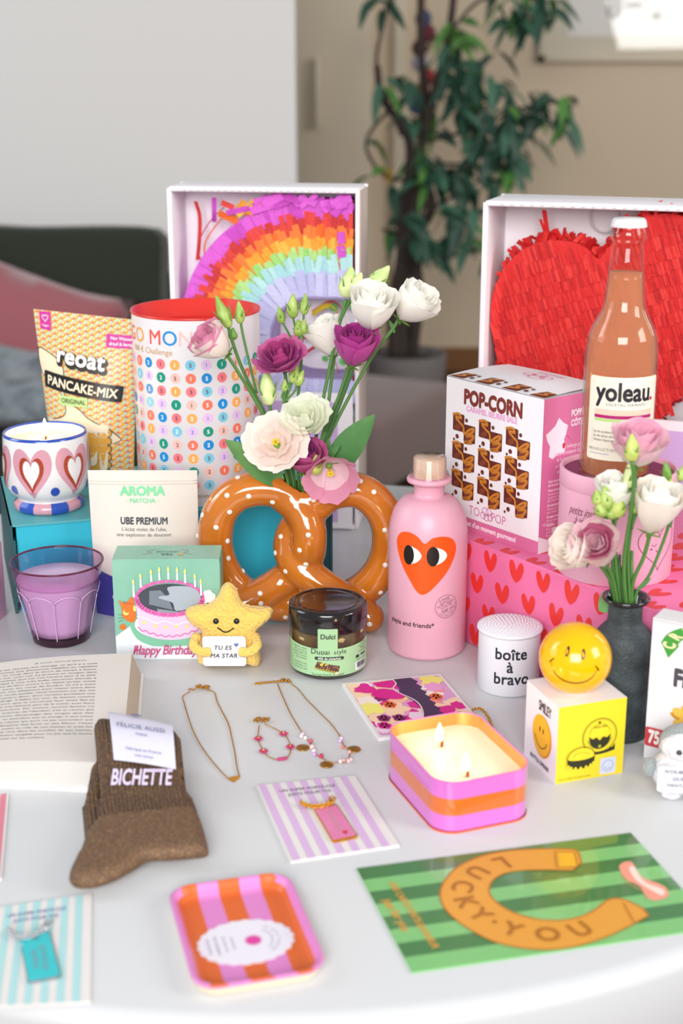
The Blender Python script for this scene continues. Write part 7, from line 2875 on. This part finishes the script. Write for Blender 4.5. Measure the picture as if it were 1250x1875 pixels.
hol = [(898, 560), (910, 515), (940, 470), (985, 445), (1030, 441), (1068, 452), (1095, 475), (1112, 455), (1150, 415), (1200, 393), (1255, 398), (1300, 430), (1322, 480), (1320, 545), (1295, 620), (1250, 700), (1205, 765), (1165, 815), (1130, 850), (1085, 835), (1020, 795), (960, 740), (915, 660), (900, 610)]
ho = smooth_path([hq(*p) for p in hol], 4, True)
a = sum(ho[i][0] * ho[(i + 1) % len(ho)][1] - ho[(i + 1) % len(ho)][0] * ho[i][1] for i in range(len(ho)))
if a < 0:
    ho = ho[::-1]
xmax = max(p[0] for p in ho)
kx = min(1.0, (HW_ - 0.010 - 0.02) / (xmax - 0.012))
ho = [(0.012 + (x - 0.012) * kx if x > 0.15 else x, z) for x, z in ho] if False else ho
MXZ = Matrix(((1, 0, 0, 0), (0, 0, -1, 0), (0, 1, 0, 0), (0, 0, 0, 1)))
b = MB().slab(ho, -0.072, -0.022, RED[0], xf=MXZ)
b.build('body', hpn)


def inside(x, z, O=ho):
    c = False
    j = len(O) - 1
    for i in range(len(O)):
        xi, yi = O[i]
        xj, yj = O[j]
        if (yi > z) != (yj > z) and x < (xj - xi) * (z - yi) / (yj - yi) + xi:
            c = not c
        j = i
    return c


tl_ = math.radians(20)
ct_, st_ = math.cos(tl_), math.sin(tl_)
hc_ = (sum(p[0] for p in ho) / len(ho), sum(p[1] for p in ho) / len(ho))
b = MB()
pitch, sw_ = 0.0140, 0.0024
for r_ in range(-14, 15):
    yv = r_ * pitch
    xk = -0.22
    while xk < 0.22:
        w = sw_ * rnd.uniform(0.7, 1.5)
        x = hc_[0] + xk * ct_ - yv * st_
        z = hc_[1] + xk * st_ + yv * ct_
        if inside(x, z):
            L = pitch * rnd.uniform(1.05, 1.35)
            tt = rnd.uniform(-0.03, 0.03)
            dx, dz = st_ * 1.0 + tt * ct_, -ct_ + tt * st_
            lift = rnd.uniform(0.0012, 0.0028)
            mm = RED[rnd.choices((0, 1, 2), (6, 3, 2))[0]]
            y0 = 0.0215
            pts = []
            for t, yy in ((-0.1, 0.0), (0.45, lift * 0.75), (1.0, lift)):
                X, Z_ = x + dx * L * t, z + dz * L * t
                pts += [(X - ct_ * w * 0.48, y0 - yy, Z_ - st_ * w * 0.48), (X + ct_ * w * 0.48, y0 - yy - 0.0003, Z_ + st_ * w * 0.48)]
            b.add(pts, [(0, 1, 3, 2), (2, 3, 5, 4)], mm)
        xk += w
b.build('crepe_fringe', hpn)
b = MB()
for i in range(0, len(ho)):
    p, q = Vector(ho[i]), Vector(ho[(i + 1) % len(ho)])
    tdir = (q - p).normalized()
    nrm = Vector((tdir.y, -tdir.x))
    for k in range(3):
        s_ = p + (q - p) * rnd.random()
        L, w = rnd.uniform(0.005, 0.013), rnd.uniform(0.003, 0.007)
        d = (nrm + tdir * rnd.uniform(-0.9, 0.9)).normalized()
        e = Vector((-d.y, d.x))
        y0, y1 = rnd.uniform(0.022, 0.05), rnd.uniform(0.02, 0.055)
        A_, B_ = s_ - d * 0.003, s_ + d * L
        if B_.x < 0.009 or B_.x > HW_ - 0.009:
            continue
        b.add([(A_.x - e.x * w / 2, y0, A_.y - e.y * w / 2), (A_.x + e.x * w / 2, y0, A_.y + e.y * w / 2), (B_.x + e.x * w / 2, y1, B_.y + e.y * w / 2), (B_.x - e.x * w / 2, y1 + 0.003, B_.y - e.y * w / 2)], [(0, 1, 2, 3)], RED[rnd.randrange(3)])
b.build('edge_fringe', hpn)
b = MB()
for pts, w in (([(988, 388), (992, 415), (996, 448)], 0.0058), ([(981, 405), (988, 425), (994, 446)], 0.004)):
    P3 = smooth_path([hq(*p) for p in pts], 5)
    n = len(P3)
    b.add([(x - w / 2, 0.045, z) for x, z in P3] + [(x + w / 2, 0.043, z) for x, z in P3], [(i, i + 1, n + i + 1, n + i) for i in range(n - 1)], RED[0])
b.build('hanging_ribbon', hpn)
hk = hq(1092, 405)
MB().tube([(hk[0] + 0.016 * math.cos(2 * PI * k / 40), 0.08, hk[1] + 0.018 * math.sin(2 * PI * k / 40)) for k in range(40)], 0.0009, P('#d2cdd4', 0.3), 6, closed=True).build('hanging_loop', hpn)

# ================================================================ flowers
STEM = pmat('stem_green', '#4f7d3a', 0.5)
STEMD = pmat('stem_deep_green', '#3c6634', 0.5)
LEAF = pmat('lisianthus_leaf', '#4c8247', 0.5, mottle=('#6a9a58', 25, 0.4, 0.7))
BUDG = pmat('bud_green', '#8fb04c', 0.45, mottle=('#b9cc74', 60, 0.4, 0.7))
BUDY = pmat('bud_yellow_green', '#c5d070', 0.45, mottle=('#9cb848', 60, 0.4, 0.7))
BUDW = pmat('bud_pale', '#d9e3a4', 0.45, mottle=('#b3cf7c', 50, 0.4, 0.7))
SEP = pmat('sepal_green', '#6f9a3f', 0.5)
POL = pmat('yellow_pollen', '#f0cf12', 0.6)
PET = {}


def petal_mat(name, c0, c1=None):
    """petal colour, with the rim of the petal in a second colour (c1) by the generated V coordinate"""
    first = 'petal_' + name not in MATS
    m = pmat('petal_' + name, c0, 0.6, sheen=0.1, bump=('noise', 90, 0.12))
    if first:               # thin petals let light through
        nt = m.node_tree
        bs = nt.nodes['Principled BSDF']
        tl = nt.nodes.new('ShaderNodeBsdfTranslucent')
        tl.inputs[0].default_value = lin(c0)
        mx = nt.nodes.new('ShaderNodeMixShader')
        mx.inputs[0].default_value = 0.28
        out = nt.nodes['Material Output']
        nt.links.new(bs.outputs[0], mx.inputs[1])
        nt.links.new(tl.outputs[0], mx.inputs[2])
        nt.links.new(mx.outputs[0], out.inputs['Surface'])
    return m


WHT = petal_mat('white', '#fbf9f2')
CRMP = petal_mat('cream', '#fbf1e8')
GWHT = petal_mat('green_white', '#f5f8e6')
PNK1 = petal_mat('pink', '#e59ab8')
PNK2 = petal_mat('deep_pink', '#d877a0')
PNKL = petal_mat('pale_pink', '#f2cbd6')
PNKM = petal_mat('mid_pink', '#f0b4cb')
MAG1 = petal_mat('magenta', '#c548a2')
MAG2 = petal_mat('deep_magenta', '#a83288')
RAS1 = petal_mat('raspberry', '#c44a8e')
RAS2 = petal_mat('raspberry_light', '#d66ca6')


def frame_to(d, roll=0.0):
    q = Vector(d).to_track_quat('Z', 'Y')
    return q.to_matrix().to_4x4() @ Matrix.Rotation(roll, 4, 'Z')


def petal(b, phi, R, H, spread, open_, curl, mats, rnd, n=8, k=9, base=0.12):
    """one petal of a cupped bloom: base at the origin, axis z"""
    rows = []
    wob = rnd.uniform(0, 6.28)
    for i in range(n + 1):
        t = i / n
        r = R * (base + (1 - base) * (math.sin(min(1.0, t * 1.15) * PI / 2) ** 0.8)) * (1 - (1 - open_) * t * t * 0.55)
        r += R * curl * max(0, t - 0.62) ** 1.6 * 2.2
        z = H * (t - curl * 0.35 * max(0, t - 0.7) ** 1.3 * 2)
        wd = spread * (0.40 + 0.60 * math.sin(PI * min(1, t * 0.52 + 0.22)))
        row = []
        for j in range(k):
            a = -1 + 2 * j / (k - 1)
            drop = H * 0.12 * a * a * t * t
            ruf = 0.035 * R * math.sin(a * 5 + wob) * t * t + 0.03 * R * math.sin(a * 9 + wob * 2) * t ** 3
            ang = phi + a * wd
            rr = r + ruf - R * 0.05 * a * (1 if True else 0)
            row.append((rr * math.cos(ang), rr * math.sin(ang), z - drop + ruf * 0.6))
        rows.append(row)
    c0, c1, cut = mats
    ki = max(1, min(n, int(round(n * cut))))
    if c1 is None or ki >= n:
        b.grid(rows, c0)
    else:
        b.grid(rows[:ki + 1], c0)
        b.grid(rows[ki:], c1)


def bloom(parent, name, pos, d, R, H, mats, kind='rose', seed=1, roll=0.0, pollen=False):
    rnd = random.Random(seed)
    X = Matrix.Translation(pos) @ frame_to(d, roll)
    b = MB()
    if kind == 'rose':        # half open, spiralled centre
        lay = [(5, 1.0, 0.92, 0.95, 0.95, 0.26), (4, 0.80, 1.0, 1.05, 0.80, 0.14), (3, 0.60, 1.02, 1.25, 0.70, 0.08), (3, 0.41, 1.0, 1.25, 0.68, 0.04), (2, 0.24, 0.97, 1.6, 0.7, 0.0)]
    elif kind == 'open':      # wide open with a visible eye
        lay = [(6, 1.0, 0.62, 0.66, 1.05, 0.50), (5, 0.85, 0.74, 0.68, 1.0, 0.30), (4, 0.60, 0.80, 0.72, 1.0, 0.15), (3, 0.36, 0.72, 0.8, 1.0, 0.05)]
    elif kind == 'full':      # many ruffled petals
        lay = [(6, 1.0, 0.70, 0.62, 1.05, 0.40), (6, 0.86, 0.85, 0.62, 0.95, 0.25), (5, 0.66, 0.95, 0.70, 0.9, 0.15), (4, 0.46, 1.0, 0.8, 0.8, 0.10), (3, 0.26, 1.0, 1.0, 0.7, 0.0)]
    else:                     # bell
        lay = [(5, 1.0, 1.0, 0.74, 1.1, 0.42)]
    for li, (n, fr, fh, sp, op, cu) in enumerate(lay):
        off = rnd.uniform(0, 6.28)
        for q in range(n):
            petal(b, off + 2 * PI * q / n + rnd.uniform(-.12, .12), R * fr * rnd.uniform(0.94, 1.05), H * fh * rnd.uniform(0.93, 1.05), sp, op, cu * rnd.uniform(0.6, 1.4), mats[min(li, len(mats) - 1)], rnd)
    o = MB()
    o.v = [tuple(X @ Vector(p)) for p in b.v]
    o.f, o.m, o.sm, o.mats = b.f, b.m, b.sm, b.mats
    bl_ = o.build(name, parent)
    if pollen:
        c = MB()
        for q in range(5):
            a = 2 * PI * q / 5
            c.tube([X @ Vector((0, 0, H * 0.15)), X @ Vector((R * 0.10 * math.cos(a), R * 0.10 * math.sin(a), H * 0.50))], 0.0006, POL, 5)
            c.ball(X @ Vector((R * 0.10 * math.cos(a), R * 0.10 * math.sin(a), H * 0.52)), (0.0016, 0.0016, 0.0012), POL, 8, 6)
        c.build('stamens', bl_)
    # calyx
    c = MB()
    for q in range(5):
        a = 2 * PI * q / 5
        dd = (X.to_3x3() @ Vector((math.cos(a), math.sin(a), 0.30))).normalized()
        leaf_into(c, X @ Vector((0, 0, -0.003)), dd, R * 0.62, 0.0018, SEP, 0.0, X.to_3x3() @ Vector((-math.cos(a), -math.sin(a), 1)), 5)
    c.ball(X @ Vector((0, 0, 0.001)), 0.0034, SEP, 10, 7)
    c.build('calyx', bl_)
    return X


def bud(parent, pos, d, L, r, m, tipm=None, seed=0):
    X = Matrix.Translation(pos) @ frame_to(d)
    b = MB()
    prof = [(0.0001, 0), (r * 0.6, L * 0.04), (r * 0.95, L * 0.22), (r, L * 0.36), (r * 0.82, L * 0.58), (r * 0.48, L * 0.80), (r * 0.22, L * 0.95), (0.0001, L)]
    b.lathe([(max(0.0001, q[0]), q[1]) for q in smooth_path(prof, 4)], m, 20, xf=X, wob=lambda a, z: 1 + 0.07 * math.sin(3 * a + z * 260))
    bd_o = b.build('bud', parent)
    b = MB()
    for q in range(4):
        a = 2 * PI * q / 4 + seed
        dd = (X.to_3x3() @ Vector((0.45 * math.cos(a), 0.45 * math.sin(a), 1))).normalized()
        leaf_into(b, X @ Vector((r * 0.35 * math.cos(a), r * 0.35 * math.sin(a), -0.001)), dd, L * 0.75, 0.0013, SEP, 0.0, X.to_3x3() @ Vector((-math.cos(a), -math.sin(a), 0.3)), 5)
    b.build('sepals', bd_o)


def stem(parent, pts, r=0.0017, m=None):
    MB().tube(smooth_path([tuple(p) for p in pts], 6), r, m or STEM, 8).build('stem', parent)


def leafp(parent, base, tip, wd, droop=0.1, nrm=(0, -0.8, 0.5)):
    b = MB()
    d = Vector(tip) - Vector(base)
    leaf_into(b, Vector(base), d, d.length, wd, LEAF, droop, nrm, 12, 0.18)
    b.build('leaf', parent)


# ---------------------------------------------------------------- bouquet in the pretzel vase
FY = PYc
G1 = 'lisianthus stems in the pretzel vase'
ROOT = at(549, 905, FY + 0.002)


def fp(px, py, dy=0.0):
    return at(px, py, FY + dy)


def spray(label, root_px, group=G1, cat='flower', name='lisianthus_stem'):
    t_ = thing(name, label, cat, (0, 0, 0), group=group)
    return t_


def root(dx=0.0, dy=0.0):
    return Vector((ROOT.x + dx, ROOT.y + dy, ROOT.z - 0.012))


def fin(t_, base):
    """seat the Empty at the foot of its stem without moving the parts"""
    t_.location = base
    for c in t_.children:
        c.location = c.location - base


t = spray('lisianthus with a pink-edged white rose bloom leaning over the money tin', None)
stem(t, [fp(412, 645, -0.02), fp(435, 680, -0.015), fp(478, 752, -0.008), fp(525, 850), root(-0.010)])
bloom(t, 'bloom', fp(415, 646, -0.02), (-0.62, -0.45, 0.62), 0.0185, 0.036, [(CRMP, PNK1, 0.84), (CRMP, PNK1, 0.82), (PNKL, PNK1, 0.75), (PNKL, PNK1, 0.6)], 'rose', 3)
fin(t, root(-0.010))
t = spray('lisianthus stem with two closed green buds above the rim of the money tin', None)
stem(t, [fp(418, 600, 0.0), fp(430, 640), fp(450, 690), fp(487, 762), fp(530, 860), root(-0.008, 0.004)])
stem(t, [fp(440, 588, 0.005), fp(446, 620, 0.003), fp(458, 672), fp(470, 720)], 0.0013)
bud(t, fp(420, 600), (-0.40, 0, 1), 0.034, 0.0062, BUDG, seed=1)
bud(t, fp(440, 592, 0.005), (-0.06, 0, 1), 0.022, 0.0050, BUDG, seed=2)
bud(t, fp(425, 622, 0.004), (0.1, 0, 1), 0.012, 0.0048, SEP, seed=3)
fin(t, root(-0.008, 0.004))
t = spray('lisianthus with a purple ruffled bloom in front of the rainbow pinata', None)
stem(t, [fp(520, 665, 0.0), fp(524, 710), fp(524, 760), fp(535, 850), root(-0.003, 0.004)])
bloom(t, 'bloom', fp(520, 670), (-0.22, -0.55, 0.80), 0.0215, 0.027, [(MAG1, RAS2, 0.75), (MAG1, RAS2, 0.7), (MAG2, RAS1, 0.7)], 'full', 5)
fin(t, root(-0.003, 0.004))
t = spray('lisianthus stem topped by a cluster of five slim green buds above the purple bloom', None)
stem(t, [fp(552, 640, 0.01), fp(550, 680, 0.01), fp(545, 740, 0.008), fp(545, 850, 0.004), root(0.0, 0.006)], 0.0015)
for k, (bx, by, px, py, L, r_) in enumerate(((517, 590, 512, 570, 0.017, 0.0042), (536, 580, 536, 556, 0.024, 0.0058), (556, 574, 558, 552, 0.021, 0.0046), (548, 614, 546, 588, 0.017, 0.0056), (554, 610, 556, 590, 0.016, 0.0044))):
    stem(t, [fp(552, 645 - 3 * k, 0.01), fp((bx + 552) / 2, (by + 640) / 2 + 6, 0.01), fp(bx, by, 0.01)], 0.0011)
    bud(t, fp(bx, by + 2, 0.01), fp(px, py, 0.01) - fp(bx, by, 0.01) , L, r_, BUDG, seed=k)
fin(t, root(0.0, 0.006))
t = spray('lisianthus with a white half-open bloom partly behind the magenta rose', None)
stem(t, [fp(612, 648, 0.02), fp(606, 700, 0.018), fp(592, 790, 0.012), root(0.004, 0.008)])
bloom(t, 'bloom', fp(612, 650, 0.02), (-0.38, -0.1, 0.9), 0.0190, 0.040, [(WHT, None, 1)], 'rose', 8)
fin(t, root(0.004, 0.008))
t = spray('lisianthus with a single magenta rose bloom below the white roses', None)
stem(t, [fp(648, 664, -0.01), fp(636, 700, -0.008), fp(610, 770, -0.004), fp(580, 850), root(0.007)], 0.0022, STEMD)
bloom(t, 'bloom', fp(645, 668, -0.012), (0.10, -0.42, 0.9), 0.0200, 0.042, [(MAG1, None, 1), (MAG1, None, 1), (MAG2, None, 1), (MAG2, None, 1)], 'rose', 4)
fin(t, root(0.007))
t = spray('lisianthus with a large white rose bloom, upper middle of the bouquet', None)
stem(t, [fp(672, 596, -0.004), fp(650, 640, 0.004), fp(622, 720, 0.004), fp(585, 830, 0.002), root(0.006, 0.003)])
bloom(t, 'bloom', fp(676, 602, -0.012), (0.10, -0.38, 0.92), 0.0230, 0.045, [(WHT, None, 1)], 'rose', 9)
fin(t, root(0.006, 0.003))
t = spray('lisianthus with a white rose bloom furthest right, leaning away from the bouquet', None)
stem(t, [fp(733, 580, 0.0), fp(716, 606), fp(684, 648, 0.002), fp(632, 740, 0.002), fp(590, 830), root(0.009, 0.002)])
bloom(t, 'bloom', fp(733, 582, -0.002), (0.60, -0.42, 0.68), 0.0205, 0.042, [(WHT, None, 1)], 'rose', 12)
leafp(t, fp(722, 610), fp(712, 582, 0.012), 0.002)
fin(t, root(0.009, 0.002))
t = spray('lisianthus stem with two pale buds rising beside the large white rose', None)
stem(t, [fp(634, 548, 0.012), fp(622, 590, 0.012), fp(606, 660, 0.01), fp(582, 780, 0.006), root(0.004, 0.002)])
bud(t, fp(634, 545, 0.012), (0.16, 0, 1), 0.031, 0.0092, BUDW, seed=1)
bud(t, fp(648, 536, 0.006), (0.35, 0, 1), 0.021, 0.0065, BUDW, seed=2)
stem(t, [fp(648, 538, 0.006), fp(636, 560, 0.01), fp(624, 585, 0.012)], 0.0013)
fin(t, root(0.004, 0.002))
t = spray('lisianthus stem with one ribbed pale green bud above the white roses', None)
stem(t, [fp(682, 532, 0.018), fp(668, 570, 0.018), fp(634, 690, 0.014), fp(590, 800, 0.01), root(0.008, 0.007)], 0.0014)
bud(t, fp(680, 528, 0.018), (0.62, 0, 0.8), 0.028, 0.0085, BUDW, seed=2)
fin(t, root(0.008, 0.007))
t = spray('lisianthus stem with one tall yellow-green bud left of the white centre bloom', None)
stem(t, [fp(493, 738, -0.006), fp(498, 765, -0.005), fp(515, 820, -0.003), root(-0.008, -0.002)])
bud(t, fp(492, 742, -0.006), (-0.06, 0, 1), 0.037, 0.0078, BUDW, seed=4)
fin(t, root(-0.008, -0.002))
t = spray('lisianthus stem with small green buds under the purple bloom', None)
stem(t, [fp(533, 695, -0.008), fp(520, 730, -0.008), fp(522, 790, -0.006), root(-0.003, -0.003)], 0.0013)
for k, (bx, by, L, r_, dx) in enumerate(((535, 700, 0.020, 0.0052, 0.25), (543, 705, 0.017, 0.0046, 0.45), (520, 715, 0.012, 0.0034, 0.1))):
    stem(t, [fp(522, 735, -0.008), fp(bx - 4, by + 12, -0.008), fp(bx, by, -0.008)], 0.0010)
    bud(t, fp(bx, by + 1, -0.008), (dx, 0, 1), L, r_, BUDG, seed=k)
fin(t, root(-0.003, -0.003))
t = spray('lisianthus with a greenish white ruffled bloom in the centre of the bouquet', None)
stem(t, [fp(563, 782, -0.014), fp(560, 820, -0.01), root(0.001, -0.003)])
bloom(t, 'bloom', fp(563, 778, -0.014), (-0.10, -0.62, 0.75), 0.0215, 0.026, [(GWHT, None, 1)], 'full', 14, pollen=True)
fin(t, root(0.001, -0.003))
t = spray('lisianthus with a wide open blush white bloom, low at the left of the bouquet', None)
stem(t, [fp(512, 830, -0.022), fp(522, 860, -0.016), root(-0.007, -0.005)])
bloom(t, 'bloom', fp(508, 816, -0.022), (-0.10, -0.84, 0.50), 0.0255, 0.026, [(CRMP, None, 1), (petal_mat('blush', '#faeae2'), None, 1)], 'open', 21, pollen=True)
fin(t, root(-0.007, -0.005))
t = spray('lisianthus with a raspberry bloom low in the bouquet behind the pink bell', None)
stem(t, [fp(556, 860, -0.008), fp(553, 880, -0.004), root(0.001, 0.0)])
bloom(t, 'bloom', fp(560, 862, -0.008), (0.02, -0.50, 0.86), 0.0195, 0.034, [(RAS1, RAS2, 0.75), (RAS1, RAS2, 0.75), (MAG2, None, 1)], 'rose', 33)
fin(t, root(0.001, 0.0))
t = spray('lisianthus with a pink open bell bloom hanging over the rim of the pretzel vase', None)
stem(t, [fp(600, 852, -0.012), fp(588, 866, -0.008), fp(570, 884, -0.003), root(0.008, -0.001)])
bloom(t, 'bloom', fp(602, 852, -0.012), (0.10, -0.93, -0.30), 0.0225, 0.030, [(PNKL, PNK1, 0.45)], 'bell', 41, pollen=True)
fin(t, root(0.008, -0.001))
t = spray('lisianthus stem with a round yellow-green bud in front of the raspberry bloom', None)
stem(t, [fp(577, 862, -0.022), fp(570, 885, -0.016), root(0.006, -0.007)])
bud(t, fp(575, 868, -0.022), (0.10, -0.1, 1), 0.021, 0.0078, BUDY, seed=3)
fin(t, root(0.006, -0.007))
t = spray('lisianthus stem with one tiny green bud right above the rim of the pretzel vase', None)
stem(t, [fp(557, 886, -0.020), fp(556, 898, -0.014), root(0.002, -0.006)], 0.0011)
bud(t, fp(557, 890, -0.020), (-0.05, 0, 1), 0.012, 0.0034, BUDG, seed=3)
fin(t, root(0.002, -0.006))
t = spray('leafy green lisianthus shoot with a broad leaf spreading to each side', None)
stem(t, [fp(597, 800, 0.004), fp(580, 850, 0.004), root(0.003, 0.005)])
leafp(t, fp(521, 890, -0.010), fp(412, 803, -0.014), 0.0135, 0.02, (0.3, -0.85, 0.45))
leafp(t, fp(600, 870, 0.004), fp(686, 756, -0.004), 0.0155, 0.02, (-0.35, -0.85, 0.3))
leafp(t, fp(590, 840, -0.002), fp(596, 790, -0.004), 0.007, 0.0, (0.1, -1, 0.1))
leafp(t, fp(585, 845, -0.002), fp(622, 815, -0.006), 0.005, 0.0, (0.1, -1, 0.3))
fin(t, root(0.003, 0.005))

# ---------------------------------------------------------------- flowers in the dark bud vase
G1 = 'lisianthus stems in the dark bud vase'
vbase = Vector((vas.location.x, vas.location.y, T + vh - 0.016))
VY = vas.location.y


def vp(px, py, dy=0.0):
    return at(px, py, VY + dy)


def vroot(dx=0.0, dy=0.0):
    return Vector((vbase.x + dx, vbase.y + dy, vbase.z))


t = spray('lisianthus with a pink and white rose bloom, tallest in the dark bud vase', None, G1)
stem(t, [vp(1163, 850, -0.01), vp(1160, 900, -0.008), vp(1150, 980, -0.004), vp(1140, 1060), vroot(0.003)])
bloom(t, 'bloom', vp(1163, 850, -0.01), (0.02, -0.30, 0.95), 0.0215, 0.034, [(CRMP, PNKL, 0.45), (PNKL, PNKM, 0.80), (PNKL, PNKM, 0.70)], 'rose', 51)
fin(t, vroot(0.003))
t = spray('lisianthus stem with one yellow-green bud in front of the pink rose bloom', None, G1)
stem(t, [vp(1157, 845, -0.034), vp(1160, 880, -0.03), vp(1156, 930, -0.022), vp(1142, 1030, -0.010), vroot(0.001, -0.004)])
bud(t, vp(1157, 844, -0.034), (-0.08, 0, 1), 0.0225, 0.0062, BUDY, seed=2)
fin(t, vroot(0.001, -0.004))
t = spray('lisianthus with a cream bloom and plump green buds, in the dark bud vase', None, G1)
stem(t, [vp(1126, 935, 0.0), vp(1124, 970), vp(1128, 1040), vroot(-0.002, 0.002)])
bloom(t, 'bloom', vp(1124, 942, 0.002), (-0.04, -0.22, 0.97), 0.0165, 0.036, [(WHT, None, 1)], 'rose', 54)
for k, (bx, by, L, r_, dx) in enumerate(((1112, 930, 0.0205, 0.0062, -0.2), (1104, 944, 0.016, 0.0055, -0.35), (1128, 945, 0.0215, 0.0062, 0.12), (1094, 922, 0.013, 0.0045, -0.15), (1117, 948, 0.014, 0.005, 0.2))):
    stem(t, [vp(1124, 985, -0.010), vp((bx + 1122) / 2, by + 22, -0.012), vp(bx, by, -0.014)], 0.0011)
    bud(t, vp(bx, by + 2, -0.014), (dx, 0, 1), L, r_, BUDG if k != 2 else BUDY, seed=k)
fin(t, vroot(-0.002, 0.002))
t = spray('lisianthus stem with three slim buds in the middle of the dark bud vase', None, G1)
stem(t, [vp(1152, 895, -0.012), vp(1156, 950, -0.010), vp(1150, 1020, -0.004), vroot(0.004, -0.002)], 0.0014)
for k, (bx, by, L, r_, dx) in enumerate(((1150, 893, 0.0215, 0.0050, -0.02), (1166, 936, 0.0155, 0.0042, 0.02), (1160, 940, 0.010, 0.0044, -0.1))):
    bud(t, vp(bx, by, -0.012), (dx, 0, 1), L, r_, BUDW if k == 0 else BUDG, seed=k)
    stem(t, [vp(bx, by, -0.012), vp(1157, by + 28, -0.011)], 0.0010)
fin(t, vroot(0.004, -0.002))
t = spray('lisianthus with a large white rose bloom at the right of the dark bud vase', None, G1)
stem(t, [vp(1190, 976, -0.012), vp(1178, 1020, -0.008), vp(1158, 1068, -0.003), vroot(0.006)])
bloom(t, 'bloom', vp(1190, 974, -0.012), (0.12, -0.25, 0.95), 0.0200, 0.046, [(CRMP, None, 1), (WHT, None, 1)], 'rose', 57)
fin(t, vroot(0.006))
t = spray('lisianthus with a pink-centred white bloom at the near left of the dark bud vase', None, G1)
stem(t, [vp(1094, 1004, -0.016), vp(1108, 1030, -0.012), vp(1124, 1066, -0.004), vroot(-0.005, -0.002)])
bloom(t, 'bloom', vp(1100, 1000, -0.012), (-0.38, -0.80, 0.46), 0.0190, 0.025, [(CRMP, PNKL, 0.8), (PNK2, PNK2, 0.6), (PNK2, PNK1, 0.5), (PNKL, None, 1)], 'rose', 60)
fin(t, vroot(-0.005, -0.002))
t = spray('lisianthus with a cream rose bloom drooping furthest left of the dark bud vase', None, G1)
stem(t, [vp(1076, 1016, -0.004), vp(1094, 1030, -0.004), vp(1110, 1050, -0.002), vp(1122, 1075), vroot(-0.007, 0.002)])
bloom(t, 'bloom', vp(1078, 1018, -0.004), (-0.72, -0.42, 0.42), 0.0185, 0.034, [(CRMP, None, 1)], 'rose', 63)
fin(t, vroot(-0.007, 0.002))
t = spray('lisianthus stem with one withered bud, at the right of the dark bud vase', None, G1)
stem(t, [vp(1229, 940, -0.004), vp(1218, 980, -0.002), vp(1190, 1050), vp(1165, 1085), vroot(0.008, 0.003)], 0.0014)
bud(t, vp(1230, 940, -0.004), (-0.10, 0, 1), 0.0300, 0.0078, BUDY, seed=5)
bud(t, vp(1224, 878, -0.002), (-0.3, 0, 1), 0.016, 0.0038, SEP, seed=6)
stem(t, [vp(1224, 880, -0.002), vp(1228, 905, -0.002), vp(1230, 935, -0.004)], 0.0010)
bud(t, vp(1244, 880, 0.004), (0.2, 0, 1), 0.014, 0.004, BUDG, seed=7)
stem(t, [vp(1244, 882, 0.004), vp(1238, 920, 0.002), vp(1226, 965, 0.0)], 0.0011)
fin(t, vroot(0.008, 0.003))
t = spray('bare green lisianthus shoots with a leaf folding over the rim of the dark bud vase', None, G1)
for k, (px, dx) in enumerate(((1108, -0.006), (1118, -0.003), (1140, 0.002), (1152, 0.005), (1130, 0.0))):
    stem(t, [vp(px + 4, 985 + 8 * k, 0.004 + 0.002 * k), vp(px + 4, 1040, 0.002), vroot(dx, 0.005 - 0.002 * k)], 0.0015, STEM if k % 2 else STEMD)
leafp(t, vroot(-0.004, 0.010) + Vector((0, 0, 0.014)), vp(1096, 1118, 0.014), 0.010, 0.0, (-0.6, -0.7, 0.3))
leafp(t, vp(1166, 1080, -0.004), vp(1192, 1058, -0.008), 0.002, 0.0)
fin(t, vroot(0.0, 0.005))

# ---------------------------------------------------------------- tidy up
bpy.data.objects.remove(_FO, do_unlink=True)
bpy.data.curves.remove(_FONT)
